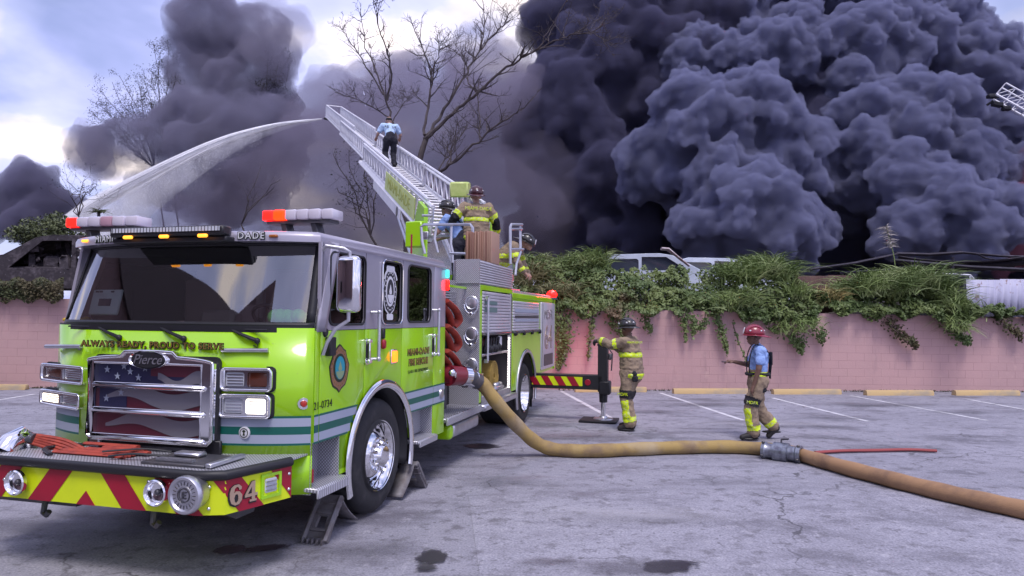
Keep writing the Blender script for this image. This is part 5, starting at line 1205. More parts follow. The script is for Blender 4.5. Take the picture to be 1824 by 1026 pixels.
# things on the dashboard
b = MB(); x0, z1 = Fp(161, 515, -1.0); x1, z0 = Fp(212, 562, -1.0); yy = -.985
b.box(((x0+x1)/2, yy, (z0+z1)/2), (x1-x0, .02, z1-z0), bevel=.012, rot=(R(-14), 0, 0)); pl = tthing(b, 'notice_board', mat('pale_placard', (.60, .68, .70), .5), 'pale rounded placard leaning inside the windscreen', 'placard')
b = MB(); b.box(((x0+x1)/2, yy-.014, (z0+z1)/2), ((x1-x0)*.4, .006, (z1-z0)*.28), rot=(R(-14), 0, 0)); b.build('placard_panel', mat('placard_dark', (.03, .025, .05), .5), pl)
for dx, dz in ((-.06, .09), (.1, .09), (.1, -.07), (-.02, .09)):
    b = MB(); b.box(((x0+x1)/2+dx, yy-.016-dz*.2, (z0+z1)/2+dz), (.03, .006, .014), rot=(R(-14), 0, 0)); b.build('placard_mark', M_STEEL, pl)
b = MB(); x0, z1 = Fp(484, 556, -.95); x1, z0 = Fp(550, 577, -.95); rg = random.Random(5)
for k in range(9): b.sphere((x0+(x1-x0)*(k+.5)/9, -.95+rg.uniform(-.02, .05), z0+.03+.03*rg.random()*(1.6 if 1 < k < 6 else 1)), (.06, .07, .04+.03*rg.random()), 2)
tthing(b, 'safety_vest', mat('vest_green', (.16, .70, .10), .8), 'crumpled green safety vest on the dashboard', 'vest', ang=60)
b = MB(); x0, z1 = Fp(114, 566, -.98); x1, z0 = Fp(156, 573, -.98)
for k in range(6): b.sphere((x0+(x1-x0)*(k+.5)/6, -.97, (z0+z1)/2+.01*(k % 2)), (.035, .04, .022), 1)
tthing(b, 'work_gloves', mat('glove_yellow', (.60, .40, .04), .8), 'yellow work gloves at the left end of the dashboard', 'gloves', ang=60)

# ------------------------------------------------------------------ people: faces -y, x to their left, z up
M_SKIN = mat('brown_skin', (.16, .085, .06), .55); M_SKIN2 = mat('light_skin', (.42, .25, .19), .55); M_GLOVE = mat('dark_glove', (.03, .028, .03), .8)
M_TAN = mat('tan_turnout_cloth', (.30, .225, .155), .9, var=((.22, .165, .12), 9, .42, .68), bump=(18, .8, .02))
M_BLKC = mat('black_cloth', (.02, .02, .026), .9, bump=(18, .8, .02)); M_NAVYC = mat('navy_trousers', (.018, .018, .03), .9, bump=(18, .8, .02))
M_BLUE = mat('light_blue_shirt', (.28, .42, .78), .85, bump=(16, .8, .02), var=((.22, .34, .66), 7, .45, .7)); M_PALEB = mat('pale_blue_shirt', (.46, .62, .86), .85, bump=(16, .8, .02))
M_HIVIS = mat('hi_vis_trim', (.66, .84, .01), .5, var=((.6, .68, .3), 30, .52, .6)); M_HELB = mat('black_helmet', (.022, .02, .02), .35, coat=.4); M_HELR = mat('red_helmet', (.25, .018, .04), .35, coat=.4)
M_BOOT = mat('boot_rubber', (.022, .02, .02), .6); M_HAIR = mat('dark_hair', (.012, .01, .009), .8)
def volume_of(chains, extra=()):
    """spheres strung along tapering bones: [(p0, r0, p1, r1)], extra = [(centre, (rx,ry,rz))]"""
    C, Rr = [], []
    for (p0, r0, p1, r1) in chains:
        p0, p1 = Vector(p0), Vector(p1); n = max(2, int((p1-p0).length/(min(r0, r1)*.30))+1)
        for i in range(n+1):
            t = i/n; C.append(p0.lerp(p1, t)); Rr.append((r0+(r1-r0)*t,)*3)
    for c, r in extra: C.append(Vector(c)); Rr.append(r if isinstance(r, tuple) else (r, r, r))
    return C, Rr
def skinned(name, chains, extra, voxel, m, parent, folds=0., scale=.12, it=4):
    C, Rr = volume_of(chains, extra); v, f = ico(2)
    V = np.concatenate([v*np.array(r)[None]+np.array(c)[None] for c, r in zip(C, Rr)]); Fc = np.concatenate([f+len(v)*i for i in range(len(C))])
    o = link(name, np_mesh(name, V, Fc)); md = o.modifiers.new('r', 'REMESH'); md.mode = 'VOXEL'; md.voxel_size = voxel
    s = o.modifiers.new('s', 'SMOOTH'); s.factor = .6; s.iterations = it
    if folds:
        tx = bpy.data.textures.new(name, 'CLOUDS'); tx.noise_scale = scale; tx.noise_depth = 2
        d = o.modifiers.new('d', 'DISPLACE'); d.texture = tx; d.texture_coords = 'LOCAL'; d.strength = folds; d.mid_level = .5
    me = evaluated(o, name); me.shade_smooth(); return link(name, me, m, parent)
def band(cloth, fn, name, m, off=.006, parent=None):
    """the faces of a garment that fn picks, lifted off as a strip of trim"""
    src = cloth.data; n = len(src.polygons); ce = np.empty(n*3, np.float32); src.polygons.foreach_get('center', ce); ce = ce.reshape(-1, 3)
    keep = [i for i in range(n) if fn(Vector(ce[i]))]
    if not keep: return None
    ids = {}; V = []; F = []
    for i in keep:
        q = []
        for vi in src.polygons[i].vertices:
            if vi not in ids: vv = src.vertices[vi]; ids[vi] = len(V); V.append(tuple(vv.co + vv.normal*off))
            q.append(ids[vi])
        F.append(q)
    me = bpy.data.meshes.new(name); me.from_pydata(V, [], F); me.shade_smooth()
    return link(name, me, m, parent or cloth)
def seg_t(p, a, b):
    a, b = Vector(a), Vector(b); d = b-a; t = (p-a).dot(d)/d.length_squared; return t, (p-(a+d*t)).length
def on_seg(a, b, t0, t1, rmax): return lambda p: (lambda q: t0 <= q[0] <= t1 and q[1] < rmax)(seg_t(p, a, b))
def hand(ch, wrist, dirv, up, curl=.5, side=1):
    """palm and five bent fingers"""
    d = Vector(dirv).normalized(); u = Vector(up); u = (u-d*u.dot(d)).normalized(); s = d.cross(u)*side; w = Vector(wrist)
    ch.append((w, .026, w+d*.09, .030)); ch.append((w+d*.02+s*.015, .022, w+d*.085+s*.026, .02)); ch.append((w+d*.02-s*.015, .022, w+d*.085-s*.026, .02))
    for k, ln in enumerate((.068, .078, .072, .056)):
        r0 = w + d*.088 + s*(.033-.022*k); k1 = r0 + (d*math.cos(curl*.6) - u*math.sin(curl*.6))*ln*.5; k2 = k1 + (d*math.cos(curl*1.7) - u*math.sin(curl*1.7))*ln*.5
        ch.append((r0, .0095, k1, .009)); ch.append((k1, .009, k2, .0078))
    t0 = w + d*.025 + s*.03; t1 = t0 + (d*.6+s*.75-u*.25).normalized()*.04; t2 = t1 + (d*.95+s*.2-u*.3).normalized()*.035
    ch.append((t0, .013, t1, .0115)); ch.append((t1, .0115, t2, .009))
def helmet(parent, c, yaw, tilt, m, lab=None, trim=True):
    Mh = Matrix.Translation(c) @ Matrix.Rotation(yaw, 4, 'Z') @ Matrix.Rotation(tilt, 4, 'X')
    b = MB(); n = 28
    def shell(u, v):
        a = 2*math.pi*u; r = math.sin(v*math.pi*.5); el = 1.16 if True else 1
        return Mh @ Vector((.130*r*math.cos(a), .156*r*math.sin(a), .150*math.cos(v*math.pi*.5)**.85))
    b.grid(shell, n, 8, closed_u=True)
    def brim(u, v):
        a = 2*math.pi*u; bk = max(0, math.sin(a)); w = .130+.035*v; l = .156+v*(.03+.085*bk**1.5)
        return Mh @ Vector((w*math.cos(a), l*math.sin(a), -.0-.012*v-.035*v*bk))
    b.grid(brim, n, 3, closed_u=True); h = b.build('helmet', m, parent, ang=50, solid=.006)
    b = MB()
    for k in range(-2, 3):
        x = .045*k; b.tube([Mh @ Vector((x, .154*math.sin(t)*(1-abs(k)*.1), .155*math.cos(t)*(1-abs(k)*.09))) for t in [-1.25+2.5*i/10 for i in range(11)]], .006, 6)
    b.build('helmet_ridge', m, h)
    if trim:
        b = MB(); b.plate([(-.03, -.035), (.03, -.035), (.036, .035), (0, .055), (-.036, .035)], .006, Mh @ basis((1, 0, 0), (0, .25, .97), (0, -.97, .25), (0, -.160, .06))); b.build('front_shield', M_WHITE, h)
        b = MB()
        for a in (.6, 1.5, 2.5, 3.7, 4.7, 5.7): b.box(Mh @ Vector((.120*math.cos(a), .142*math.sin(a), .062)), (.03, .03, .022), bevel=.006, rot=(0, 0, a+yaw))
        b.build('reflective_patch', M_WHITE, h)
        b = MB(); b.tube([Mh @ Vector((.10*math.cos(a), .02+.05*math.sin(a)-.03, -.02-.10*abs(math.sin(a*.5+.0)))) for a in [math.pi*i/10 for i in range(11)]], .006, 6); b.build('chin_strap', M_BLACK, h)
    return h
def person(loc, rz, J, lab, outfit, voxel=.0085):
    """J: joints; outfit: which clothes. One continuous body, clothes as children."""
    e = empty('person', loc, rz); tag(e, lab, 'person')
    V = lambda k: Vector(J[k]); hd = V('head'); skin = outfit.get('skin', M_SKIN)
    yaw = J.get('yaw', 0.); fwd = Matrix.Rotation(yaw, 3, 'Z') @ Vector((0, -1, 0)); lf = Matrix.Rotation(yaw, 3, 'Z') @ Vector((1, 0, 0))
    ch = [(V('neck'), .058, hd, .055), (V('pelvis'), .12, V('chest'), .125), (V('chest'), .12, V('neck'), .06)]
    ex = [(hd+fwd*.006+Vector((0, 0, .03)), .092), (hd-fwd*.025+Vector((0, 0, .055)), .095), (hd+fwd*.045+Vector((0, 0, -.055)), .052), (hd+fwd*.035+Vector((0, 0, -.02)), .07), (hd+fwd*.108+Vector((0, 0, -.008)), .014), (hd+fwd*.10+Vector((0, 0, .015)), .012), (hd+fwd*.092+Vector((0, 0, .038)), (.05 if abs(fwd.y) > .7 else .02, .02 if abs(fwd.y) > .7 else .05, .012)), (hd+fwd*.094+Vector((0, 0, -.052)), .014), (hd+lf*.088+Vector((0, 0, -.005)), (.014, .014, .03)), (hd-lf*.088+Vector((0, 0, -.005)), (.014, .014, .03))]
    for s in 'LR':
        ch += [(V('sh'+s), .062, V('el'+s), .046), (V('el'+s), .044, V('wr'+s), .030), (V('chest'), .09, V('sh'+s), .065), (V('pelvis'), .10, V('hip'+s), .092), (V('hip'+s), .088, V('kn'+s), .06), (V('kn'+s), .056, V('an'+s), .042), (V('an'+s), .04, V('toe'+s), .034)]
        dv = V('wr'+s)-V('el'+s)
        if 'hd'+s in J: dv = Vector(J['hd'+s])
        hand(ch, V('wr'+s), dv, J.get('up'+s, (0, 0, 1)), J.get('curl'+s, .7), 1 if s == 'L' else -1)
    body = skinned('body', ch, ex, voxel, skin, e, it=2)
    # eyes and mouth sit on the face
    b = MB()
    for s in (-1, 1): b.sphere(hd+fwd*.094+lf*.032*s+Vector((0, 0, .018)), (.012, .012, .008), 1)
    b.build('eye', M_DARK, body)
    out = {}
    # trousers
    k = outfit.get('leg', 1.0); ch = [(V('pelvis')+Vector((0, 0, .08)), .145, V('pelvis'), .15)]
    for s in 'LR': ch += [(V('pelvis'), .13, V('hip'+s), .125*k), (V('hip'+s), .115*k, V('kn'+s), .092*k), (V('kn'+s), .09*k, V('an'+s).lerp(V('kn'+s), .12), .088*k)]
    tr = skinned('trousers', ch, [], .014, outfit['trousers'], e, .05, .10, 2); out['trousers'] = tr
    if outfit.get('legtrim'):
        for s in 'LR':
            a, c = V('kn'+s), V('an'+s); band(tr, on_seg(a, c, .66, .84, .2), 'reflective_band', M_HIVIS)
            d = (c-a).normalized(); side = Vector((1 if s == 'L' else -1, 0, 0)); f2 = J.get('trim'+s, side); f2 = Vector(f2); f2 = (f2-d*f2.dot(d)).normalized()
            def stripe(p, a=a, c=c, f2=f2):
                t, r = seg_t(p, a, c)
                if not (.0 <= t <= .72 and r < .2): return False
                q = p-(Vector(a)+(Vector(c)-Vector(a))*t); return q.length > .02 and q.normalized().dot(f2) > .80
            band(tr, stripe, 'reflective_strip', M_HIVIS)
    if outfit.get('kneepatch'):
        for s in 'LR':
            a, c = V('hip'+s), V('kn'+s); pt = a.lerp(c, .78)
            o = Vector(J.get('trim'+s, (1 if s == 'L' else -1, 0, 0)))*.10
            pk = band(tr, lambda p, a=a, c=c, o=o: (lambda q: .62 <= q[0] <= .93 and q[1] < .2 and (p-(Vector(a)+(Vector(c)-Vector(a))*q[0])).dot(o) > -.003)(seg_t(p, a, c)), 'thigh_pocket', M_BLKC, .014)
    for s in 'LR':
        a, t = V('an'+s), V('toe'+s); d = (t-a); hz = Vector((d.x, d.y, 0)); hz = hz.normalized() if hz.length > .02 else Vector((0, -1, 0))
        b_ = skinned('boot', [(a.lerp(V('kn'+s), .20), .075, a, .062), (a-hz*.03, .058, a+d*.55, .054), (a+d*.55, .052, t, .045)], [], .011, M_BOOT, e, it=2)
        b = MB(); nd = d.normalized(); 
        b.sphere(a.lerp(t, .42)-Vector((0, 0, .045)) if abs(nd.z) < .6 else a.lerp(t, .5), (.052+abs(hz.x)*.10, .052+abs(hz.y)*.10, .022), 2); b.build('boot_sole', M_BLACK, b_)
    # upper garment
    kc = outfit.get('coat', 1.0); up_m = outfit['upper']; sl = outfit.get('sleeve', 1.0); hem = V('pelvis') + Vector(J.get('hem', (0, 0, -.02))) if sl >= 1 else V('pelvis').lerp(V('chest'), .30)
    hr = .170 if sl >= 1 else .136; mr = .168 if sl >= 1 else .148; mid_ = hem.lerp(V('chest'), .6)
    ch = [(hem, hr*kc, mid_, mr*kc), (mid_, mr*kc, V('chest')+Vector((0, 0, .02)), .150*kc), (V('chest'), .12*kc, V('neck')-Vector((0, 0, .02)), .075)]
    ex = [(V('chest')+Vector((.05, 0, -.02)), .13*kc), (V('chest')+Vector((-.05, 0, -.02)), .13*kc)]
    if sl >= 1: ex += [(hem.lerp(V('chest'), q_), ((.222-.02*q_)*kc, (.182-.01*q_)*kc, .11)) for q_ in (0, .12, .25, .4, .55, .7, .85)]
    for s in 'LR':
        ch.append((V('chest')+Vector((0, 0, .03)), .11*kc, V('sh'+s), .082*kc))
        if sl >= 1: ch += [(V('sh'+s), .082*kc, V('el'+s), .072*kc), (V('el'+s), .070*kc, V('el'+s).lerp(V('wr'+s), .92), .058*kc)]
        else: ch += [(V('sh'+s), .082*kc, V('sh'+s).lerp(V('el'+s), sl), .076*kc)]
    co = skinned('coat' if sl >= 1 else 'shirt', ch, ex, .014, up_m, e, .045, .10, 2); out['upper'] = co
    if outfit.get('coattrim'):
        hz_, cz = hem.z, V('chest').z
        inb = lambda p: abs(p.x-(hem.x+(V('chest').x-hem.x)*(p.z-hz_)/(cz-hz_+1e-6))) < .19*kc and (p-V('chest')).length < .9
        tors = lambda p: seg_t(p, hem, V('chest'))[1] < .27*kc
        band(co, lambda p: hz_-.06 < p.z < hz_+.025 and tors(p), 'reflective_band', M_HIVIS)
        band(co, lambda p: cz-.16 < p.z < cz-.085 and tors(p) and all(seg_t(p, V('el'+s), V('wr'+s))[1] > .11 or not 0 < seg_t(p, V('el'+s), V('wr'+s))[0] < 1 for s in 'LR'), 'reflective_band', M_HIVIS)
        for s in 'LR':
            band(co, on_seg(V('sh'+s), V('el'+s), .52, .80, .12), 'sleeve_band', M_HIVIS); band(co, on_seg(V('el'+s), V('wr'+s), .60, .86, .10), 'cuff_band', M_HIVIS)
            if outfit.get('darksleeve'): band(co, on_seg(V('sh'+s), V('el'+s), .80, 1.2, .12), 'dark_sleeve', M_BLKC, .004); band(co, on_seg(V('el'+s), V('wr'+s), -.2, .60, .10), 'dark_sleeve', M_BLKC, .004)
    if outfit.get('helmet'): helmet(e, hd+Vector((0, 0, .055)), yaw, J.get('htilt', 0.), outfit['helmet'])
    else: skinned('hair', [], [(hd-fwd*.02+Vector((0, 0, .06)), (.10, .105, .085))], .012, M_HAIR, e)
    out['e'] = e; out['body'] = body
    return out
STAND = dict(pelvis=(0, 0, .96), chest=(0, .0, 1.34), neck=(0, .0, 1.50), head=(0, -.01, 1.63), hipL=(.10, 0, .92), hipR=(-.10, 0, .92), knL=(.11, -.01, .50), knR=(-.11, -.01, .50), anL=(.12, .02, .09), anR=(-.12, .02, .09), toeL=(.14, -.14, .045), toeR=(-.14, -.14, .045),
    shL=(.19, 0, 1.42), shR=(-.19, 0, 1.42), elL=(.25, .03, 1.14), elR=(-.25, .03, 1.14), wrL=(.26, -.03, .90), wrR=(-.26, -.03, .90))
def pose(**k): d = dict(STAND); d.update(k); return d
# 1: walking left, blue shirt, braces, red helmet
p = gnd(1348, 783)
J = pose(pelvis=(0, .02, .92), chest=(0, .04, 1.28), neck=(0, .0, 1.44), head=(0, -.03, 1.545), shL=(.18, .03, 1.36), shR=(-.18, .04, 1.36), hipL=(.10, .02, .88), hipR=(-.10, .02, .88),
    knL=(.12, -.11, .50), anL=(.12, -.06, .10), toeL=(.13, -.24, .05), knR=(-.10, .03, .47), anR=(-.10, .28, .17), toeR=(-.10, .20, .05),
    elL=(.24, -.02, 1.09), wrL=(.22, -.09, .84), elR=(-.22, -.06, 1.12), wrR=(-.16, -.30, 1.17), hdR=(.05, -1, .05), upR=(0, .2, 1), curlR=.5, curlL=.5, trimL=(.6, -.8, 0), trimR=(-.3, -.9, 0))
w1 = person((p.x, p.y, 0), R(-97), J, 'firefighter in light blue shirt and red helmet walking left, hand held out', dict(skin=M_SKIN, trousers=M_TAN, leg=1.16, legtrim=True, kneepatch=True, upper=M_BLUE, sleeve=.62, coat=.98, helmet=M_HELR))
co = w1['upper']; e = w1['e']
ns = Vector(J['chest'])
for sx in (-.085, .085):
    b = MB(); b.tube(smoothpts([(sx*1.1, -.12, .98), (sx*1.15, -.125, 1.15), (sx*1.2, -.10, 1.33), (sx*1.05, -.02, 1.452), (sx*.9, .12, 1.38), (sx*.75, .20, 1.22), (sx*.7, .19, 1.0)], 5), .022, 6, flat=.35, up=(0, 1, 0) ); b.build('brace', M_BLKC, e)
b = MB(); b.box((0, .215, 1.24), (.15, .02, .20), bevel=.008).box((.0, .20, 1.06), (.06, .02, .26), bevel=.006); b.build('harness_pad', M_BLKC, e)
b = MB(); b.tube([(.152*math.cos(a)*1.05, .02+.158*math.sin(a)*1.05, 1.0) for a in [2*math.pi*i/24 for i in range(24)]], .028, 6, closed=True); b.build('belt', M_BLKC, e)
band(w1['trousers'], lambda q: .97 < q.z < 1.03, 'waist_trim', M_HIVIS, .008)
b = MB(); b.box((.175, .0, .90), (.05, .12, .12), bevel=.02).box((.175, .05, .80), (.04, .10, .14), bevel=.02, rot=(R(20), 0, 0)); b.build('belt_tool', M_BLKC, e)
b = MB(); b.box((.18, -.06, .88), (.03, .06, .14), bevel=.015); b.build('hi_vis_pouch', M_HIVIS, e)
me = text_mesh('MDFR', .068, extrude=.003); me.transform(basis((0, .95, -.1), (0, .1, .95), (1, 0, 0), (.245, -.115, .585))); link('pocket_lettering', me, M_HIVIS, e)
b = MB(); b.box((-.16, -.42, 1.165), (.07, .14, .012), bevel=.004); tag(b.build('mobile_phone', M_BLACK, None, (p.x, p.y, 0), (0, 0, R(-97))), 'small dark phone held out by the walking firefighter', 'phone')
# 2: tan coat, hand on the outrigger leg, seen from behind his left
p = gnd(1122, 766)
J = pose(pelvis=(0, .03, .97), chest=(0, -.0, 1.36), neck=(0, -.02, 1.52), head=(.0, -.05, 1.635), yaw=R(-22), shL=(.20, -.03, 1.45), shR=(-.20, -.02, 1.45), elL=(.24, -.26, 1.40), wrL=(.16, -.47, 1.46), hdL=(-.1, -1, -.25), curlL=.9, elR=(-.26, -.22, 1.28), wrR=(-.14, -.42, 1.40), hdR=(.2, -1, -.2), curlR=1.0,
    knL=(.12, -.02, .50), knR=(-.10, -.10, .50), anL=(.12, .05, .09), anR=(-.10, -.02, .09), toeL=(.15, -.12, .045), toeR=(-.12, -.19, .045), hem=(0, 0, -.06), htilt=R(6), trimL=(1, -.1, 0), trimR=(-1, -.2, 0))
w2 = person((p.x, p.y, 0), R(-118), J, 'firefighter in tan turnout coat and black helmet operating the outrigger', dict(skin=M_SKIN, trousers=M_TAN, leg=1.18, legtrim=True, kneepatch=True, upper=M_TAN, coat=1.10, coattrim=True, helmet=M_HELB)); e = w2['e']
band(w2['body'], lambda q: min((q-Vector(J['wr'+s])).length for s in 'LR') < .19 and min(seg_t(q, J['el'+s], J['wr'+s])[0] for s in 'LR') > .7, 'glove', M_GLOVE, .006)
me = text_mesh('MIAMI-DADE', .05, extrude=.004); me.transform(Matrix.Rotation(R(-42), 4, 'Z') @ basis((-1, 0, 0), (0, 0, 1), (0, 1, 0), (.03, .20, 1.44))); link('coat_lettering', me, M_HIVIS, e)
me = text_mesh('MDFR', .068, extrude=.003); me.transform(basis((0, 1, 0), (0, 0, 1), (1, 0, 0), (.245, -.045, .60))); link('pocket_lettering', me, M_HIVIS, e)
b = MB(); b.box((.19, .10, .92), (.05, .16, .10), bevel=.025, rot=(R(25), 0, 0)).box((.20, .15, .86), (.04, .10, .10), bevel=.02); b.build('belt_tool', M_BLKC, e)
b = MB(); b.box((.205, .06, .93), (.03, .05, .05), bevel=.01); b.build('belt_clip', M_WHITE, e)
# 3: tan coat, back to camera, on the operator platform
PF = 2.33
def on_platform(px, depth): q = at(px, 430, depth); return (q.x, q.y, PF)
J = pose(head=(0, -.05, 1.64), elL=(-.0, 0, 0), shL=(.21, 0, 1.45), shR=(-.21, 0, 1.45), elR=(-.36, -.05, 1.22), wrR=(-.42, -.20, 1.03), wrL=(.46, -.2, 1.12), hem=(0, 0, -.06), curlL=1.0, curlR=1.0, htilt=R(-8)); J['elL'] = (.40, .02, 1.24)
w3 = person(on_platform(848, 12.25), R(180+14), J, 'firefighter in tan coat seen from behind on the truck platform', dict(skin=M_SKIN2, trousers=M_TAN, leg=1.05, legtrim=True, upper=M_TAN, coat=1.16, coattrim=True, darksleeve=True, helmet=mat('maroon_helmet', (.05, .008, .014), .35, coat=.4))); e = w3['e']
me = text_mesh('MIAMI-DADE', .085, extrude=.004); me.transform(basis((-1, 0, 0), (0, 0, 1), (0, 1, 0), (0, .192, 1.40))); link('coat_lettering', me, M_HIVIS, e)
# 4: blue shirt and dark helmet, leaning over the controls
J = pose(pelvis=(0, .06, .97), chest=(0, -.14, 1.30), neck=(0, -.24, 1.44), head=(0, -.30, 1.55), shL=(.19, -.18, 1.38), shR=(-.19, -.18, 1.38), elL=(.24, -.32, 1.14), wrL=(.16, -.52, 1.06), elR=(-.24, -.32, 1.14), wrR=(-.16, -.52, 1.08), htilt=R(-6))
w4 = person(tuple(Vector(on_platform(820, 12.3))-Vector((0, 0, .14))), R(-120), J, 'firefighter in blue shirt and black helmet leaning at the ladder controls', dict(skin=M_SKIN2, trousers=M_NAVYC, leg=.95, upper=M_BLUE, sleeve=.6, helmet=M_HELB)); e = w4['e']
b = MB(); b.tube(smoothpts([(.09, -.28, 1.25), (.10, -.25, 1.40), (.09, -.12, 1.44), (.06, .05, 1.30), (.04, .12, 1.1)], 5), .02, 6, flat=.4, up=(0, 1, 0)); b.build('brace', M_BLKC, e)
# 5: bending at the right end of the platform
J = pose(pelvis=(0, .10, .86), chest=(0, -.22, 1.08), neck=(0, -.36, 1.16), head=(0, -.47, 1.18), yaw=0, shL=(.19, -.28, 1.13), shR=(-.19, -.28, 1.13), elL=(.25, -.34, .86), wrL=(.18, -.46, .68), elR=(-.25, -.34, .86), wrR=(-.18, -.46, .68), hipL=(.10, .08, .82), hipR=(-.10, .08, .82), knL=(.12, -.10, .48), knR=(-.12, -.10, .48), anL=(.12, .04, .09), anR=(-.12, .04, .09), htilt=R(28), hem=(0, .02, -.04))
w5 = person(tuple(Vector(on_platform(893, 12.6))-Vector((0, 0, .36))), R(78), J, 'firefighter in tan gear bending over at the right platform rail', dict(skin=M_SKIN2, trousers=M_TAN, leg=1.02, legtrim=True, upper=M_TAN, coat=1.08, coattrim=True, helmet=M_HELB))
# 6: climbing the ladder, pale blue shirt
s_ = LL*.295; fp = lp(s_, .10, -.24); fpw = truck_to_world(*fp)
J = pose(pelvis=(0, -.02, .86), chest=(0, -.22, 1.20), neck=(0, -.30, 1.35), head=(0, -.37, 1.45), shL=(.20, -.24, 1.29), shR=(-.20, -.24, 1.29), hipL=(.10, -.02, .82), hipR=(-.10, -.02, .82), elL=(.32, -.30, 1.05), elR=(-.34, -.30, 1.07), wrL=(.34, -.50, .98), wrR=(-.36, -.50, 1.02), curlL=1.2, curlR=1.2, knL=(.12, -.22, .52), anL=(.12, -.02, .22), toeL=(.12, -.16, .20), knR=(-.11, -.14, .44))
w6 = person(fpw, math.atan2(-(LB-LA).x, (LB-LA).y)+math.pi, J, 'man in pale blue shirt and dark trousers climbing the raised ladder', dict(skin=M_SKIN2, trousers=M_NAVYC, leg=.95, upper=M_PALEB, sleeve=.65, coat=1.05)); e = w6['e']
me = text_mesh('RESCUE', .10, extrude=.004); me.transform(Matrix.Translation((0, 0, 0)) @ basis((-1, 0, 0), (0, -.3, .95), (0, .95, .3), (0, -.055, 1.22))); link('shirt_lettering', me, M_NAVYC, e)

# ------------------------------------------------------------------ what stands behind the wall
def car(name, loc, rz, lab, body_m, glass_m, prof, wins, width=1.8, wheel_y=(.85, 3.75), burnt=False):
    """profile in (length, height); windows as openings of the side panels"""
    e = empty(name, loc, rz); tag(e, lab, 'car')
    L_ = max(p[0] for p in prof)
    for s in (-1, 1):
        b = MB(); b.plate(prof, .05, basis((1, 0, 0), (0, 0, 1), (0, -1, 0), (-L_/2, s*width/2 if s < 0 else s*width/2+.0, 0)), holes=wins); b.build('side_panel', body_m, e)
        if glass_m:
            for w in wins:
                b = MB(); b.plate(w, .01, basis((1, 0, 0), (0, 0, 1), (0, -1, 0), (-L_/2, s*width/2+(.02 if s < 0 else -.02)-s*0, 0))); b.build('window', glass_m, e)
    top = [p for p in prof if p[1] > .6]; b = MB(); n = len(prof)
    for i in range(n):
        a, c = prof[i], prof[(i+1) % n]
        if a[1] < .35 and c[1] < .35: continue
        vs = [b.bm.verts.new((q[0]-L_/2, y, q[1])) for q, y in ((a, -width/2), (c, -width/2), (c, width/2), (a, width/2))]; b.bm.faces.new(vs)
    b.build('shell', body_m, e, solid=.03)
    for x in wheel_y:
        for s in (-1, 1):
            b = MB(); b.lathe([(.0, .02), (.2, .02), (.22, .0), (.30, .0), (.33, -.05), (.33, -.18), (.0, -.2)], basis((1, 0, 0), (0, 0, 1), (0, s, 0), (x-L_/2, s*width/2, .33)), 20); b.build('wheel', M_RUBBER, e)
    b = MB(); b.box((.1, 0, .72), (L_*.6, width*.85, .5), bevel=.05).box((-.2, -.4, 1.0), (.5, .5, .6), bevel=.1).box((-.2, .4, 1.0), (.5, .5, .6), bevel=.1).box((.8, 0, 1.0), (.4, 1.4, .55), bevel=.1); b.build('seats', M_CHAR if burnt else M_DARK, e)
    return e
M_CHAR = mat('charred_metal', (.035, .028, .036), .8, var=((.10, .085, .10), 6, .48, .66), var2=((.3, .28, .32), 14, .66, .74), bump=(9, .7, .03))
M_CARG = mat('car_glass', (.03, .04, .06), .06, spec=.8)
M_CARW = mat('white_car_paint', (.62, .68, .78), .3, coat=.5, var=((.5, .56, .66), 2, .4, .7))
suv = [(.0, .35), (.02, .95), (.10, 1.15), (1.05, 1.28), (1.95, 1.78), (2.4, 1.86), (4.0, 1.86), (4.45, 1.70), (4.72, 1.15), (4.78, .35)]
sw = [rrect(2.05, 1.25, 3.0, 1.72, .08), rrect(3.1, 1.25, 4.25, 1.70, .1)]
sw[0] = [(1.45, 1.28), (3.0, 1.28), (3.0, 1.76), (2.15, 1.74)]
q = at(118, 500, 20.6); bw_ = [[(1.2, .92), (2.95, .92), (2.95, 1.72), (2.12, 1.70)], [(3.08, .92), (4.4, .92), (4.2, 1.68), (3.08, 1.72)]]
burnt = car('burnt_car', (q.x+.1, 20.6, 1.93+.25), R(2), 'burnt out dark car with empty windows behind the left wall', M_CHAR, None, suv, bw_, burnt=True)
b = MB(); rg = random.Random(4)
for k in range(60): 
    c = (rg.uniform(-1.2, 1.9), rg.uniform(-.85, .2), rg.uniform(.9, 1.6)); b.box(c, (rg.uniform(.05, .5), rg.uniform(.03, .3), rg.uniform(.02, .2)), rot=(rg.uniform(0, 3), rg.uniform(0, 3), rg.uniform(0, 3)))
b.build('charred_debris', M_CHAR, burnt)['kind'] = 'stuff'
q = at(1190, 470, 24); car('white_suv', (q.x, 24.6, 1.93+.28), R(157), 'white sport utility vehicle roof showing above the vines', M_CARW, M_CARG, suv, sw)
q = at(1285, 470, 27); car('white_van', (q.x, 27.2, 1.93+.30), R(186), 'pale blue white van roof behind the taller vehicle', M_CARW, M_CARG, [(a, c*1.03) for a, c in suv], [[(a, c*1.03) for a, c in w] for w in sw])
b = MB(); P0, P1, P2 = at(1180, 441, 23), at(1192, 447, 23), at(1224, 470, 23)
b.tube([at(1178, 443, 23), at(1190, 444, 23), at(1205, 456, 23), at(1228, 474, 23)], [.13, .15, .11, .09], 10, flat=.4); tag(b.build('bent_door_frame', mat('scorched_white', (.44, .38, .40), .6, var=((.22, .12, .10), 5, .45, .6))), 'scorched white bent metal strip sticking up over the vehicle roof', 'scrap metal')
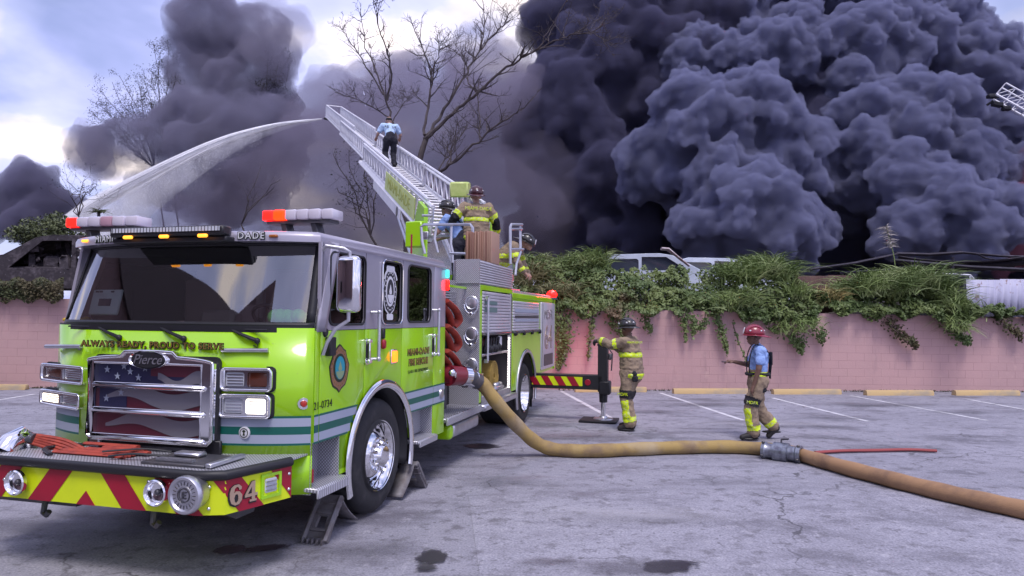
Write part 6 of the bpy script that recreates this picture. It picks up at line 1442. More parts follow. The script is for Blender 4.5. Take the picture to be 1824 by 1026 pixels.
# collapsed dark roof on the right
cr = empty('collapsed_roof', at(1640, 470, 27)); tag(cr, 'dark collapsed roof beams sagging behind the grass on the right', 'collapsed roof'); o0 = at(1640, 470, 27)
M_SOOT = mat('sooty_steel', (.018, .014, .024), .7, var=((.06, .05, .07), 3, .5, .7))
for k, (a, c, d0, d1, th) in enumerate((((1440, 480), (1600, 452), 25, 27, .10), ((1595, 452), (1712, 450), 27, 27, .14), ((1705, 449), (1860, 458), 27, 28, .10), ((1590, 464), (1850, 482), 26, 27, .16), ((1700, 474), (1880, 462), 28, 28, .2), ((1500, 486), (1660, 470), 26, 28, .12), ((1640, 478), (1800, 474), 29, 29, .3), ((1740, 452), (1770, 462), 26.5, 26.5, .05), ((1697, 458), (1697, 486), 26, 26, .07))):
    b = MB(); A, B = at(*a, d0), at(*c, d1); b.tube([A-o0, (A+B)/2-o0+Vector((0, 0, -.06)), B-o0], th, 6, flat=.5); b.build('roof_beam', M_SOOT, cr)
b = MB(); b.grid(lambda u, v: (at(1600+230*u, 456+20*u*(1-u)*2+14*v, 27.5+2*v) - o0), 12, 4); b.build('roof_sheet', M_SOOT, cr, solid=.05)
# fences on the bank
M_FENCE = mat('peeling_white_sheet', (.46, .46, .60), .6, var=((.20, .12, .12), 5, .58, .66), var2=((.36, .36, .5), 1.5, .4, .7))
def sheet_fence(name, x0, x1, y0, y1, Y, m, lab, pitch=.2, posts=True):
    A, B = at(x0, y1, Y), at(x1, y1, Y); zt = at(x0, y0, Y).z; e = empty(name, (A.x, A.y, 0)); tag(e, lab, 'fence'); w = B.x-A.x; n = max(1, round(w/.85))
    for k in range(n):
        b = MB(); b.grid(lambda u, v, k=k: ((k+u)*w/n, .03*math.sin(((k+u)*w/n)/pitch*2*math.pi)**3 + .01*k, 1.9+(zt+.03*math.sin(k*2.1)-1.9)*v), 24, 1); b.build('fence_panel', m, e, solid=.012)
    for k in range(n+1):
        b = MB(); b.cyl((k*w/n, .08, 1.8), (k*w/n, .08, zt+.02), .035, seg=8); b.build('fence_post', M_STEEL, e)
sheet_fence('metal_fence', 1722, 1960, 498, 545, 19.4, M_FENCE, 'peeling bluish white sheet metal fence at the right edge')
sheet_fence('brown_fence', 1415, 1535, 491, 535, 19.8, mat('brown_fence_board', (.10, .055, .05), .85, var=((.06, .03, .03), 3, .4, .7)), 'dark brown fence showing through the gap in the grass', .12)
b = MB(); a = at(1690, 490, 20.5); b.tube([at(1660, 487, 20.5), at(1728, 490, 20.5), at(1734, 497, 20.5)], .03, 6); b.tube([at(1728, 490, 20.5), at(1728, 545, 20.5)], .03, 6); b.tube([at(1662, 487, 20.5), at(1662, 545, 20.5)], .03, 6); tag(b.build('metal_rack', M_ALUW), 'light metal frame rail behind the grass near the sheet fence', 'rail')
# tip of a second aerial ladder at the right edge
S0, S1 = at(1779, 163, 34), at(2260, 430, 30); al = empty('aerial_ladder', S0); tag(al, 'tip of a second aerial ladder reaching in at the right edge', 'ladder')
sdv = (S1-S0).normalized(); srr = sdv.cross(Vector((0, 0, 1))).normalized(); suu = srr.cross(sdv); SL = (S1-S0).length
def sp(s, x, h): return sdv*s + srr*x + suu*h
for sd in (-1, 1):
    b = MB(); x = sd*.4; n = 22
    b.tube([sp(0, x, -.3), sp(SL, x, -.3)], .055, 6).tube([sp(0, x, .35), sp(SL, x, .35)], .04, 6)
    for i in range(n+1):
        s = SL*i/n*.9; b.tube([sp(s, x, -.3), sp(s, x, .35)], .022, 5).tube([sp(s, x, -.3), sp(s+SL/n*.9, x, .35)], .018, 5)
    b.build('ladder_side', M_ALUW, al)
b = MB()
for i in range(34): b.tube([sp(.1+i*.35, -.4, -.3), sp(.1+i*.35, .4, -.3)], .02, 5)
b.build('rungs', M_ALUW, al)['kind'] = 'stuff'
b = MB(); b.box(sp(-.05, .1, -.35), (.55, .3, .18), bevel=.03).box(sp(.35, 0, -.55), (.5, .3, .22), bevel=.04, rot=(0, R(10), 0)).cyl(sp(.1, 0, -.5), sp(.0, 0, -.8), .06).box(sp(.8, 0, -.5), (.4, .3, .22), bevel=.05); b.build('water_cannon', M_BLACK, al)
b = MB(); b.tube([S1-S0, (S1-S0)+Vector((0, 0, -S1.z+1.9))], .3, 10); b.build('pedestal', M_STEEL, al)
# dark warehouse behind the camera, seen only as a reflection
wh = empty('warehouse', (-13.2, -3.0, 0), R(90)); tag(wh, 'dark brown low building reflected in the truck windscreen', 'building')
M_BRICKW = mat('dark_brown_render', (.20, .13, .13), .85, var=((.14, .09, .09), 1, .4, .7))
b = MB(); b.box((0, 4, 3.4), (22, 8, 6.8)); b.build('wall', M_BRICKW, wh)
b = MB(); b.box((-7.5, -3.2, 6.1), (7.6, 6.4, 8.8+3.4)); b.build('side_wing', M_BRICKW, wh)
b = MB(); b.plate([(-11.3, 6.8), (11.3, 6.8), (11.3, 7.0), (8, 7.6), (3, 9.3), (-2, 11.4), (-6, 13.6), (-11.3, 15)], 8.4, basis((1, 0, 0), (0, 0, 1), (0, -1, 0), (0, -.2, 0))); b.build('roof', mat('dark_roof', (.09, .07, .075), .8), wh)
for k in range(5):
    b = MB(); b.box((-9+4.5*k, -.03, 2.2), (1.6, .06, 2.0), bevel=.02); f = b.build('window', M_STEEL, wh); b = MB(); b.box((-9+4.5*k, -.07, 2.2), (1.4, .02, 1.8)); b.build('pane', M_TINT, f)

# ------------------------------------------------------------------ vegetation
M_VINE = mat('vine_leaf', (.075, .12, .032), .6, var=((.15, .20, .06), 1.1, .42, .62), var2=((.12, .08, .04), .6, .58, .70)); M_VINE2 = mat('brown_vine_leaf', (.075, .06, .026), .7, var=((.05, .065, .02), 2, .4, .6))
M_GRASS = mat('cane_grass', (.23, .31, .10), .6, var=((.32, .36, .17), 1.5, .48, .66), var2=((.10, .155, .04), .9, .46, .62)); M_DRY = mat('dry_grass', (.36, .28, .10), .7, var=((.25, .24, .1), 2, .4, .6)); M_BARK = mat('dead_bark', (.055, .042, .045), .85, var=((.09, .075, .075), 5, .4, .7)); M_LEAFD = mat('dusky_leaf', (.035, .036, .030), .8)
M_SHRUB = mat('olive_shrub_leaf', (.065, .085, .03), .6, var=((.11, .13, .05), 2, .42, .62))
def interp(x, tab): return np.interp(x, [t[0] for t in tab], [t[1] for t in tab])
TOPY = [(900, 468), (930, 462), (960, 462), (1000, 466), (1040, 456), (1060, 450), (1090, 475), (1150, 477), (1230, 479), (1290, 475), (1330, 468), (1400, 470), (1425, 500), (1460, 520), (1510, 505), (1540, 500), (1600, 490), (1680, 498), (1720, 530), (1750, 548), (1830, 552), (1900, 552)]
BOTY = [(900, 560), (960, 560), (1000, 552), (1050, 556), (1110, 566), (1150, 560), (1190, 551), (1230, 552), (1290, 562), (1330, 566), (1380, 582), (1440, 574), (1470, 556), (1530, 556), (1600, 566), (1650, 570), (1690, 566), (1750, 560), (1800, 568), (1900, 570)]
n = 62000; xs = RNG.uniform(915, 1880, n); u = RNG.uniform(0, 1, n); tp, bt = interp(xs, TOPY), interp(xs, BOTY)
bt = bt + 7*np.sin(xs*.11)+5*np.sin(xs*.037+1); tp = tp + 5*np.sin(xs*.09+2)+4*np.sin(xs*.31)
ys = tp + (bt-tp)*u**.9
wallY = 17.72 + (xs-1000)/824*.75
dep = np.where(ys > 556, wallY-.05-.30*RNG.uniform(0, 1, n), wallY + (556-ys)/100*1.9 - .35*RNG.uniform(0, 1, n))
PP = np.array([at(float(a), float(c), float(d_))[:] for a, c, d_ in zip(xs, ys, dep)])
cl = np.array([mnoise.noise(Vector((p[0]*1.5, p[2]*2.0, 3.1))) + .6*mnoise.noise(Vector((p[0]*4, p[2]*5, 1.7))) for p in PP]); PP[:, 1] -= cl*.42; PP[:, 2] += cl*.06
keep = RNG.uniform(-.75, .1, n) < cl
leaf_mass('vine_bank', PP[keep], np.tile([0, -.6, .8], (keep.sum(), 1)), RNG.uniform(.055, .125, keep.sum()), M_VINE, aspect=.75)
tag(bpy.data.objects['vine_bank'], 'dense dark green vines covering the top of the pink wall', 'vines', kind='stuff')
# the earth bank the vines grow on
bk = MB(); bk.grid(lambda u, v: (lambda x: (lambda ty: (x, 17.95+.06*(x-1.3)+2.6*v+.15, 1.75+max(0.0, (ty-2.1))*math.sin(min(1, v*1.3)*math.pi/2)*.93+.02*math.sin(x*5)))(float(at(912+x/19.5*FPX, float(interp(912+x/19.5*FPX, TOPY)), 19.5).z)-.28))(0.3+16*u), 60, 8)
tag(bk.build('earth_bank', M_EARTH, ang=60), kind='structure')
def clump(name, spec, m, lab, cat='grass', spread=.35, blade=(.55, 1.3), width=.030, droop=.8, count=150):
    roots, dirs, ln = [], [], []
    for (px, py, Y, s) in spec:
        c = at(px, py, Y)
        for k in range(int(count*s)):
            r = Vector((RNG.normal()*spread*.5*s, RNG.normal()*spread*.6*s, RNG.uniform(-.25, .05))); roots.append(c+r); dirs.append((RNG.normal()*.45, RNG.normal()*.45-.12, 1.0)); ln.append(RNG.uniform(*blade)*s)
    o = blades(name, roots, dirs, np.array(ln), width, m, droop=droop); return tag(o, lab, cat)
clump('tall_grass', [(1052, 474, 19.2, .75), (1068, 466, 19.4, .8), (1038, 470, 19.2, .6)], M_GRASS, 'pale grass tuft rising above the vines left of the white vehicle')
clump('tall_grass', [(1296, 490, 18.6, .8), (1318, 495, 18.4, 1.0), (1345, 490, 18.6, 1.0), (1372, 482, 18.8, 1.05), (1396, 490, 18.8, .95), (1300, 540, 17.9, .9), (1330, 530, 17.9, .8), (1416, 520, 18.4, .8)], M_GRASS, 'wide clump of tall green grass above the walking firefighter')
clump('tall_grass', [(1532, 508, 18.6, .9), (1550, 515, 18.4, 1.05), (1572, 512, 18.5, 1.1), (1590, 520, 18.5, 1.0)], M_GRASS, 'bright cane grass clump left of the reed plume')
clump('tall_grass', [(1612, 512, 18.6, 1.1), (1632, 500, 18.8, 1.15), (1652, 505, 18.7, 1.1), (1672, 515, 18.7, .95), (1690, 532, 18.4, .9), (1700, 552, 18.2, .9)], M_GRASS, 'tall arching cane grass beside the sheet metal fence')
clump('tall_grass', [(1395, 580, 17.75, .45), (1425, 576, 17.75, .5), (1448, 570, 17.8, .45), (1690, 572, 17.95, .5), (1712, 576, 17.95, .5)], M_GRASS, 'drooping grass blades hanging over the wall edge', droop=1.5)
clump('dry_grass', [(1474, 525, 18.4, .6), (1484, 530, 18.4, .5)], M_DRY, 'small yellow dry grass tuft before the brown fence')
clump('tall_grass', [(935, 500, 18.3, .8), (955, 485, 18.6, .7), (985, 520, 18.0, .8), (1015, 520, 18.0, .7)], mat('olive_grass', (.15, .16, .07), .7, var=((.22, .2, .09), 2, .4, .6)), 'olive grass and stems right behind the truck platform', droop=.9)
n = 2300; xs = RNG.uniform(920, 1760, n); xs = np.where((xs > 1085) & (xs < 1290), xs+230, xs); ty = interp(xs, TOPY); yy_ = ty + RNG.uniform(-2, 30, n)*RNG.uniform(0, 1, n); dd = 17.72+(xs-1000)/824*.75 + (556-yy_)/100*1.9
den_ = np.array([mnoise.noise(Vector((x*.018, 5.2, 1.3))) for x in xs]); k_ = RNG.uniform(-.45, .35, n) < den_
gr_ = blades('grass_fringe', np.array([at(float(a), float(c), float(d_)-.1)[:] for a, c, d_ in zip(xs[k_], yy_[k_], dd[k_])]), np.stack([RNG.normal(size=k_.sum())*.5, RNG.normal(size=k_.sum())*.4-.2, np.ones(k_.sum())], 1), RNG.uniform(.2, .75, k_.sum()), .022, M_GRASS, droop=.8); tag(gr_, 'loose grass blades growing out of the vines along the wall', 'grass', kind='stuff')
# reed plume
rp = empty('reed_plume', at(1594, 470, 18.9)); tag(rp, 'single tall pale reed plume standing above the cane grass', 'reed'); o0 = at(1594, 470, 18.9)
b = MB(); b.tube(smoothpts([at(1596, 490, 18.9)-o0, at(1592, 455, 18.9)-o0, at(1584, 425, 18.9)-o0, at(1579, 402, 18.9)-o0]), .010, 6); b.build('stem', M_GRASS, rp)
rr_, dd_ = [], []
for k in range(150):
    t = RNG.uniform(0, 1); rr_.append(at(1588-9*t, 442-38*t, 18.9)-o0); dd_.append((RNG.normal()*.8-.2, RNG.normal()*.8, .7))
blades('plume', rr_, dd_, RNG.uniform(.10, .26, 150), .02, mat('pale_plume', (.46, .42, .40), .8), rp, droop=.9)
# hanging vines
def hanging(pts, lab, w=.16, dens=260, m=None):
    e = empty('hanging_vine', at(*pts[0], 17.4)); tag(e, lab, 'vine', 'vines hanging down the wall'); o0 = at(*pts[0], 17.4)
    Y = 17.60+(pts[0][0]-1000)/824*.72; P_ = smoothpts([at(a, c, Y)-o0 for a, c in pts], 8); b = MB(); b.tube(P_, .012, 5); b.build('stem', M_BARK, e)
    C_ = []
    for k in range(dens):
        t = RNG.uniform(0, 1)**.8; q = P_[int(t*(len(P_)-1))]; C_.append((q.x+RNG.normal()*w*(1.15-t)*.6, q.y-abs(RNG.normal())*.06, q.z+RNG.normal()*.07))
    leaf_mass('leaves', C_, np.tile([0, -.9, .4], (dens, 1)), RNG.uniform(.05, .10, dens), m or M_VINE, e, aspect=.75)
hanging([(992, 548), (1000, 580), (1004, 615), (994, 655)], 'thick ivy curtain hanging down the wall beside the truck rear', .34, 900)
hanging([(1056, 560), (1052, 590), (1047, 640)], 'thin vine hanging left of the firefighter at the outrigger', .12, 140)
hanging([(1098, 560), (1104, 580), (1112, 600)], 'bushy vine hanging behind the black helmet', .3, 420)
hanging([(1150, 562), (1152, 580), (1160, 590)], 'short vine tip hanging right of the black helmet', .16, 140)
hanging([(1214, 556), (1218, 580), (1222, 603)], 'straight vine hanging left of the looped vine', .10, 160)
hanging([(1228, 560), (1236, 580), (1232, 597)], 'vine strand hanging inside the looped vine', .12, 160)
hanging([(1256, 558), (1255, 572), (1247, 582), (1238, 580)], 'curling vine forming a loop on the pink wall', .06, 120)
hanging([(1276, 562), (1286, 595), (1295, 625)], 'leafy vine hanging before the walking firefighter', .14, 260)
hanging([(1305, 575), (1314, 605), (1330, 645)], 'thin bare vine reaching towards the blue shirt', .03, 40)
hanging([(1408, 590), (1420, 612), (1428, 622)], 'short leafy vine end right of the red helmet', .26, 300)
hanging([(1455, 585), (1462, 600), (1464, 604)], 'small vine end below the brown fence gap', .2, 160)
hanging([(1580, 568), (1606, 598), (1632, 614)], 'slanting vine hanging under the reed plume', .22, 380, M_VINE2)
hanging([(1688, 568), (1704, 596), (1726, 610)], 'slanting leafy vine hanging under the arching cane grass', .28, 420)
hanging([(1785, 566), (1798, 585), (1818, 600)], 'vine hanging at the right edge under the sheet fence', .22, 260, M_VINE2)
# left side: brown creeper on the wall and olive shrub behind it
n = 9000; xs = RNG.uniform(-60, 112, n); ys = RNG.uniform(498, 536, n)+4*np.sin(xs*.15); dep = 16.95+RNG.uniform(-.3, .9, n)
PP = np.array([at(float(a), float(c), float(d_))[:] for a, c, d_ in zip(xs, ys, dep)]); leaf_mass('brown_creeper', PP, np.tile([0, -.7, .7], (n, 1)), RNG.uniform(.05, .10, n), M_VINE2)
tag(bpy.data.objects['brown_creeper'], 'brown creeper heaped on the wall below the burnt car', 'creeper', kind='stuff')
def bush(name, spec, m, lab, cat, lsize=(.08, .14), dens=1, stem=True):
    c0 = at(spec[0][0], spec[0][1], spec[0][2]); g0 = Vector((c0.x, c0.y, 1.93)); e = empty(name, g0); tag(e, lab, cat); PPs = []
    b = MB()
    for (px, py, Y, rx, ry, k) in spec:
        c = at(px, py, Y)-g0; sx, sz = rx*Y/FPX, ry*Y/FPX
        for _ in range(int(k*dens)):
            d_ = RNG.normal(size=3); d_ /= np.linalg.norm(d_); r = RNG.uniform(.25, 1)**.6; PPs.append((c.x+d_[0]*sx*r, c.y+d_[1]*sx*r*.8, c.z+d_[2]*sz*r))
        b.tube(smoothpts([(0, 0, 0), (c.x*.4, c.y*.4, c.z*.5), tuple(c)]), [.05]*9+[.03]*8 if False else .03, 5)
    PPs = np.array(PPs); b.build('stem', M_BARK, e); leaf_mass('leaves', PPs, np.tile([0, -.3, .9], (len(PPs), 1)), RNG.uniform(*lsize, len(PPs)), m, e, aspect=.6); return e
bush('olive_shrub', [(80, 410, 23, 50, 26, 1500), (45, 418, 23, 36, 18, 800), (118, 412, 23.4, 40, 24, 900), (100, 392, 23.6, 22, 16, 400)], M_SHRUB, 'olive green shrub behind the burnt car at left', 'shrub')
pm = empty('palm_sprout', at(176, 378, 24)); tag(pm, 'small dark palm like tuft peeking over the left light bar', 'plant')
blades('fronds', [(RNG.normal()*.05, RNG.normal()*.05, 0) for _ in range(60)], [(RNG.normal(), RNG.normal(), .7) for _ in range(60)], RNG.uniform(.2, .42, 60), .05, M_SHRUB, pm, droop=.7)
b = MB(); b.tube([(0, 0, .02), (.02, 0, -1.2)], .05, 6); b.build('stem', M_BARK, pm)
# weeds along the wall foot
n = 1500; ww = RNG.uniform(0, 1, n); wx = np.where(ww < .75, RNG.uniform(1.2, 15, n), RNG.uniform(-13.5, -10.8, n)); wy = 17.62+(wx-1.3)*.0579-.05-RNG.uniform(0, .12, n)
g_ = blades('wall_foot_weeds', np.stack([wx, wy, np.zeros(n)], 1), np.stack([RNG.normal(size=n)*.5, RNG.normal(size=n)*.5-.2, np.ones(n)], 1), RNG.uniform(.03, .12, n), .015, M_VINE2); tag(g_, 'thin dry weeds along the foot of the pink wall', 'weeds', kind='stuff')

# ------------------------------------------------------------------ trees
def limb(b, pts, r0, r1, seg=6):
    n = len(pts); b.tube(pts, [r0+(r1-r0)*(i/(n-1))**.9 for i in range(n)], seg)
def twigs(b, pts, r0, rng, n, ln, depth=2, tips=None, spread=.9, upb=.5):
    """side shoots along a limb"""
    for k in range(n):
        t = rng.uniform(.15, 1.0); i = min(len(pts)-2, int(t*(len(pts)-1))); p = pts[i].lerp(pts[i+1], rng.random()); ax = (pts[i+1]-pts[i]).normalized()
        d = (ax*.7 + Vector((rng.gauss(0, spread), rng.gauss(0, spread*.8), rng.gauss(0, spread*.6)+upb))).normalized(); l = ln*rng.uniform(.45, 1.1)*(1.2-.6*t)
        q = [p]; dd = d.copy()
        for s in range(4): dd = (dd + Vector((rng.gauss(0, .22), rng.gauss(0, .22), rng.gauss(.06, .18)))).normalized(); q.append(q[-1]+dd*l/4)
        rr = max(.006, r0*(.45-.25*t)); limb(b, q, rr, .004, 5 if rr > .02 else 4)
        if tips is not None: tips.append(q[-1]); tips.append(q[-2])
        if depth > 1: twigs(b, q, rr, rng, max(2, n//3), l*.5, depth-1, tips, spread, upb*.6)
def bare_tree(name, lab, trunk, limbs, Y0, seed, r=.16, tw=9, ln=1.6):
    rng = random.Random(seed); base = at(*trunk[0], Y0); g0 = Vector((base.x, base.y, 1.93)); e = empty(name, g0); tag(e, lab, 'tree')
    b = MB(); tp = smoothpts([Vector((0, 0, -.1))]+[at(*q, Y0)-g0 for q in trunk], 4); limb(b, tp, r*.95, r*.6, 10); b.build('trunk', M_BARK, e); b = MB()
    for (pts, dy, r0) in limbs:
        m_ = len(pts); q = smoothpts([at(a, c, Y0+dy*(i/(m_-1)))-g0 for i, (a, c) in enumerate(pts)], 4)
        q = [v+Vector((rng.gauss(0, .03), rng.gauss(0, .05), rng.gauss(0, .03))) for v in q]; limb(b, q, r0*.72, .010, 7); twigs(b, q, r0, rng, int(tw*1.7), ln, 3)
    b.build('crown', M_BARK, e)
Z2 = lambda x, y: (580+x/3.2057, y/3.2057)
bare_tree('bare_tree', 'tall bare tree with long forking limbs right of the ladder', [(728, 420), (738, 330), (750, 275), Z2(575, 790)],
    [([Z2(575, 790), Z2(640, 680), Z2(720, 560), Z2(800, 420), Z2(880, 280), Z2(905, 120), Z2(895, -30)], 2.5, .11), ([Z2(880, 280), Z2(990, 170), Z2(1050, 70)], 1.0, .05), ([Z2(575, 790), Z2(640, 730), Z2(760, 620), Z2(870, 530), Z2(1000, 410), Z2(1130, 320), Z2(1220, 270), Z2(1290, 150), Z2(1390, -10)], -2.5, .12),
     ([Z2(1220, 270), Z2(1330, 230), Z2(1430, 190), Z2(1530, 180), Z2(1600, 110)], -1.5, .05), ([Z2(1500, 182), Z2(1570, 210), Z2(1610, 270)], -.5, .03), ([Z2(565, 770), Z2(580, 620), Z2(605, 480), Z2(600, 390), Z2(520, 220), Z2(480, 90)], 1.0, .085), ([Z2(605, 470), Z2(640, 330), Z2(655, 250)], -1, .04), ([Z2(870, 530), Z2(815, 480), Z2(800, 360), Z2(740, 290), Z2(690, 270)], 1.5, .045)], 27, 11, .17, 10)
bare_tree('bare_tree', 'slim bare tree behind the man on the ladder', [(722, 420), (712, 300), (704, 240), Z2(380, 690)],
    [([Z2(380, 690), Z2(350, 580), Z2(300, 440), Z2(240, 300), Z2(215, 190), Z2(200, 60)], 1.5, .07), ([Z2(350, 580), Z2(375, 420), Z2(345, 270), Z2(300, 140), Z2(270, -10)], -1.5, .07), ([Z2(330, 540), Z2(230, 380), Z2(150, 250), Z2(100, 170)], .8, .05), ([Z2(370, 680), Z2(260, 610), Z2(160, 560), Z2(50, 520)], -1, .04), ([Z2(380, 690), Z2(440, 600), Z2(490, 540)], 1, .035)], 29, 5, .10, 9, 1.4)
bare_tree('bare_tree', 'low leaning dead tree to the right of the ladder base', [(745, 440), (765, 345), Z2(640, 985)],
    [([Z2(640, 985), Z2(740, 920), Z2(870, 810), Z2(1000, 700), Z2(1090, 640), Z2(1165, 585)], -2.0, .085), ([Z2(875, 805), Z2(885, 690), Z2(872, 560), Z2(868, 460)], .6, .045), ([Z2(690, 950), Z2(735, 830), Z2(750, 690)], 1.0, .04), ([Z2(640, 985), Z2(700, 880), Z2(790, 760), Z2(800, 700)], 1.8, .04)], 25, 8, .12, 9, 1.2)
def leafy_tree(name, lab, base, crown, Y, seed, nleaf, r=.10, lsize=(.05, .12), shoots=14):
    rng = random.Random(seed); bs = at(*base, Y); g0 = Vector((bs.x, bs.y, 1.93)); e = empty(name, g0); tag(e, lab, 'tree'); b = MB(); tips = []
    limb(b, smoothpts([Vector((1.5, 0, -.1)), (at(*base, Y)-g0)*.5+Vector((.9, 0, 0)), at(*base, Y)-g0], 5), r, r*.7, 8); b.build('trunk', M_BARK, e); b = MB()
    for (px, py) in crown:
        dy = rng.uniform(-1.6, 1.6)
        q = [at(*base, Y)-g0]; t = at(px, py, Y+dy)-g0
        for k in range(1, 6): q.append(q[0].lerp(t, k/5)+Vector((rng.gauss(0, .12), rng.gauss(0, .15), rng.gauss(0, .10)+.25*math.sin(k/5*math.pi))))
        limb(b, q, r*.5, .012, 6); twigs(b, q, r*.5, rng, shoots, 1.5, 2, tips, .9, .45)
    b.build('branches', M_BARK, e); T_ = np.array([t[:] for t in tips]); k = RNG.integers(0, len(T_), nleaf); C_ = T_[k]+RNG.normal(size=(nleaf, 3))*.13
    leaf_mass('crown', C_, np.tile([0, -.2, .9], (nleaf, 1)), RNG.uniform(*lsize, nleaf), M_LEAFD, e, aspect=.5)
leafy_tree('sparse_tree', 'sparse dark tree against the bright sky at upper left', (275, 300), [(160, 178), (178, 160), (200, 150), (222, 140), (244, 150), (165, 210), (190, 225), (215, 200), (250, 185), (155, 195), (185, 190), (230, 165), (260, 150), (175, 235), (200, 245)], 45, 3, 9000, .06)
leafy_tree('sparse_tree', 'narrow tree top rising at the left edge of the dark plume', (300, 280), [(272, 92), (285, 105), (300, 82), (280, 150), (310, 140), (295, 180), (268, 130), (275, 190)], 46, 4, 4500, .06)
leafy_tree('sparse_tree', 'sparse leafy tree at the right edge of the left dark plume', (465, 300), [(500, 95), (515, 130), (480, 115), (440, 140), (455, 190), (505, 180), (425, 190), (490, 230), (510, 100), (470, 150), (415, 220)], 46, 6, 7500, .06)
leafy_tree('dead_sapling', 'small dead sapling low at left where the water falls', (140, 385), [(125, 325), (150, 318), (165, 330), (135, 340)], 30, 9, 260, .05, (.05, .1), 5)
leafy_tree('dead_sapling', 'thin sapling with few leaves left of the ladder turntable', (660, 420), [(596, 275), (615, 270), (640, 290), (600, 330), (655, 300), (625, 330)], 26, 12, 420, .06, (.06, .12), 6)
leafy_tree('dead_sapling', 'faint bare stems behind the water spray above the cab', (430, 400), [(495, 330), (470, 295), (455, 340), (505, 320)], 34, 13, 40, .05, (.05, .1), 3)

# ------------------------------------------------------------------ smoke
def puffs(lobes, n1=34, n2=9, n3=0, up=0.35, seed=1, r1=(.26, .46), r2=(.22, .42)):
    """spheres on spheres on spheres: the camera side and top of each lobe carries smaller and smaller billows"""
    rng = np.random.default_rng(seed); lv = [([], []), ([], [])]
    def put(k, c, r): lv[k][0].append(c); lv[k][1].append(r)
    for (c, r) in lobes:
        c = np.array(c); put(0, c, r*.93); k = 0
        while k < n1:
            d = rng.normal(size=3); d /= np.linalg.norm(d)
            if d[1] > 0.35 or (d[2] < -.6 and rng.random() < .7): continue
            d[2] += up*rng.random(); d /= np.linalg.norm(d)
            rr = r*rng.uniform(*r1); p = c + d*(r - rr*.28); put(0, p, rr); k += 1
            for _ in range(n2):
                e = rng.normal(size=3); e /= np.linalg.norm(e); e += d*.9; e /= np.linalg.norm(e)
                r3 = rr*rng.uniform(*r2); q = p + e*(rr - r3*.15); put(1, q, r3)
                for _ in range(n3):
                    f = rng.normal(size=3); f /= np.linalg.norm(f); f += e*.9; f /= np.linalg.norm(f); r4 = r3*rng.uniform(.3, .55); put(1, q + f*(r3 - r4*.1), r4)
    return lv
def billow(name, lobes, voxel, m, disp, lab, it=2, **kw):
    lv = puffs(lobes, **kw); V, F, o_ = [], [], 0
    for (C, Rr), sub in zip(lv, (2, 1)):
        if not C: continue
        v, f = ico(sub); C = np.array(C); Rr = np.array(Rr); V.append((v[None]*Rr[:, None, None] + C[:, None, :]).reshape(-1, 3)); F.append((f[None] + (np.arange(len(C))*len(v))[:, None, None]).reshape(-1, 3)+o_); o_ += len(C)*len(v)
    o = link(name, np_mesh(name, np.concatenate(V), np.concatenate(F))); md = o.modifiers.new('r', 'REMESH'); md.mode = 'VOXEL'; md.voxel_size = voxel
    sm = o.modifiers.new('s', 'SMOOTH'); sm.factor = .5; sm.iterations = it
    for i, (kind, scale, st) in enumerate(disp):
        tx = bpy.data.textures.new(name+'_t%d' % i, kind); tx.noise_scale = scale
        if kind == 'CLOUDS': tx.noise_depth = 4
        dp = o.modifiers.new('d%d' % i, 'DISPLACE'); dp.texture = tx; dp.texture_coords = 'LOCAL'
        dp.strength = -st if kind == 'VORONOI' else st; dp.mid_level = 0.3 if kind == 'VORONOI' else .5
    return tag(link(name, evaluated(o, name), m), lab, 'smoke', kind='stuff')
def lob(x, y, Y, rpx): return (tuple(at(x, y, Y)), rpx*Y/FPX)
M_SMOKE = volume_mat('dense_blue_black_smoke', (.34, .355, .51), 3.6)
M_SMOKK = volume_mat('self_shadow_smoke', (.17, .168, .27), 2.0)  # darker albedo stands in for the plume's own shadow
bright = [lob(1240, 250, 37, 92), lob(1330, 232, 37, 90), lob(1300, 330, 36, 85), lob(1180, 300, 38, 70), lob(1400, 300, 37, 80), lob(1345, 395, 33, 88), lob(1270, 410, 34, 62), lob(1420, 420, 34, 60), lob(1560, 270, 38, 90), lob(1640, 235, 38, 88), lob(1600, 340, 36, 75), lob(1690, 300, 37, 70), lob(1510, 360, 39, 75),
    lob(1520, 130, 43, 90), lob(1440, 100, 44, 80), lob(1350, 130, 43, 80), lob(1590, 90, 44, 80), lob(1650, 55, 46, 80), lob(1735, 130, 44, 70), lob(1690, 170, 44, 70), lob(1690, 395, 34, 80), lob(1620, 420, 34, 60), lob(1760, 400, 35, 65), lob(1230, 40, 48, 110), lob(1330, 20, 48, 100), lob(1480, 0, 49, 110), lob(1590, -10, 50, 90), lob(1250, 150, 44, 80), lob(1770, 250, 44, 75), lob(1790, 330, 42, 60)]
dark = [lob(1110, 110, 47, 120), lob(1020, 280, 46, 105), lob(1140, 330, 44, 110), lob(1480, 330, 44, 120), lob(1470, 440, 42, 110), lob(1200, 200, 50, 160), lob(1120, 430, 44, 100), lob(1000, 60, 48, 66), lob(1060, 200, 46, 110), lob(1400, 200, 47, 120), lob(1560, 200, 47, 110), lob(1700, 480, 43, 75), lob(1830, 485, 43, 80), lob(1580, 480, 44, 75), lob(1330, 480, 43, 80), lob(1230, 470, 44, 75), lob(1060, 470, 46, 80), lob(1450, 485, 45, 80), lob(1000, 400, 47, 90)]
billow('smoke_plume', bright, .13, M_SMOKE, [('VORONOI', .8, .12), ('CLOUDS', .3, .15)], 'huge dark billowing smoke cloud filling the right of the sky', it=1, n1=26, n2=10, n3=3, r1=(.22, .44), r2=(.24, .46))
billow('shadowed_smoke', dark, .22, M_SMOKK, [('VORONOI', 1.2, .3), ('CLOUDS', .5, .2)], 'smoke behind the bright billows, its self-shadow put into a near black colour', n1=26, n2=9, seed=2)
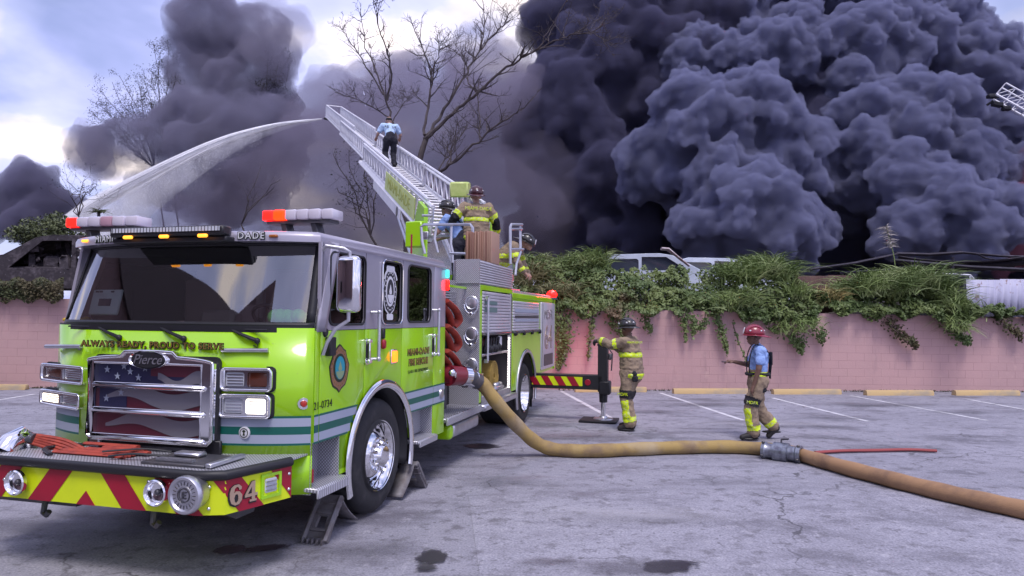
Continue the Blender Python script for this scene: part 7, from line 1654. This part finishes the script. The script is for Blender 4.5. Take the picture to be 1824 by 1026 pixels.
M_SMOKR = volume_mat('fire_glow_smoke', (.46, .22, .30), 1.0)  # glow of the fire is put into the smoke colour
billow('reddish_smoke', [lob(1815, 400, 37, 62), lob(1860, 330, 40, 60), lob(1790, 440, 36, 50), lob(1880, 430, 38, 80)], .2, M_SMOKR, [('VORONOI', 1.4, .4), ('CLOUDS', .6, .2)], 'smoke low at the right edge, fire glow put into its maroon colour', n1=22, n2=6, seed=3)
M_SMOKL = volume_mat('grey_smoke', (.62, .63, .72), .10)
billow('pale_smoke', [lob(1800, 270, 47, 60), lob(1840, 220, 48, 60), lob(1830, 330, 46, 60)], .3, M_SMOKL, [('CLOUDS', 1.6, .8)], 'pale grey smoke drifting at the right edge', n1=14, n2=4, seed=4)
M_SMOKA = volume_mat('left_dark_smoke', (.32, .31, .41), 1.5, noise=(.32, 6, .36, .62))
billow('smoke_column', [lob(385, 62, 49, 80), lob(455, 105, 49, 74), lob(372, 140, 48, 66), lob(425, 205, 48, 88), lob(468, 255, 43, 76), lob(360, 262, 43, 82), lob(275, 272, 43, 70), lob(205, 280, 43, 52), lob(165, 275, 44, 42), lob(300, 330, 43, 60), lob(410, 330, 43, 90)], .24, M_SMOKA, [('VORONOI', 2.2, .5), ('CLOUDS', .9, .4)], 'dark leaning smoke column behind the trees at upper left', n1=30, n2=9, seed=5)
M_SMOKW = volume_mat('wispy_smoke', (.34, .32, .40), .28)
billow('smoke_wisp', [lob(490, 45, 44, 48), lob(515, 70, 44, 40), lob(480, 90, 44, 50), lob(150, 250, 40, 34), lob(170, 290, 40, 40), lob(535, 40, 45, 26)], .26, M_SMOKW, [('CLOUDS', 1.2, .7)], 'thin brownish smoke wisps round the left dark column', n1=18, n2=5, seed=6)
billow('smoke_puff', [lob(62, 345, 44, 52), lob(95, 375, 44, 48), lob(18, 385, 44, 46), lob(60, 400, 43, 50)], .22, volume_mat('low_black_smoke', (.26, .25, .36), 1.6), [('VORONOI', 1.6, .5), ('CLOUDS', .8, .25)], 'round black smoke puff low at the left edge', n1=24, n2=7, seed=7)
M_HAZE = volume_mat('smoke_haze', (.36, .33, .43), .42, noise=(.16, 4, .22, .60))
billow('smoke_bank', [lob(620, 330, 44, 130), lob(760, 290, 45, 150), lob(880, 260, 46, 130), lob(500, 390, 43, 110), lob(700, 200, 47, 90), lob(860, 130, 50, 70), lob(930, 380, 44, 110), lob(790, 410, 42, 110), lob(640, 420, 42, 110), lob(400, 420, 42, 90), lob(600, 200, 47, 70), lob(270, 400, 42, 62), lob(350, 380, 42, 70), lob(430, 390, 42, 75), lob(950, 300, 47, 110), lob(960, 440, 46, 90), lob(700, 330, 44, 140), lob(820, 340, 45, 140), lob(560, 280, 45, 80), lob(515, 330, 41, 70), lob(540, 400, 40, 80), lob(900, 170, 49, 80)], .34, M_HAZE, [('CLOUDS', 2.4, 1.6), ('CLOUDS', .9, .5)], 'wide grey purple smoke bank behind the ladder and bare trees', n1=20, n2=5, seed=8)

# ------------------------------------------------------------------ water jet from the aerial nozzle
wj = empty('water_stream', truck_to_world(*NT)); tag(wj, 'white water stream arching left from the raised ladder nozzle', 'water'); o0 = truck_to_world(*NT)
jet = [(573, 212, 36.2), (500, 221, 36.4), (430, 238, 36.8), (370, 260, 37.2), (310, 288, 37.6), (255, 316, 38), (205, 342, 38.4), (160, 368, 38.8), (120, 398, 39.2)]
jp = smoothpts([at(*q)-o0 for q in jet], 20); n = len(jp)
b = MB(); b.tube(jp, [.04+.42*(i/n)**.9 for i in range(n)], 12); b.build('jet', volume_mat('jet_water', (.995, .995, .998), 3.2), wj)
M_STREAK = mat('water_streak', (.93, .93, .96), .5)
rg = random.Random(8); b = MB()
for k in range(320):
    t0 = rg.uniform(0, .55); t1 = min(1, t0+rg.uniform(.25, .6)); a_ = rg.uniform(0, 6.28); rad = rg.random()**.6; sag = rg.uniform(0, 1)**2
    pts = []
    for i in range(int(t0*(n-1)), int(t1*(n-1))+1, 6):
        t = i/(n-1); w = .03+.42*t**.9; pts.append(jp[i] + Vector((0, math.cos(a_)*rad*w, math.sin(a_)*rad*w - sag*1.1*max(0, t-t0)**1.5)))
    if len(pts) > 2: m_ = len(pts); b.tube(pts, [.004+.026*math.sin(math.pi*(i+.3)/(m_))*(.5+rg.random()*.5) for i in range(m_)], 4)
b.build('streaks', M_STREAK, wj, ang=60)['kind'] = 'stuff'
def edge(i): t = i/(n-1); return jp[i], t
b = MB(); nv = 14
def curtain(u, v):
    i = min(n-1, int(u*(n-1)+.5)); p, t = edge(i); a = 2*math.pi*v; drop = (.12+4.4*t**1.3); th = .10+1.0*t
    c = math.cos(a); return Vector((p.x+ (.25*t), p.y+math.sin(a)*th, p.z - drop*.5 + c*drop*.5 + .05))
b.grid(lambda v, u: curtain(u, v), nv, n-1, closed_u=True)
b.bm.verts.ensure_lookup_table(); rings = nv
b.bm.faces.new([b.bm.verts[k] for k in range(nv)][::-1]); b.bm.faces.new([b.bm.verts[len(b.bm.verts)-nv+k] for k in range(nv)])
b.build('spray', volume_mat('spray_mist', (.995, .995, .998), 1.1, noise=(.8, 6, .30, .70, (1.6, 1.2, .8))), wj)
# falling drops, thrown off the jet
n = 26000; ti = RNG.uniform(.12, 1, n)**.8; ii = (ti*(len(jp)-1)).astype(int); JP = np.array([p[:] for p in jp]); q = JP[ii]; fall = np.abs(RNG.normal(size=n))*(.15+2.2*ti**1.4)
q = q + np.stack([RNG.normal(size=n)*.15*ti - .1*fall, RNG.normal(size=n)*.4*ti, -fall + .15*ti], 1); leaf_mass('drops', q, np.tile([0, -1, 0], (n, 1)), RNG.uniform(.012, .042, n), mat('water_drops', (.93, .93, .96), .3), wj, aspect=.5)['kind'] = 'stuff'
